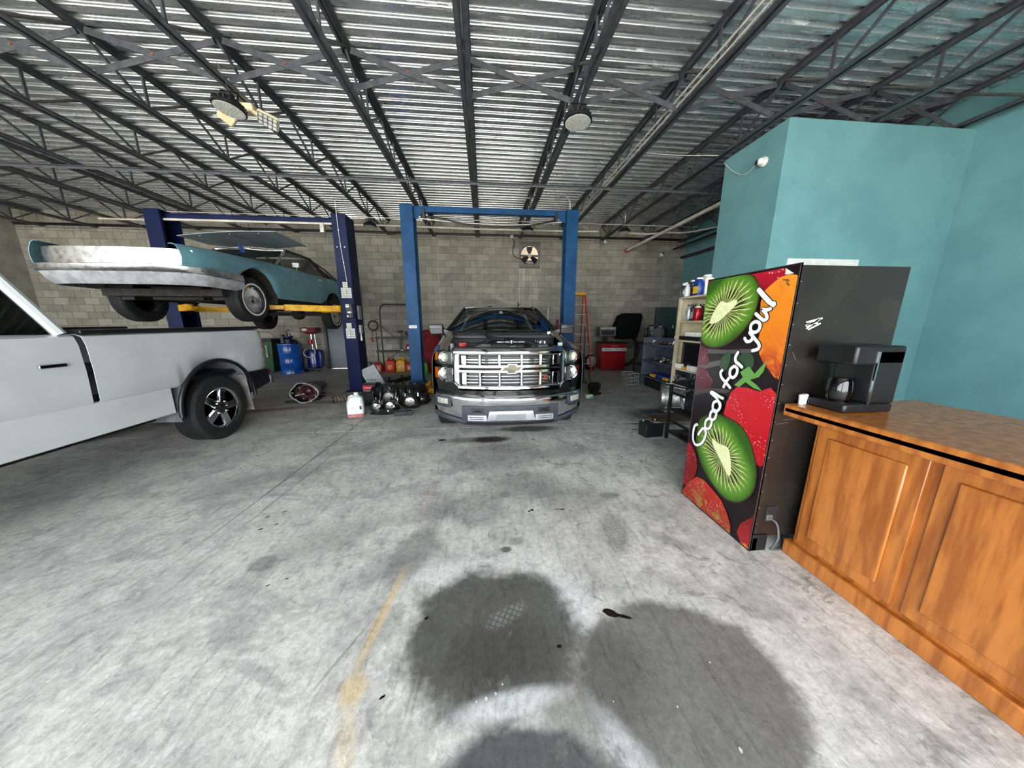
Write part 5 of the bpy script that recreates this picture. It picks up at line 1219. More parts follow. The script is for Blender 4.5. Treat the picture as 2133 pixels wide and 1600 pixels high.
def kiwi(name, cen, a0, a1, ang):
    """green flesh with pale rays and a seed ring round a stretched core; cen=(y,z) of the core line ends a0,a1"""
    t = NT(name); X_, Y_, Z_ = t.xyz(t.coord())
    (ay, az), (by, bz) = a0, a1
    ay, by = ay-1.97, by-1.97
    dx, dy = by-ay, bz-az; L = dx*dx+dy*dy
    px = t.math('SUBTRACT', Y_, ay); pz = t.math('SUBTRACT', Z_, az)
    h = t.math('MULTIPLY', t.math('ADD', t.math('MULTIPLY', px, dx), t.math('MULTIPLY', pz, dy)), 1/L, clamp=True)
    ex = t.math('SUBTRACT', px, t.math('MULTIPLY', h, dx)); ez = t.math('SUBTRACT', pz, t.math('MULTIPLY', h, dy))
    r = t.math('SQRT', t.math('ADD', t.math('MULTIPLY', ex, ex), t.math('MULTIPLY', ez, ez)))
    cy, cz = (ay+by)/2, (az+bz)/2
    an = t.math('ARCTAN2', t.math('SUBTRACT', Z_, cz), t.math('SUBTRACT', Y_, cy))
    n = t.noise(t.coord(), 14, 4, .6)
    r = t.math('ADD', r, t.math('MULTIPLY', t.math('SUBTRACT', n, .5), .035))
    rays = t.math('SINE', t.math('ADD', t.math('MULTIPLY', an, 34), t.math('MULTIPLY', n, 6)))
    rays2 = t.math('SINE', t.math('ADD', t.math('MULTIPLY', an, 27), 1.0))
    col = t.mix(t.ramp(r, .05, .20), lin((126,158,60)), lin((82,130,38)))
    ringm = t.math('MULTIPLY', t.ramp(r, .022, .045), t.ramp(r, .135, .08))
    seed = t.math('MULTIPLY', ringm, t.ramp(rays2, -.2, .6))
    col = t.mix(t.math('MULTIPLY', ringm, .5), col, lin((84,104,34)))
    col = t.mix(seed, col, lin((44,30,16)))
    raym = t.math('MULTIPLY', t.ramp(rays, .62, .98), t.math('MULTIPLY', t.ramp(r, .018, .03), t.ramp(r, .185, .12)))
    col = t.mix(t.math('MULTIPLY', raym, .9), col, lin((224,228,176)))
    col = t.mix(t.ramp(r, .175, .23), col, lin((50,88,24)))
    t.p(Base_Color=col); gloss(t)
    return t.m
k1 = c1([(430,250),(560,225),(700,208),(800,215),(850,260),(880,350),(870,470),(830,600),(760,720),(660,830),(560,900),(440,935),(340,905),(290,830),(300,700),(320,550),(340,420),(370,330)])
k1c = c1([(500,475),(560,490),(620,465),(660,460),(650,510),(560,600),(470,680),(390,700),(400,640),(440,560)])
k2 = c2([(430,110),(540,150),(640,220),(710,330),(750,450),(780,600),(775,720),(740,830),(660,900),(580,912),(500,880),(430,810),(350,700),(290,590),(250,470),(230,380),(240,250),(270,150),(350,115)])
k2c = c2([(380,325),(430,370),(520,410),(540,480),(550,560),(545,660),(520,665),(480,580),(430,480),(385,390)])
def fruit(name, stops, dots=None, dotc=(250,214,206), dsc=70, dlo=.70, mott=None):
    """vertical blend of print colours with light droplets"""
    t = NT(name); X_, Y_, Z_ = t.xyz(t.coord()); v = t.coord()
    z = t.math('ADD', Z_, t.math('MULTIPLY', t.math('SUBTRACT', t.noise(v, 5, 4), .5), .12))
    col = lin(stops[0][1])
    for (z0, c0), (z1, c1_) in zip(stops, stops[1:]): col = t.mix(t.ramp(z, z0, z1), col, lin(c1_))
    if mott: col = t.mix(t.ramp(t.noise(t.scale(v, 1, 1, 1), 9, 5, .65, 1.0), .48, .62), col, lin(mott))
    if dots:
        nd = t.n('ShaderNodeTexVoronoi'); t.set(nd.inputs['Vector'], v); nd.inputs['Scale'].default_value = dsc
        f = t.ramp(nd.outputs['Distance'], .30, .16)
        big = t.ramp(t.noise(v, 7, 3), .42, .62)
        col = t.mix(t.math('MULTIPLY', t.math('MULTIPLY', f, big), dots), col, lin(dotc))
    t.p(Base_Color=col); gloss(t); return t.m
RASP = fruit('print_raspberry', [(.8, (58,12,26)), (1.2, (92,26,46))], .9, (214,180,210), 85)
BERRY = fruit('print_strawberry', [(.3, (120,8,18)), (.7, (178,14,28)), (.95, (190,30,42))], .9, (248,186,190), 60)
BERRYD = fruit('print_dark_berry', [(.05, (150,30,34)), (.3, (110,14,24)), (.6, (80,20,22))], .4, (220,120,120), 60)
MANGO = fruit('print_mango', [(1.16, (110,20,28)), (1.26, (172,60,36)), (1.42, (220,118,36)), (1.6, (228,134,38)), (1.8, (232,142,44))], .55, (246,186,96), 75, mott=(226,128,34))
APPLE = fruit('print_apple', [(.0, (150,30,30)), (.25, (176,40,36)), (.5, (150,34,30))], .7, (240,190,150), 55, mott=(150,110,50))
TOPRED = fruit('print_top_red', [(1.6, (120,12,26)), (1.85, (170,24,44))], .8, (236,190,196), 40)
LEAFG = fruit('print_leaf', [(.9, (40,84,44)), (1.1, (96,150,70))], .4, (170,200,140), 50)
LEAFD = fruit('print_dark_leaf', [(.9, (22,44,30)), (1.2, (44,72,48))], .3, (120,150,120), 50)
GLINT = fruit('print_grey_glint', [(.8, (44,38,42)), (1.2, (84,78,80))])
PALE = M('print_kiwi_core', (226,230,168), (236,238,196), sc_=40, rough=.18)
printp('grey_glint_print', c1([(300,950),(560,965),(780,955),(830,985),(700,1000),(400,1000),(300,985)]), GLINT)
printp('grey_glint_print', c1([(250,1130),(420,1080),(560,1060),(560,1100),(420,1135),(250,1170)]), GLINT)
printp('grey_glint_print', c1([(225,1370),(330,1350),(560,1365),(540,1400),(330,1400),(220,1420)]), GLINT)
printp('raspberry_print', c1([(290,925),(345,945),(370,1040),(360,1110),(270,1115),(250,1050),(265,960)]), RASP)
printp('raspberry_print', c1([(255,1140),(330,1150),(385,1230),(412,1270),(395,1340),(330,1365),(225,1350),(235,1200)]), RASP)
printp('leaf_print', c1([(490,1080),(540,1000),(590,990),(585,1090),(530,1190),(490,1150)]), LEAFD)
printp('leaf_print', c1([(640,1060),(720,1000),(810,1010),(830,1100),(780,1180),(690,1150)]), LEAFD)
printp('red_print', c1([(365,268),(440,248),(400,300),(372,360),(355,380)]), TOPRED, 0)
printp('red_print', c1([(780,205),(1156,135),(1150,200),(1100,235),(1000,315),(930,380),(880,420),(880,350),(850,260)]), TOPRED, 0)
printp('mango_print', c1([(1300,235),(1262,205),(1180,200),(1100,230),(1000,310),(930,375),(900,480),(888,640),(895,760),(870,880),(885,1010),(925,1100),(990,1180),(1040,1250),(1100,1270),(1130,1000),(1300,500)]), MANGO, 0)
printp('strawberry_print', c1([(560,1480),(600,1390),(660,1340),(760,1345),(880,1385),(1000,1345),(1050,1400),(1100,1500),(1100,1700)])+c2([(950,0),(950,200),(900,450),(850,570),(820,590),(780,560),(740,450),(700,310),(640,220),(540,150),(480,100),(500,20)]), BERRY, 0)
printp('strawberry_leaf_print', c1([(690,1190),(780,1130),(838,1205),(962,1068),(930,1180),(880,1240),(790,1265),(860,1320),(912,1380),(830,1352),(745,1290),(680,1340),(630,1320),(720,1240)]), LEAFG, 0)
printp('dark_berry_print', c2([(800,880),(780,1000),(740,1060),(640,1110),(600,1190),(640,1300),(720,1330),(900,600)]), BERRYD, 0)
printp('strawberry_print', c2([(150,360),(200,420),(235,540),(225,650),(180,720),(90,745),(100,500)]), BERRY, 2)
printp('apple_print', c2([(85,830),(140,745),(230,680),(300,710),(380,800),(460,900),(510,1010),(545,1130),(540,1225),(430,1135),(250,990)]), APPLE, 0)
printp('orange_print', c2([(620,1285),(690,1300),(720,1330),(715,1370),(690,1365)]), MANGO, 0)
def grow(poly, f):
    cy_, cz_ = np.mean([p[0] for p in poly]), np.mean([p[1] for p in poly]); return [(cy_+(p[0]-cy_)*f, cz_+(p[1]-cz_)*f) for p in poly]
SKIN = fruit('print_kiwi_skin', [(.2, (52,36,18)), (1.6, (66,48,22))], .5, (120,96,50), 120)
printp('kiwi_skin_print', grow(k1, 1.035), SKIN, 3); printp('kiwi_skin_print', grow(k2, 1.035), SKIN, 3)
o = printp('kiwi_print', k1, kiwi('print_kiwi_upper', None, c1([(440,650)])[0], c1([(610,500)])[0], 0), 3, 'upper kiwi slice print')
printp('kiwi_core_print', k1c, PALE, 3)
o = printp('kiwi_print', k2, kiwi('print_kiwi_lower', None, c2([(420,390)])[0], c2([(520,610)])[0], 0), 3, 'lower kiwi slice print')
printp('kiwi_core_print', k2c, PALE, 3)
printp('torn_corner', c1([(1158,138),(1240,190),(1150,204)]), WHITEL, 0)
m = B()
for k in range(9):
    y, z = c1([(1140+R.uniform(0, 55), 250+R.uniform(0, 70))])[0]; m.beam(V(VX-.0075, y, z), V(VX-.0075, y+R.uniform(-.012, .012), z+R.uniform(-.006, .006)), .003, .004)
m.obj('mango_flecks', INK, vm)
# hand-drawn lettering "Good for you!" as ribbons, each letter its own piece with a dark outline
def ribbon(m, pts, w, x):
    P = [np.array(p) for p in pts]; n = len(P); L_, R_ = [], []
    xx = [x-.0007*i/n for i in range(n)]
    for i in range(n):
        d = P[min(i+1, n-1)]-P[max(i-1, 0)]; d = d/(np.linalg.norm(d)+1e-9); nn = np.array((-d[1], d[0]))
        L_.append(P[i]+nn*w/2); R_.append(P[i]-nn*w/2)
    vs = [V(xx[i], *p) for i, p in enumerate(L_)]+[V(xx[i], *p) for i, p in enumerate(R_)]
    m.add(vs, [(i, i+1, n+i+1, n+i) for i in range(n-1)])
    for p, dx in ((P[0], .0001), (P[-1], -.0009)):
        m.add([V(x+dx, p[0]+w/2*math.cos(2*PI*k/14), p[1]+w/2*math.sin(2*PI*k/14)) for k in range(14)], [tuple(range(14))])
LET = [('G', [c2([(245,197),(222,208),(208,260),(205,330),(222,378),(255,385),(292,362),(318,310),(325,262),(300,232),(272,262),(255,290)])]),
       ('o', [c2([(352,140),(325,165),(318,215),(340,238),(368,215),(378,165),(360,140)])]),
       ('o', [c2([(398,62),(372,85),(364,130),(386,155),(414,130),(422,85),(405,62)])]),
       ('d', [c1([(486,1500),(430,1490),(392,1545),(405,1610),(450,1600),(486,1540),(486,1500)]) if False else c1([(470,1478),(432,1500),(425,1560),(450,1590),(490,1560),(500,1510),(475,1478)]), c1([(500,1530),(470,1460),(425,1415),(408,1400),(418,1390),(455,1410),(500,1440),(528,1452)])]),
       ('f', [c1([(560,1178),(520,1180),(503,1215),(520,1262),(560,1300),(600,1345),(610,1330)]) if False else c1([(520,1170),(503,1195),(515,1245),(555,1290),(600,1345)]), c1([(535,1338),(560,1290),(590,1250)])]),
       ('o', [c1([(640,1130),(605,1160),(598,1215),(625,1245),(662,1215),(675,1160),(650,1130)])]),
       ('r', [c1([(680,990),(655,1040),(660,1085),(690,1110),(720,1135)]), c1([(668,1090),(690,1105),(722,1138)])]),
       ('y', [c1([(748,850),(775,875),(820,870),(850,840),(835,805),(780,800)]) if False else c1([(748,848),(772,880),(815,868),(832,825)]), c1([(800,790),(850,850),(895,910),(885,955),(830,972)])]),
       ('o', [c1([(850,680),(815,710),(810,765),(845,788),(890,765),(905,715),(885,685),(855,680)])]),
       ('u', [c1([(862,600),(905,640),(945,665),(975,640),(960,590),(930,560)]), c1([(930,555),(975,560),(1010,550)])]),
       ('!', [c1([(892,360),(945,420),(1005,485)])]), ('.', [c1([(1035,505),(1042,500)])])]
WL = M('white_lettering', (240,240,238), (232,232,230), rough=.2)
for ch, strokes in LET:
    w = .022 if ch not in '!.' else (.030 if ch == '!' else .036)
    base = B(); top = B()
    for si, st_ in enumerate(strokes):
        if ch == '.':
            y, z = st_[0]; base.add([V(VX-.0094, y+.024*math.cos(2*PI*k/20), z+.024*math.sin(2*PI*k/20)) for k in range(20)], [tuple(range(20))]); top.add([V(VX-.0104, y+.019*math.cos(2*PI*k/20), z+.019*math.sin(2*PI*k/20)) for k in range(20)], [tuple(range(20))]); continue
        pts = smoothpath(st_, 6); ribbon(base, pts, w+.010, VX-.0094-.0001*si); ribbon(top, pts, w, VX-.0112-.0010*si)
    o = top.obj('letter', WL, vm, smooth=0, fix=False)
    base.obj('letter_outline', INK, o, smooth=0, fix=False)
vc = [V(VX+.10, VYN-.004, .25), V(VX+.135, VYN-.03, .22), V(VX+.14, VYN-.05, .13), V(VX+.135, VYN-.03, .05), V(VX+.16, VYN-.01, .008), V(VX+.26, VYN+.02, .008), V(2.3, 1.9, .008)]
B().tube(smoothpath(vc, 6), .006, 6).obj('power_cord', GREYP, vm)

# wooden counter at the right edge, and what stands on it
WOOD = M('orange_oak', (190,118,52), (150,84,32), sc_=4, rough=.35, stretch=(6, 6, .7), coat=.3)
ct = thing('wooden_counter', 'orange-brown wooden counter cabinet at the right edge in front of the vending machine', 'cabinet', (2.3, 1.05, 0))
W = lambda x, y, z: (x-2.3, y-1.05, z)
B().bx(*[v for p in zip(W(2.02, .55, .09), W(2.62, 1.57, .97)) for v in p]).obj('body', WOOD, ct, bevel=.004)
B().bx(*[v for p in zip(W(1.985, .53, 0), W(2.64, 1.60, .10)) for v in p]).obj('plinth', WOOD, ct, bevel=.008)
for (a, b_) in ((.58, 1.04), (1.08, 1.54)):
    d = B().bx(*[v for p in zip(W(2.0, a, .13), W(2.02, b_, .93)) for v in p]).obj('door', WOOD, ct, bevel=.004)
    B().bx(*[v for p in zip(W(1.988, a+.06, .20), W(2.0, b_-.06, .86)) for v in p]).obj('door_panel', WOOD, d, bevel=.012)
B().bx(*[v for p in zip(W(1.80, .50, .97), W(2.70, 1.60, 1.045)) for v in p]).obj('top', WOOD, ct, bevel=.01)
B().bx(*[v for p in zip(W(1.815, .515, 1.0), W(1.80, 1.585, 1.02)) for v in p]).obj('top_groove', WOOD, ct)
cm = thing('coffee_maker', 'black coffee machine with a chrome edge on the wooden counter', 'appliance', (2.03, 1.46, 1.045))
B().bx(-.13, .16, -.09, .10, 0, .05).bx(.0, .16, -.09, .10, .05, .34).bx(-.13, .16, -.09, .10, .26, .36).obj('body', BLACKP, cm, bevel=.012)
B().bx(-.004, .004, -.095, -.088, .05, .33).obj('chrome_edge', CHROME, cm)
B().lathe([(.05, .05), (.06, .10), (.055, .16), (.045, .18)], 18, m=T((-.065, 0, 0))).obj('carafe', TINTS, cm)
for k, (x, y) in enumerate(((1.865, 1.56), (1.90, 1.575))):
    tag(B().lathe([(.012, 0), (.016, .05), (.017, .055), (.012, .06)], 14, m=T((x, y, 1.046))).obj('white_cup', WHITEP), ('left' if k == 0 else 'right')+' of two small white cups by the coffee machine', 'cup', 'small white cups')
# ================================================================== SHELVES AT RIGHT
SX, SY0, SY1 = 2.39, 2.56, 3.62
sh = thing('metal_shelf', 'tan steel shelf unit behind the vending machine, bottles on its top', 'shelf', (2.62, 3.1, 0))
S = lambda x, y, z: (x-2.62, y-3.1, z)
def sbx(x0, x1, y0, y1, z0, z1, f=S): return [v for p in zip(f(x0, y0, z0), f(x1, y1, z1)) for v in p]
BLKM = M('black_rack_steel', (24,24,26), (17,17,18), rough=.45)
for (x, y) in ((SX, SY1), (SX, SY0), (2.84, SY1), (2.84, SY0)):
    B().bx(*sbx(x, x+.035, y-.035, y, .74, 1.81)).obj('upright', TANM, sh, bevel=.002)
    B().bx(*sbx(x, x+.035, y-.035, y, 0, .74)).obj('lower_leg', BLKM, sh, bevel=.002)
for z in (1.80, 1.52, 1.29, .94):
    B().bx(*sbx(SX, 2.875, SY0, SY1-.035, z, z+.022)).obj('shelf_board', TANM, sh, bevel=.003)
for z in (.76, .40, .10):
    B().bx(*sbx(SX, 2.875, SY0, SY1-.035, z, z+.022)).obj('rack_board', BLKM, sh, bevel=.003)
B().bx(*sbx(2.872, 2.878, SY0, SY1, .97, 1.80)).obj('back_panel', TANM, sh)
B().bx(*sbx(SX+.03, 2.875, SY1-.008, SY1-.002, .96, 1.80)).obj('end_panel', TANM, sh)
for z in (.62, .25): B().bx(*sbx(SX+.005, SX+.02, SY0, SY1-.03, z, z+.03)).obj('cross_rail', BLKM, sh)
def yat(px, X, y=640): return float(atX(px, y, X)[1])
def bottle(name, label, px, z, X, h, w, d, mat, capm=WHITEP, neck=.35, labm=None, cat='bottle', group=None, handle=False, trigger=False, capr=.3):
    t = thing(name, label, cat, (X, yat(px, X), z+.0005), 0, group)
    hb = h*(1-neck)
    def rr(k, z_): 
        a, b_ = w/2*k, d/2*k; c = min(a, b_)*.45
        return [(-b_, -a+c, z_), (-b_+c, -a, z_), (b_-c, -a, z_), (b_, -a+c, z_), (b_, a-c, z_), (b_-c, a, z_), (-b_+c, a, z_), (-b_, a-c, z_)]
    B().loft([rr(.94, 0), rr(1, h*.03), rr(1, hb), rr(.85, hb+h*neck*.35), rr(.42, hb+h*neck*.72), rr(.36, h*.94)]).obj('body', mat, t, smooth=40)
    B().lathe([(w*capr, h*.92), (w*capr, h), (w*capr*.8, h*1.01)], 14).obj('cap', capm, t)
    if labm: B().bx(-d/2-.0015, -d/2, -w*.38, w*.38, h*.12, hb*.80).obj('label_print', labm, t)
    if handle: B().tube(smoothpath([(0, w*.25, h*.92), (0, w*.62, h*.90), (0, w*.60, h*.62), (0, w*.46, h*.55)], 5), w*.09, 8).obj('handle', mat, t)
    if trigger:
        B().bx(-.012, .012, -.05, .03, h*1.0, h*1.12).obj('spray_head', WHITEP, t, bevel=.006)
        B().bx(-.006, .006, -.03, -.02, h*.88, h*1.0).obj('trigger', WHITEP, t)
    return t
CLEAR = glass('clear_bottle', (.82, .84, .84), .8)
LBPINK = M('pink_label', (206,150,168), (170,60,80), sc_=30, rough=.5)
LBYEL = M('yellow_label', (222,184,40), (60,50,20), sc_=60, rough=.5, lo=.55, hi=.62)
LBRED = M('red_label', (190,30,40), (230,220,215), sc_=40, rough=.5, lo=.55, hi=.62)
BLUEP = M('blue_plastic', (20,54,132), (14,40,104), rough=.35)
DKB = M('charcoal_plastic', (40,38,42), (28,27,30), rough=.35)
SILVP = M('silver_plastic', (170,176,186), (130,136,148), rough=.3, metal=.3)
zt_ = 1.822
bottle('spray_bottle', 'clear spray bottle with white trigger at the left end of the top shelf', 1421, zt_, 2.46, .155, .08, .065, CLEAR, trigger=True)
bottle('squeeze_bottle', 'small white squeeze bottle tipped forward on the top shelf', 1428, zt_, 2.425, .14, .05, .05, WHITEP)
bottle('clear_bottle', 'clear bottle with a pink label on the top shelf', 1438, zt_, 2.545, .20, .09, .08, CLEAR, labm=LBPINK, neck=.5)
bottle('blue_jug', 'blue jug with a yellow label on the top shelf', 1451, zt_, 2.45, .195, .11, .08, BLUEP, labm=LBYEL, capm=WHITEP, handle=True)
bottle('white_jug', 'large white jug on the top shelf beside the fruit picture', 1466.5, zt_, 2.56, .23, .14, .11, WHITEP, neck=.25, handle=True)
bottle('brown_bottle', 'brown bottle behind the blue jug on the top shelf', 1458, zt_, 2.68, .20, .10, .09, M('brown_plastic', (120,88,52), (96,70,42)))
bottle('maroon_bottle', 'maroon bottle behind the clear bottle on the top shelf', 1442, zt_, 2.63, .17, .11, .09, M('maroon_plastic', (92,28,48), (72,20,38)))
z2 = 1.542
for k, (px, lb, mat, lm, w, h) in enumerate(((1426, 'charcoal oil bottle with a red label at the left of the second shelf', DKB, LBRED, .10, .19), (1436.5, 'silver-grey oil bottle second from the left on the second shelf', SILVP, None, .075, .19), (1446, 'dark grey oil bottle with silver side, third on the second shelf', DKB, SILVP, .075, .195),
        (1462, 'black oil bottle with a red label at the right of the second shelf', DKB, LBRED, .08, .185))):
    bottle('oil_bottle', lb, px, z2, 2.51, h, w, .06, mat, capm=DKB, labm=lm, group='oil bottles on the second shelf')
bottle('red_spray_can', 'red can with a white domed cap on the second shelf', 1454.5, z2, 2.425, .155, .075, .075, M('red_can', (176,24,34), (130,14,22), rough=.25, metal=.3), capm=WHITEP, neck=.18, cat='can', capr=.42)
z3 = 1.312
def crate(name, label, loc, size, mat, cat='box', rz=0, bevel=.004):
    o = B().bx(-size[0]/2, size[0]/2, -size[1]/2, size[1]/2, 0, size[2]).obj(name, mat, bevel=bevel); o.location = loc; o.rotation_euler = (0, 0, rz)
    return tag(o, label, cat)
crate('black_case', 'flat black case lying on the third tan shelf', (2.50, yat(1450, 2.5, 705), z3), (.18, .36, .045), BLACKP)
crate('white_box', 'white paper box on top of the flat black case', (2.50, yat(1450, 2.5, 700), z3+.046), (.14, .22, .05), WHITEL)
rd = thing('red_tool', 'small red tool on the third tan shelf, left of the black case', 'tool', (2.45, yat(1418, 2.45, 705), z3))
B().bx(-.03, .03, -.06, .06, 0, .04).obj('body', REDP, rd, bevel=.012); B().cyl((0, .06, .02), (0, .11, .02), .018).obj('nose', WHITEP, rd)
mon = thing('flat_monitor', 'dark flat monitor standing on the tan shelf below the black case', 'monitor', (2.468, 3.19, .962))
B().bx(-.015, .02, -.36, .36, .03, .32).obj('case', BLACKP, mon, bevel=.006)
B().bx(-.018, -.015, -.345, .345, .045, .305).obj('screen', M('dark_screen', (30,28,32), (22,21,24), rough=.12, coat=.3), mon)
B().bx(-.05, .07, -.12, .12, 0, .012).bx(0, .02, -.04, .04, .01, .08).obj('stand', BLACKP, mon, bevel=.003)
for k, (px, lb, c) in enumerate(((1414, 'first small white parts box on the fourth tan shelf', WHITEL), (1437, 'second small white parts box on the fourth tan shelf, patterned', M('patterned_carton', (222,220,214), (70,66,60), sc_=60, lo=.58, hi=.62)), (1446, 'third small white parts box on the fourth tan shelf, nearest the picture', MATS['patterned_carton']))):
    crate('parts_box', lb, (2.41, yat(px, 2.41, 765), .962), (.04, .07 if k else .12, .06), c)
tag(B().loft([[(-.02, -.05, 0), (.02, -.05, 0), (.02, .05, 0), (-.02, .05, 0)], [(-.015, -.03, .03), (.02, -.04, .035), (.01, .05, .03), (-.01, .04, .02)]]).obj('yellow_glove', YELP, None, loc=(2.412, yat(1424, 2.41, 765), .962), bevel=.01), 'crumpled yellow glove among the white parts boxes', 'glove')
def engine_part(name, label, loc, size, seed, mats=(GREASY, DULLAL), rz=0, cat='engine part', kind=0):
    """a cast lump with flanges, pulley, ports, studs and a hose stub"""
    rnd = random.Random(seed); t = thing(name, label, cat, loc, rz)
    w, d, h = size; A, C = mats
    B().loft([[(w*(.5+rnd.uniform(-.08, .02))*math.cos(2*PI*i/12)*k, d*(.5+rnd.uniform(-.08, .02))*math.sin(2*PI*i/12)*k, z) for i in range(12)] for k, z in ((.8, 0), (1, h*.2), (.95, h*.6), (.6, h*.9))]).obj('casting', A, t, bevel=.004)
    for k in range(3):
        a = rnd.uniform(0, 2*PI); c, s_ = math.cos(a), math.sin(a); r0 = rnd.uniform(.22, .42)*min(w, d)
        x, y, z = w*.42*c, d*.42*s_-.02, h*rnd.uniform(.3, .75)
        B().lathe([(r0*.5, 0), (r0*.5, .03), (r0*.42, .034), (r0*.42, .012), (r0*.15, .012), (r0*.15, .05)], 18, m=T((x, y, z), rx=PI/2, rz=a+PI/2)).obj('port_flange', C, t)
    B().lathe([(h*.30, -.02), (h*.30, -.012), (h*.26, -.006), (h*.30, 0), (h*.30, .012), (h*.1, .02)], 22, m=T((rnd.uniform(-.15, .15)*w, -d*.5, h*.5), rx=PI/2)).obj('pulley', C, t)
    for k in range(5):
        x, y = rnd.uniform(-.35, .35)*w, rnd.uniform(-.35, .35)*d
        B().cyl((x, y, h*.5), (x+rnd.uniform(-.02, .02), y+rnd.uniform(-.02, .02), h*rnd.uniform(.9, 1.12)), rnd.uniform(.008, .018), n=8).obj('stud', C if k % 2 else A, t)
    for k in range(3):
        x, y = rnd.uniform(-.3, .3)*w, rnd.uniform(-.3, .3)*d
        B().bx(-w*.16, w*.16, -d*.1, d*.1, 0, h*.22, m=T((x, y, h*rnd.uniform(.35, .75)), rz=rnd.uniform(0, 3), rx=rnd.uniform(-.3, .3))).obj('bracket', C if k == 1 else A, t, bevel=.006)
    for k in range(16):
        a = rnd.uniform(-PI, .2); x, y, z = w*.46*math.cos(a)*rnd.uniform(.6, 1), d*.46*math.sin(a)*rnd.uniform(.6, 1), h*rnd.uniform(.15, .95); r = rnd.uniform(.010, .024)
        mm_ = T((x, y, z), rx=rnd.uniform(0, 3), rz=rnd.uniform(0, 3))
        mb_ = B().bx(-r*1.5, r*1.5, -r, r, -r*.7, r*.7, m=mm_) if k % 2 else B().cyl((0, 0, -r*1.6), (0, 0, r*1.6), r, n=9, m=mm_)
        mb_.obj('fitting', (A, C, BLACKP)[k % 3], t, bevel=.002)
    B().tube(smoothpath([(-w*.3, -d*.2, h*.6), (-w*.45, -d*.5, h*.5), (-w*.2, -d*.62, h*.12), (w*.2, -d*.6, .02)], 5), .012, 6).obj('hose', HOSE, t)
    return t
engine_part('throttle_body', 'small black throttle body on the lowest tan-side shelf, left', (2.47, yat(1412, 2.47, 790), .783), (.11, .13, .09), 21, (BLACKP, DULLAL))
engine_part('sensor_housing', 'black sensor housing with upright pipes on the lowest tan-side shelf, right', (2.47, yat(1447, 2.47, 790), .783), (.10, .15, .13), 22, (BLACKP, GREYP))
rad = thing('radiator', 'black-finned radiator with grey top standing on the black rack below the tan shelf', 'radiator', (2.56, 3.06, .423))
B().bx(-.05, .05, -.42, .40, .02, .25).obj('core', BLACKP, rad)
m = B()
for k in range(34): m.bx(-.054, -.05, -.415+k*.024, -.409+k*.024, .02, .25)
o = m.obj('fins', M('dull_fin', (52,54,58)), rad); o['kind'] = 'stuff'
B().bx(-.06, .06, -.43, .41, .25, .30).bx(-.06, .06, -.43, .41, 0, .02).obj('tanks', GREASY, rad, bevel=.01)
B().tube(smoothpath([(-.06, .40, .02), (-.09, .42, .18), (-.07, .30, .29), (-.06, .1, .315)], 6), .018, 8).obj('hose', DULLAL, rad)
for k in range(3):
    crate('scrap_sheet', f'{["lowest", "middle", "topmost"][k]} dark scrap sheet lying on the bottom black rack board', (2.62, 3.05, .123+.032*k), (.36-.05*k, .75-.06*k, .028), (GREASY, UNDER, BLACKP)[k], 'panel', .05*k, .003)

# grey shelf unit further back
GX, GY0, GY1 = 3.87, 5.30, 7.08
gs = thing('metal_shelf', 'low blue-grey steel shelf unit with tools, in front of the red wheel balancer', 'shelf', (4.08, 6.2, 0))
Gs = lambda x, y, z: (x-4.08, y-6.2, z)
for (x, y) in ((GX, GY1), (GX, GY0), (4.27, GY1), (4.27, GY0)):
    B().bx(*sbx(x, x+.03, y-.03, y, 0, 1.16, Gs)).obj('upright', GRYM, gs, bevel=.002)
for z in (1.00, .60, .22): B().bx(*sbx(GX, 4.30, GY0, GY1-.03, z, z+.035, Gs)).obj('shelf_board', GRYM, gs, bevel=.003)
B().bx(*sbx(4.292, 4.30, GY0, GY1, .2, 1.16, Gs)).obj('back_panel', GRYM, gs)
B().bx(*sbx(GX, 4.30, GY1-.006, GY1, 0, 1.16, Gs)).obj('end_panel', GRYM, gs)
def gy(px, y): return float(atX(px, y, 3.95)[1])
crate('blue_tray', 'long blue tray on the lowest board of the grey shelf', (4.08, 6.45, .256), (.22, .7, .08), M('blue_tray_paint', (24,66,170), (18,52,140)))
for k, (y, lb) in enumerate(((6.62, 'yellow power tool nearer the ladder, lying before the blue tray'), (6.12, 'yellow power tool nearer the camera, lying before the blue tray'))):
    yt = thing('power_tool', lb, 'tool', (3.925, y, .256), 0, 'yellow power tools')
    B().bx(-.035, .035, -.10, .08, .01, .075).obj('motor_body', YELP, yt, bevel=.016)
    B().bx(-.025, .025, -.02, .04, 0, .02).obj('battery', BLACKP, yt, bevel=.004)
    B().cyl((0, -.10, .045), (0, -.17, .045), .016).obj('chuck', CHROME if k else BLACKP, yt)
for k, y in enumerate((6.75, 6.45, 6.15, 5.85)):
    engine_part('small_part', f'{["first", "second", "third", "fourth"][k]} dark part from the far end on the middle grey shelf board', (4.0, y, .636), (.13, .17, .10), 40+k, (BLACKP, DULLAL if k % 2 else GREYP))
for k, y in enumerate((6.72, 6.42, 6.10)):
    engine_part('hand_part', f'{["far", "middle", "near"][k]} loose part on the top board of the grey shelf', (3.97, y, 1.036), (.12, .18, .06), 50+k, ((WHITEP, M('dull_red_part', (120,30,34)), DULLAL)[k], DULLAL))
crate('black_bin', 'wide black bin on the floor under the grey shelf', (4.08, 6.55, 0.0), (.36, .75, .19), BLACKP, 'bin')
crate('yellow_box', 'yellow box on the floor under the near end of the grey shelf', (3.98, 5.75, 0.0), (.16, .2, .17), M('ochre_carton', (170,126,30), (140,100,24)))
ck = thing('milk_crate', 'clear plastic crate on the floor at the far end of the grey shelf', 'crate', (3.64, 7.15, 0))
CRT = M('cloudy_plastic', (150,152,150), (110,112,110), rough=.4)
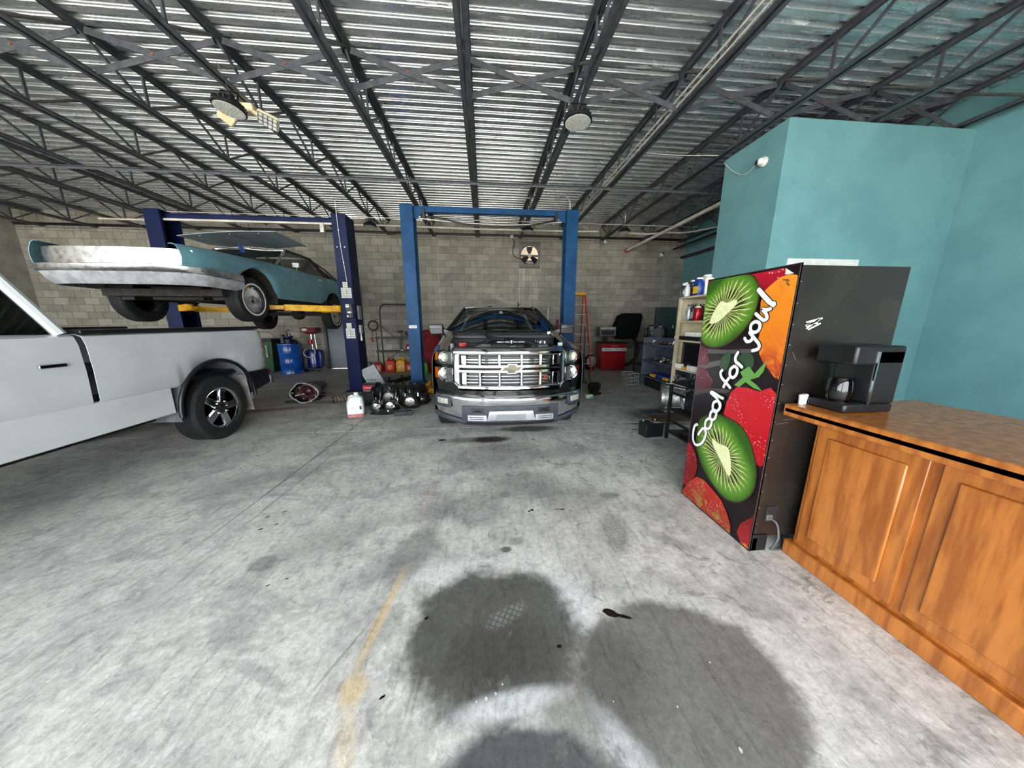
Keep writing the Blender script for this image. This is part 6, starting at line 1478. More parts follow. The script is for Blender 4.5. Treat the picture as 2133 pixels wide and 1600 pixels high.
for z in (0, .09, .18, .27):
    for (a, b_, c, d) in ((-.15, .15, -.16, -.15), (-.15, .15, .15, .16), (-.16, -.15, -.15, .15), (.15, .16, -.15, .15)): B().bx(a, b_, c, d, z, z+.022).obj('rim', CRT, ck)
for k in range(6):
    x = -.15+.06*k
    B().bx(x-.006, x+.006, -.158, -.152, 0, .29).obj('slat', CRT, ck); B().bx(-.158, -.152, x-.006, x+.006, 0, .29).obj('slat', CRT, ck)

# parts on the floor between the shelves
tr = thing('transmission', 'silver aluminium transmission case lying on its side behind the tan shelf', 'transmission', (3.38, 4.62, 0), -.5)
B().lathe([(.24, -.40), (.255, -.36), (.25, -.33), (.235, -.2), (.20, .0), (.17, .18), (.13, .30), (.10, .55)], 26, m=T((0, 0, .25), ry=PI/2)).obj('bell_housing', DULLAL, tr, smooth=30)
for k in range(12):
    a = 2*PI*k/12; B().beam((-.34, .245*math.cos(a), .25+.245*math.sin(a)), (.1, .185*math.cos(a), .25+.185*math.sin(a)), .02, .03).obj('casting_rib', DULLAL, tr)
B().bx(-.05, .4, -.14, .14, .0, .1).obj('oil_pan', GREASY, tr, bevel=.02)
crate('flat_scrap_sheet', 'bent grey sheet-metal scrap on the floor beside the silver transmission', (2.95, 4.75, 0.0), (.55, .22, .012), M('grey_scrap_sheet', (120,122,130), (90,92,98), rough=.35, metal=.6), 'scrap', .25)
crate('rusty_scrap_plate', 'flat rusty plate on the floor in front of the silver transmission', (2.95, 4.35, 0.0), (.6, .28, .02), M('rusty_plate', (112,74,54), (70,54,46), sc_=16, rough=.8), 'scrap', -.1)
def batt(loc, label, rz, red=False):
    t = thing('car_battery', label, 'battery', loc, rz)
    B().bx(-.13, .13, -.085, .085, 0, .165).obj('case', M('navy_battery_case', (24,26,44), (18,20,34)) if red else BLACKP, t, bevel=.006)
    B().bx(-.132, .132, -.088, .088, .165, .19).obj('lid', BLACKP, t, bevel=.005)
    for s in (-1, 1): B().cyl((s*.09, .05, .19), (s*.09, .05, .215), .011, .009).obj('terminal', DULLAL, t)
    if red:
        l = B().bx(-.125, .125, -.0885, -.085, .055, .15).obj('red_label', M('battery_red', (196,24,44), (170,16,34)), t)
        text_obj('Duralast', .058, WHITEL, l, (0, -.0892, .104), (PI/2, 0, 0), 'lettering', .0004)
        B().tube([(-.12, 0, .185), (-.12, 0, .255), (.12, 0, .255), (.12, 0, .185)], .006, 6).obj('carry_handle', BLACKP, t)
        m = B(); bar_text(m, -.11, .03, .22, .016, 1, random.Random(2), -.0855); m.obj('small_print', WHITEL, t)
    else:
        for k in range(6): B().bx(-.125, .125, -.0865, -.085, .03+.02*k, .037+.02*k).obj('rib', BLACKP, t)
        B().bx(.02, .11, -.06, .0, .19, .196).obj('top_label', M('tan_paper', (196,180,140)), t)
        B().tube([(-.09, .05, .21), (-.05, .0, .235), (-.02, -.04, .20)], .007, 6).obj('cable_end', GREYP, t)
    return t
batt((2.25, 3.72, 0), 'black car battery on the floor beside the tan shelf leg', .12)

# ================================================================== BACK RIGHT: BALANCER, LADDER, POSTS
wb = thing('wheel_balancer', 'red wheel balancer cabinet with a black guard hood, against the back wall', 'machine', (4.1, 9.5, 0))
REDM = M('red_machine_enamel', (150,16,24), (118,10,18), sc_=3, rough=.3, coat=.3)
B().bx(-.40, .40, -.27, .25, .03, .86).obj('cabinet', REDM, wb, bevel=.012)
B().bx(-.42, .44, -.30, .28, .86, .90).obj('tray', GREASY, wb, bevel=.01)
B().bx(-.40, .40, -.274, -.27, .62, .72).obj('badge_strip', M('silver_strip', (196,196,196), (170,170,172), rough=.35), wb)
m = B(); bar_text(m, -.30, .645, .22, .05, 1, random.Random(11), -.2745); bar_text(m, .22, .645, .14, .05, 1, random.Random(12), -.2745); m.obj('strip_print', INK, wb)
m = B(); bar_text(m, -.10, .77, .26, .02, 1, random.Random(13), -.2705); m.obj('cabinet_print', WHITEL, wb)
B().bx(-.44, .10, -.10, .20, 1.08, 1.38).obj('control_head', M('grey_control_head', (92,90,92), (74,72,74)), wb, bevel=.012)
B().bx(-.42, .08, -.105, -.10, 1.30, 1.36).obj('light_strip', M('pale_strip', (170,160,158)), wb)
B().bx(-.38, .04, -.105, -.10, 1.12, 1.26).obj('display', BLACKP, wb)
B().bx(-.25, -.12, .0, .10, .90, 1.10).obj('neck', BLACKP, wb)
m = B(); m.loft([[(.18, y, .98), (.10, y, 1.40), (.22, y, 1.72), (.36, y, 1.80), (.90, y, 1.80), (.94, y, 1.70), (.88, y, 1.30), (.80, y, 1.0)] for y in (-.15, .25)]).obj('guard_hood', M('black_guard', (6,6,7), (4,4,5), rough=.8, spec=.1), wb, bevel=.05)
B().tube([(.40+.50*math.cos(a), -.05, .62+.50*math.sin(a)) for a in [PI*.55-2*PI*.62*i/24 for i in range(25)]], .05, 10).obj('guard_hoop', BLACKP, wb)
B().cyl((.40, -.1, .80), (.75, -.1, .80), .035).cyl((.58, -.1, .80), (.60, -.1, .80), .09).obj('shaft', DULLAL, wb)
engine_part('scrap_engine', 'dark stripped engine parts heap left of the red wheel balancer', (3.42, 9.55, 0), (.36, .4, .55), 61)
engine_part('engine_on_stand', 'black engine assembly piled behind the grey shelf below the electrical cabinet', (5.05, 8.6, .95), (.75, .55, .55), 62, (BLACKP, GREYP))
st = thing('work_cart', 'black work cart behind the grey shelf carrying the black engine assembly', 'cart', (5.05, 8.6, 0))
B().bx(-.45, .45, -.35, .35, .88, .95).bx(-.42, .42, -.32, .32, .25, .29).obj('deck', BLKM, st, bevel=.006)
for x in (-.42, .42):
    for y in (-.32, .32): B().bx(x-.02, x+.02, y-.02, y+.02, .05, .9).cyl((x, y-.015, .04), (x, y+.015, .04), .04).obj('leg', BLKM, st)
ld = thing('step_ladder', 'red fibreglass step ladder with a yellow top beside the light blue lift post', 'ladder', (2.90, 9.25, 0))
LRED = M('red_fibreglass', (206,44,34), (178,30,24), rough=.45)
B().bx(-.19, .19, -.07, .16, 2.32, 2.40).obj('top_cap', YELP, ld, bevel=.012)
for s in (-1, 1):
    B().beam((s*.30, -.55, .02), (s*.16, -.05, 2.33), .03, .075, up=(0, 1, 0)).obj('front_rail', LRED, ld, bevel=.003)
    B().beam((s*.30, .62, .02), (s*.15, .12, 2.33), .025, .06, up=(0, 1, 0)).obj('rear_rail', LRED, ld, bevel=.003)
    B().bx(s*.30-.035, s*.30+.035, -.60, -.50, 0, .05).obj('foot', YELP, ld, bevel=.006)
    B().tube([(s*.25, -.36, 1.0), (s*.24, .0, 1.05), (s*.25, .38, 1.0)], .008, 5).obj('spreader', STEELG, ld)
for k in range(1, 8):
    f = k/8; y = -.55+.5*f; hw_ = .30-.14*f
    B().bx(-hw_, hw_, y-.035, y+.035, 2.33*f-.012, 2.33*f+.012).obj('step', EMT, ld, bevel=.003)
    if k % 2: B().bx(-hw_, hw_, .62-.5*f-.015, .62-.5*f+.015, 2.33*f-.01, 2.33*f+.01).obj('rear_brace', STEELG, ld)
pl = atZ(1216, 797, 0)
tag(B().cyl((pl[0], pl[1], 0), (pl[0]-.02, pl[1]+.05, 1.42), .018, n=10).cyl((pl[0], pl[1], 0), (pl[0], pl[1], .02), .10, n=16).obj('black_stand_pole', BLKM), 'thin black upright pole by the right headlamp of the black pickup', 'pole')
kn = thing('steering_knuckle', 'rusty steering knuckle with brake disc on the floor right of the black pickup', 'car part', (2.27, 6.05, 0), .4)
B().lathe([(.15, 0), (.15, .025), (.10, .028), (.09, .07), (.04, .075)], 26, m=T((0, -.05, .16), rx=PI/2+.3)).obj('brake_disc', GREASY, kn)
B().ell((.06, .06, .16), (.12, .10, .11)).obj('hub_casting', GREASY, kn)
B().tube(smoothpath([(-.05, 0, .25), (-.09, .02, .38), (-.13, .0, .52)], 5), .010, 6).obj('brake_line', HOSE, kn)
B().bx(-.02, .18, -.08, .02, .0, .06).obj('caliper', GREASY, kn, bevel=.015)
crate('small_parts_carton', 'tiny cream carton with a green label beside the steering knuckle', (2.12, 5.82, 0), (.15, .08, .075), M('green_label_carton', (206,200,180), (90,160,150), sc_=14, lo=.5, hi=.56), 'box', .2)
jk = atY(1160, 668, 9.3)
hoist = thing('engine_hoist', 'red engine hoist with a white rod, seen behind the cab of the black pickup', 'hoist', (jk[0], 9.3, 0))
B().beam((0, 0, .1), (.0, 0, 1.42), .10, .10, up=(0, 1, 0)).beam((0, 0, 1.36), (.02, .0, 1.60), .09, .09, up=(0, 1, 0)).obj('mast', REDM, hoist, bevel=.01)
B().beam((0, 0, .08), (-.7, -.3, .08), .08, .08).beam((0, 0, .08), (-.7, .3, .08), .08, .08).obj('base_legs', REDM, hoist, bevel=.006)
x_ = float(atY(1142, 640, 9.3)[0]-jk[0])
B().cyl((x_, 0, .6), (x_, 0, 1.95), .022).obj('white_rod', PVC, hoist)
B().bx(x_-.02, .02, -.06, .06, 1.25, 1.30).bx(x_-.02, .05, -.05, .05, .58, .62).obj('cross_arm', DULLAL, hoist, bevel=.005)

# ================================================================== BACK LEFT: DRUM, DRAINER, BIN, RACK, CANS
drum = thing('oil_drum', 'blue steel oil drum against the back wall', 'drum', (-5.86, 9.66, 0))
DRB = M('blue_drum_paint', (14,82,168), (10,64,140), sc_=5, rough=.25, coat=.2)
B().lathe([(.29, 0), (.305, .008), (.30, .03), (.295, .28), (.308, .30), (.295, .32), (.295, .57), (.308, .59), (.295, .61), (.30, .86), (.305, .885), (.30, .895), (.285, .88), (.02, .875)], 36).obj('drum', DRB, drum, smooth=40)
pp = sub('barrel_pump', drum, (.02, -.04, .88))
B().lathe([(.11, 0), (.11, .14), (.09, .16), (.13, .20), (.13, .24), (.03, .25)], 20).obj('pump_body', M('navy_pump', (18,28,70), (12,20,52)), pp)
B().bx(-.20, -.11, -.05, .05, .02, .28).obj('pump_motor', BLACKP, pp, bevel=.01)
B().tube(smoothpath([(.0, 0, .24), (-.02, 0, .36), (.03, .0, .42), (.06, 0, .38)], 5), .012, 6).obj('hook_pipe', HOSE, pp)
B().cyl((-.06, 0, .2), (-.065, 0, .50), .006).ell((-.065, 0, .51), (.016, .016, .016)).obj('dip_rod', STEELG, pp)
B().lathe([(.035, .22), (.04, .30), (.02, .32)], 12, m=T((.07, -.03, 0))).obj('filter_cup', CHROME, pp)
for k in range(3): B().lathe([(.06, .0), (.02, .09), (.006, .12)], 10, m=T((.18+.03*k, .08-.08*k, 0))).obj('funnel', BLACKP, pp)
od = thing('oil_drainer', 'navy wheeled oil drainer with a red square funnel on top', 'oil drainer', (-5.36, 10.0, 0))
NAVY = M('navy_tank_paint', (20,28,104), (14,20,80), rough=.25, coat=.3)
B().lathe([(.16, .10), (.20, .13), (.205, .60), (.17, .68), (.05, .70)], 28).obj('tank', NAVY, od)
B().bx(.12, .26, -.10, .10, .1, .66).obj('side_tank', NAVY, od, bevel=.04)
B().cyl((-.02, 0, .68), (-.02, 0, 1.25), .03).cyl((.10, 0, .68), (.08, 0, 1.15), .014).obj('column', CHROME, od)
B().lathe([(.06, .85), (.06, 1.0)], 14, m=T((-.05, -.03, 0))).obj('valve', REDP, od)
B().loft([[(-.05, -.05, 1.16), (.05, -.05, 1.16), (.05, .05, 1.16), (-.05, .05, 1.16)], [(-.20, -.17, 1.22), (.18, -.17, 1.22), (.18, .17, 1.22), (-.20, .17, 1.22)], [(-.22, -.19, 1.36), (.20, -.19, 1.36), (.20, .19, 1.36), (-.22, .19, 1.36)]], cap=False).obj('funnel', M('dark_red_funnel', (134,14,22), (104,8,16), rough=.35), od, solid=.008)
B().bx(-.17, -.03, -.190, -.186, 1.26, 1.33).obj('funnel_label', WHITEL, od)
B().tube(smoothpath([(.06, -.12, .72), (.14, -.2, .60), (.05, -.24, .46), (-.15, -.22, .50), (-.20, -.20, .62), (-.17, -.1, .70)], 6), .010, 6).obj('drain_hose', CABLE, od)
B().bx(-.22, .30, -.16, .16, .06, .10).obj('base', BLKM, od)
for (x, r) in ((.34, .085), (-.2, .04), (.12, .04)): B().cyl((x, -.17, r), (x, -.13, r), r, n=18).obj('caster', BLACKP, od)
gb = thing('wheelie_bin', 'dark green wheeled bin behind the white pickup', 'bin', (-6.52, 9.78, 0))
GRN = M('green_bin_plastic', (16,66,24), (12,50,18), rough=.4)
B().loft([[(-.20, -.22, .05), (.20, -.22, .05), (.20, .22, .05), (-.20, .22, .05)], [(-.27, -.28, .98), (.27, -.28, .98), (.27, .28, .98), (-.27, .28, .98)]]).obj('body', GRN, gb, bevel=.02)
B().bx(-.29, .29, -.31, .30, .98, 1.04).obj('lid', BLACKP, gb, bevel=.015)
for x in (-.18, .18): B().cyl((x-.02, .2, .09), (x+.02, .2, .09), .09).obj('caster', BLACKP, gb)
B().bx(.08, .13, -.285, -.27, .5, .85).obj('pale_strip', M('pale_green_strip', (130,160,120)), gb)
B().tube(smoothpath([(-.26, -.1, 1.04), (-.22, -.1, 1.18), (0, -.1, 1.24), (.22, -.1, 1.16), (.26, -.1, 1.04)], 6), .012, 6).obj('wire_hoop', STEELG, gb)
crate('black_bin_behind', 'black bin squeezed between the green bin and the blue drum', (-6.12, 10.12, 0), (.20, .30, .98), BLACKP, 'bin')
rk = thing('tube_rack', 'black tubular rack against the back wall with two shelf rails', 'rack', (-2.75, 9.85, 0))
for x in (-.46, .52): B().tube([(x, 0, 0), (x, 0, 1.95)] if x > 0 else [(x, 0, 0), (x-.0, 0, 1.86), (x+.05, 0, 2.0), (x+.14, 0, 2.06), (.52, 0, 2.06), (.52, 0, 1.9)], .022, 8).obj('tube_frame', BLKM, rk)
B().tube([(-.58, -.1, 0), (-.58, -.1, 1.08)], .020, 8).obj('tube_frame', BLKM, rk)
for z in (1.05, .62): B().bx(-.62, .56, -.14, .10, z-.03, z+.02).obj('shelf_rail', BLKM, rk, bevel=.004)
for (a, b_) in (((-.44, 1.40), (-.10, 1.08)), ((-.40, .28), (.0, .58)), ((.50, .32), (.2, .58))): B().beam((a[0], 0, a[1]), (b_[0], 0, b_[1]), .02, .025, up=(0, 1, 0)).obj('brace', BLKM, rk)
B().bx(.08, .15, -.06, .0, .64, 1.03).obj('middle_post', BLKM, rk)
coil = thing('hose_coil', 'coil of black hose with a red gun hanging at the left of the black rack', 'hose', (-3.36, 9.66, 1.42))
for k in range(4): B().torus(.12+.012*k, .010, 24, 6, m=T((R.uniform(-.015, .015), .015*k-.03, 0), rx=PI/2+R.uniform(-.1, .1))).obj('loop', HOSE, coil)
B().cyl((0, .04, .14), (.10, .13, .20), .01).obj('hook', BLKM, coil)
B().tube(smoothpath([(-.05, 0, -.12), (-.06, 0, -.35), (0, 0, -.5), (.06, 0, -.3), (.05, 0, -.12)], 6), .010, 6).obj('tail', M('dull_red_hose', (110,36,34)), coil)
B().bx(-.12, -.04, -.03, .03, -.42, -.36).bx(-.09, -.05, -.02, .02, -.5, -.38).obj('spray_gun', M('dark_red_gun', (120,24,24)), coil, bevel=.006)
dr = thing('cordless_drill', 'black cordless drill on the upper rail of the black rack', 'drill', (-2.62, 9.78, 1.071))
B().cyl((-.06, 0, .15), (.09, 0, .17), .03).bx(.02, .06, -.015, .015, .02, .16).bx(-.0, .09, -.025, .025, 0, .03).obj('body', BLACKP, dr, bevel=.006)
B().cyl((-.06, 0, .15), (-.11, 0, .143), .015).obj('chuck', GREYP, dr)
engine_part('orange_pump', 'small rusty orange pump on the upper rail of the black rack', (-2.36, 9.78, 1.071), (.16, .14, .18), 71, (M('rusty_orange', (170,70,34), (110,48,28)), GREASY))
at = thing('red_tank', 'small red air tank on the lower rail of the black rack', 'tank', (-2.36, 9.78, .641))
B().lathe([(.06, 0), (.11, .05), (.115, .14), (.08, .20), (.03, .22), (.03, .25)], 20).obj('tank', REDP, at); B().bx(-.05, .05, -.118, -.112, .06, .13).obj('tank_label', WHITEL, at)
crate('white_block', 'small white block on the lower rail of the black rack', (-2.60, 9.78, .641), (.10, .05, .03), WHITEP, 'block')
def gas_can(loc, label, w, h, mat, lm, rz=0, spout=True):
    t = thing('fuel_can', label, 'fuel can', loc, rz, 'fuel cans under the black rack')
    d = w*.75
    def rr(k, kz, z): return [(-w/2*k, -d/2*kz, z), (w/2*k, -d/2*kz, z), (w/2*k, d/2*kz, z), (-w/2*k, d/2*kz, z)]
    B().loft([rr(.96, .96, 0), rr(1, 1, h*.05), rr(1, 1, h*.62), rr(.82, .9, h*.80), rr(.45, .6, h*.86)]).obj('tank', mat, t, bevel=.02)
    B().tube(smoothpath([(-w*.34, 0, h*.72), (-w*.25, 0, h*.98), (w*.15, 0, h*.98), (w*.3, 0, h*.74)], 5), .016, 8).obj('handle', mat, t)
    B().cyl((w*.22, 0, h*.8), (w*.30, 0, h*.96), .028).obj('cap', BLACKP if spout else mat, t)
    if spout: B().cyl((-w*.12, 0, h*.9), (-w*.24, 0, h*1.22), .013, .009).obj('spout', BLACKP, t)
    o = B().bx(-w*.24, w*.24, -d/2-.002, -d/2, h*.18, h*.52).obj('can_label', lm, t)
    return t
LBO = M('orange_label', (224,150,60), (196,60,30), sc_=40, lo=.5, hi=.56)
LBW = M('white_print_label', (226,216,196), (150,60,40), sc_=40, lo=.52, hi=.56)
REDC = M('red_fuel_can', (186,18,26), (158,12,18), rough=.4)
gas_can((-3.32, 9.62, 0), 'short red fuel can at the left with a white label', .27, .30, REDC, LBW, .0, False)
gas_can((-2.94, 9.66, 0), 'tall red fuel can with a black spout and orange label', .30, .43, REDC, LBO)
gas_can((-2.63, 9.66, 0), 'yellow fuel can beside the tall red one', .28, .43, M('yellow_fuel_can', (232,176,16), (206,146,10), rough=.4), LBW, 0, False)
gas_can((-2.36, 9.70, 0), 'red fuel can half hidden behind the light blue lift post', .26, .30, REDC, LBW, 0, False)
for k, (x, y, r, h, lb) in enumerate(((-3.72, 9.85, .11, .28, 'dented metal paint tin left of the fuel cans'), (-3.55, 9.98, .10, .22, 'second metal tin behind the dented one'))):
    t = thing('paint_tin', lb, 'tin', (x, y, 0), 0, 'paint tins')
    B().lathe([(r*.97, 0), (r, .01), (r, h-.01), (r*1.03, h), (r*.9, h-.008), (.01, h-.008)], 22).obj('tin', DULLAL, t)
    B().tube(smoothpath([(-r, 0, h*.8), (-r*.6, 0, h*1.25), (r*.6, 0, h*1.25), (r, 0, h*.8)], 4), .004, 5).obj('bail', STEELG, t)
    B().lathe([(r+.001, h*.25), (r+.001, h*.75)], 22, cap=False).obj('tin_label', M('grey_tin_label', (170,174,180), (120,126,136), sc_=12), t)
bk = thing('wire_basket', 'wire basket behind the paint tins', 'basket', (-3.92, 10.05, 0))
for z in (.02, .14, .26, .38): B().tube([(-.14, -.1, z), (.14, -.1, z), (.14, .1, z), (-.14, .1, z)], .005, 5, closed=True).obj('hoop', STEELG, bk)
for k in range(6): B().cyl((-.14+.056*k, -.1, .0), (-.14+.056*k, -.1, .38), .004, n=5).obj('rod', STEELG, bk)
crate('yellow_level', 'short yellow wooden block by the foot of the navy lift post', (-2.66, 7.65, 0), (.34, .10, .10), M('old_yellow_block', (190,140,50), (140,100,40), sc_=12), 'block', .25)
cv = thing('covered_compressor', 'air compressor under a dark red cover behind the light blue lift post', 'compressor', (-1.62, 9.45, 0))
CLO = M('dark_red_cloth', (128,18,24), (88,10,14), sc_=5, rough=.85, bump=.4)
B().loft([[(w*math.cos(2*PI*i/18)*(1+.06*math.sin(5*i+z*7)), w*.9*math.sin(2*PI*i/18), z) for i in range(18)] for w, z in ((.34, .02), (.33, .4), (.31, .8), (.34, .98), (.29, 1.05), (.28, 1.2), (.2, 1.3))]).obj('cover', CLO, cv, smooth=60)
for x in (-.2, .2): B().cyl((x, -.36, .06), (x, -.32, .06), .06).obj('caster', BLACKP, cv)
gb_ = atZ(887, 781, 0)
t = thing('green_cylinder', 'small bright green gas cylinder between the light blue lift post and the pickup', 'gas cylinder', (float(gb_[0]), float(gb_[1]), 0))
B().lathe([(.075, 0), (.08, .02), (.08, .30), (.05, .36), (.02, .38)], 18).obj('tank', M('bright_green', (96,178,44), (76,150,34)), t); B().cyl((0, 0, .38), (0, 0, .43), .018).obj('valve', BLACKP, t)

# ================================================================== FLOOR PILE BETWEEN THE LIFTS
jug = thing('fluid_jug', 'white jug of pinkish fluid with a white label standing on the floor', 'jug', (-2.13, 4.98, 0), .2)
JUG = M('milky_plastic', (206,214,218), (190,200,206), rough=.35)
def jr(k, z, dx=0, ky=None):
    ky = ky or k; a, b_ = .125*k, .085*ky; c = .03*k
    return [(-a+c+dx, -b_, z), (a-c+dx, -b_, z), (a+dx, -b_+c, z), (a+dx, b_-c, z), (a-c+dx, b_, z), (-a+c+dx, b_, z), (-a+dx, b_-c, z), (-a+dx, -b_+c, z)]
B().loft([jr(1, .055), jr(1, .22), jr(.95, .26), jr(.80, .32, .01), jr(.42, .345, .02, .6), jr(.3, .36, .02, .42)]).obj('jug_body', JUG, jug, bevel=.006)
B().loft([jr(.96, 0), jr(1.0, .012), jr(1.0, .055)]).obj('fluid_level', M('pink_fluid', (190,130,128), (170,104,104), rough=.35), jug)
B().lathe([(.033, .36), (.033, .40), (.028, .405)], 16, m=T((.02, 0, 0))).obj('cap', WHITEP, jug)
B().tube(smoothpath([(-.02, 0, .35), (-.075, 0, .335), (-.10, 0, .28), (-.09, 0, .24)], 5), .017, 8).obj('handle', JUG, jug)
B().bx(-.105, .015, -.0875, -.085, .06, .225).bx(.025, .105, -.0875, -.085, .06, .225).obj('jug_label', WHITEL, jug)
m = B(); bar_text(m, -.06, .15, .06, .02, 2, random.Random(4), -.0876); m.obj('label_print', INK, jug)
B().bx(.07, .10, -.0882, -.0875, .13, .19).obj('label_mark', INK, jug)
bh = thing('transmission', 'transmission lying with its round bell housing and dark red converter facing the camera', 'transmission', (-3.40, 5.85, 0), .15)
ringp = []
for i in range(40):
    a = 2*PI*i/40; r = .20+.015*math.cos(3*a)
    x, z = r*math.cos(a), r*math.sin(a)
    if math.cos(a-PI*1.02) > .80: x -= .055*((math.cos(a-PI*1.02)-.80)/.2)**.8
    ringp.append((x*1.08, z*.98))
inner = [(x*.92, z*.92) for x, z in ringp]
m = B(); m.loft([[(x, 0, z+.215) for x, z in ringp], [(x, 0, z+.215) for x, z in inner], [(x*.93, .16, z*.93+.215) for x, z in inner], [(x*.99, .17, z*.99+.215) for x, z in ringp]], cap=False, closed_path=True)
m.obj('bell_rim', DULLAL, bh, smooth=30)
B().loft([[(x*.99, .004, z*.99+.215) for x, z in inner], [(x*.93, .15, z*.93+.215) for x, z in inner]], cap=False).add([(x*.93, .15, z*.93+.215) for x, z in inner], [tuple(range(40))]).obj('bell_interior', M('black_oily_interior', (16,14,14), (26,20,20), rough=.35), bh)
DRED = M('dark_red_converter', (66,30,36), (46,20,26), rough=.3, metal=.5, sc_=8)
mm = T((.01, .13, .215), rx=PI/2)
B().lathe([(.165, 0), (.17, .02), (.14, .035), (.10, .03), (.085, .05), (.06, .05), (.05, .02), (.03, .03), (.004, .032)], 36, m=mm).obj('torque_converter', DRED, bh)
for k in range(8):
    a = 2*PI*k/8+.2; B().bx(-.02, .02, -.01, .01, -.01, .02, m=T((.01+.15*math.cos(a), .105, .215+.15*math.sin(a)), ry=-a+PI/2)).obj('converter_lug', M('pinkish_lug', (110,72,76)), bh)
B().lathe([(.19, -.15), (.17, -.35), (.13, -.6), (.08, -.9)], 22, m=T((0, 0, .2), rx=PI/2)).obj('gear_case', GREASY, bh)
B().bx(-.14, .14, .25, .65, .0, .08).obj('oil_pan', GREASY, bh, bevel=.015)
for k in range(9):
    a = 2*PI*k/9+.3; B().cyl((.205*math.cos(a), -.012, .215+.195*math.sin(a)), (.205*math.cos(a), .03, .215+.195*math.sin(a)), .012, n=8).obj('dowel', DULLAL, bh)
B().beam((-.16, -.008, .17), (.0, -.008, .20), .012, .018).obj('dipstick_bar', DULLAL, bh)
B().bx(-.40, -.19, .1, .2, .0, .04).obj('side_shaft', GREASY, bh, bevel=.01)
B().tube(smoothpath([(.2, .2, .12), (.36, .3, .10), (.45, .25, .06), (.52, .32, .03)], 5), .012, 6).obj('cooler_line', M('rusty_line', (96,56,38)), bh)
batt((-2.42, 6.45, .075), 'car battery with a red Duralast label by the navy lift post', -.05, True)
crate('battery_plinth', 'black plastic crate under the red-labelled battery', (-2.42, 6.45, 0), (.34, .26, .074), BLACKP, 'pan')
cs = thing('grey_control_box', 'flat grey electrical box leaning against the navy lift post', 'box', (-2.42, 7.05, 0))
cs.rotation_euler = (.0, -.42, .2)
B().bx(-.16, .16, -.05, .05, .09, .58).obj('case', M('speckled_grey_case', (150,156,156), (128,134,134), sc_=50, rough=.5), cs, bevel=.008)
B().bx(-.175, -.16, -.05, .05, .11, .56).obj('white_side', WHITEP, cs, bevel=.004)
for (x, z) in ((-.06, .2), (.05, .4), (.1, .3)): B().cyl((x, -.055, z), (x, -.048, z), .012).obj('knock_out', GREYP, cs)
bel = thing('rubber_bellows', 'black ribbed rubber bellows behind the fluid jug', 'bellows', (-2.16, 5.66, .125), -.5)
prof = []
for k in range(8): prof += [(.125-.006*k, k*.05), (.095-.006*k, k*.05+.025)]
B().lathe(prof, 26, m=T((0, 0, 0), rx=PI/2+.1), cap=True).obj('bellows', RUBBER, bel, smooth=60)
B().lathe([(.13, -.01), (.13, .0), (.115, .0)], 26, m=T((0, .0, 0), rx=PI/2+.1), cap=False).obj('rim', GREASY, bel)
sp = thing('coil_spring', 'rusty coil spring lying left of the fluid jug', 'spring', (-2.72, 5.95, .075), .5)
B().tube([(-.2+.4*i/90, .062*math.cos(2*PI*7*i/90), .062*math.sin(2*PI*7*i/90)) for i in range(91)], .011, 6).obj('coil', M('rusty_tan_spring', (128,112,92), (90,74,60), sc_=20, rough=.7), sp)
B().cyl((-.22, 0, 0), (-.20, 0, 0), .07).obj('end_plate', GREASY, sp)
im = thing('intake_manifold', 'large black plastic intake manifold lying across the floor pile', 'engine part', (-1.74, 6.05, 0), -.12)
B().loft([[(-.46, y, .02), (.50, y, .02), (.52, y, .16), (.40, y, .26+.02*k), (-.30, y, .30), (-.48, y, .18)] for k, y in enumerate((-.26, -.1, .12, .24))]).obj('plenum', M('black_ribbed_plastic', (30,29,29), (20,19,19), sc_=12, rough=.45, bump=.3), im, bevel=.03)
for k in range(6): B().tube(smoothpath([(-.38+.15*k, -.22, .28), (-.36+.15*k, -.32, .22), (-.36+.15*k, -.35, .08)], 5), .045, 10).obj('runner', BLACKP, im)
for k in range(5): B().bx(-.3+.15*k, -.24+.15*k, .05, .12, .28, .33).obj('clip', BLACKP, im, bevel=.006)
shaft = thing('drive_shaft', 'long oily black shaft pointing away from the floor pile towards the fuel cans', 'car part', (-2.1, 7.45, .09))
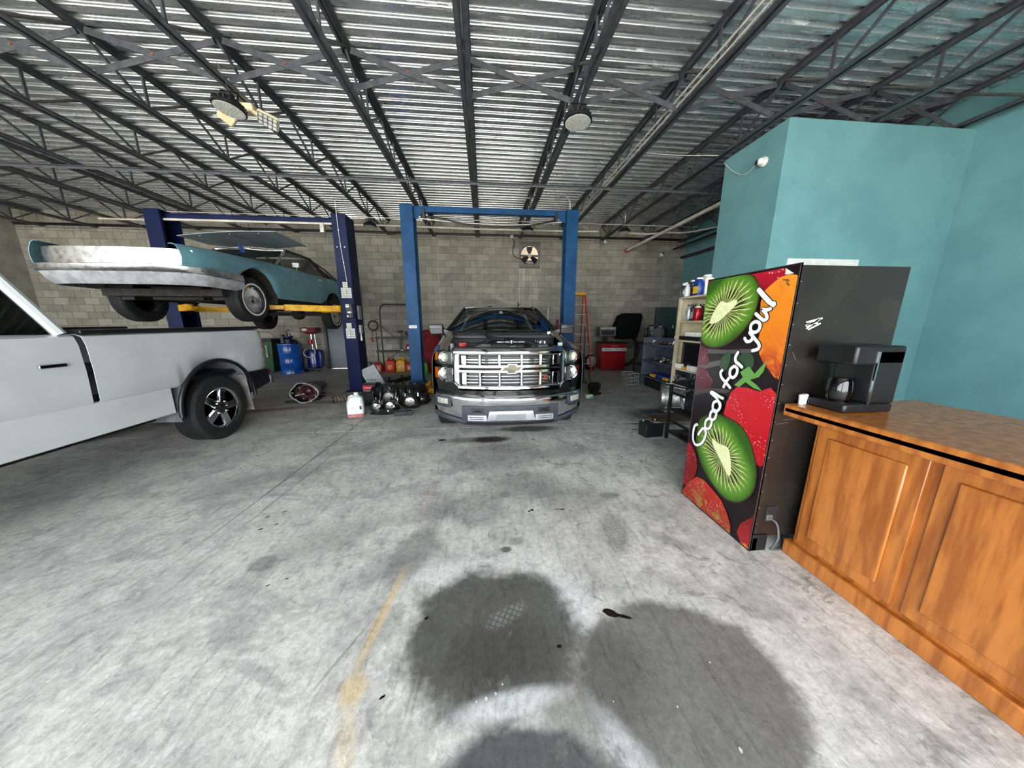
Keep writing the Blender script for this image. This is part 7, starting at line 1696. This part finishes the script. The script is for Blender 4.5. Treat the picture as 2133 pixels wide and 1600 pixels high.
B().cyl((-.35, -.35, 0), (.20, .38, .03), .07, .055).ell((-.36, -.36, .03), (.12, .12, .11)).obj('tube', GREASY, shaft)
for k in range(5): B().cyl((-.3+.11*k, -.30+.14*k, .05), (-.28+.11*k, -.34+.14*k, .14), .02).obj('bolt_boss', GREASY if k % 2 else DULLAL, shaft)
BRITE = M('bright_cast_metal', (206,206,204), (110,110,110), rough=.25, metal=.95, sc_=26, bump=.4)
engine_part('alternator', 'left shiny alternator at the front of the floor pile', (-1.88, 5.28, 0), (.25, .24, .20), 81, (GREASY, BRITE))
engine_part('alternator', 'middle shiny alternator with vented end at the front of the floor pile', (-1.62, 5.26, 0), (.20, .20, .22), 82, (GREASY, BRITE))
engine_part('valve_body', 'right shiny valve body at the front of the floor pile, above the black tray', (-1.36, 5.45, 0), (.42, .30, .27), 83, (GREASY, BRITE))
engine_part('starter_motor', 'dark starter motor behind the shiny alternators', (-1.80, 5.74, 0), (.22, .24, .30), 84, (GREASY, DULLAL))
engine_part('water_pump', 'dark water pump at the right rear of the floor pile', (-1.18, 5.72, 0), (.24, .28, .20), 85, (GREASY, GREASY))
bl_ = thing('mirror_shell', 'curved black plastic trim shell in front of the shiny alternators', 'trim', (-1.72, 5.09, 0))
B().grid(lambda u, v: (-.22+.44*u, -.06+.14*v-.05*math.sin(PI*u), .01+.06*math.sin(PI*u)*v), 10, 4).obj('shell', BLACKP, bl_, solid=.01)
B().ell((.07, -.03, .05), (.018, .018, .018)).obj('ball_joint', WHITEP, bl_)
ty = thing('black_tray', 'small black divided tray at the front of the floor pile', 'tray', (-1.38, 4.98, 0), .15)
for (a, b_) in ((-.14, .05), (.06, .15)):
    B().bx(a, b_, -.06, .06, 0, .012).bx(a, b_, -.06, -.052, 0, .07).bx(a, b_, .052, .06, 0, .07).bx(a, a+.008, -.06, .06, 0, .07).bx(b_-.008, b_, -.06, .06, 0, .07).obj('compartment', BLACKP, ty)
B().bx(-.10, .02, -.03, .03, .012, .04).obj('insert', GREYP, ty, bevel=.006)
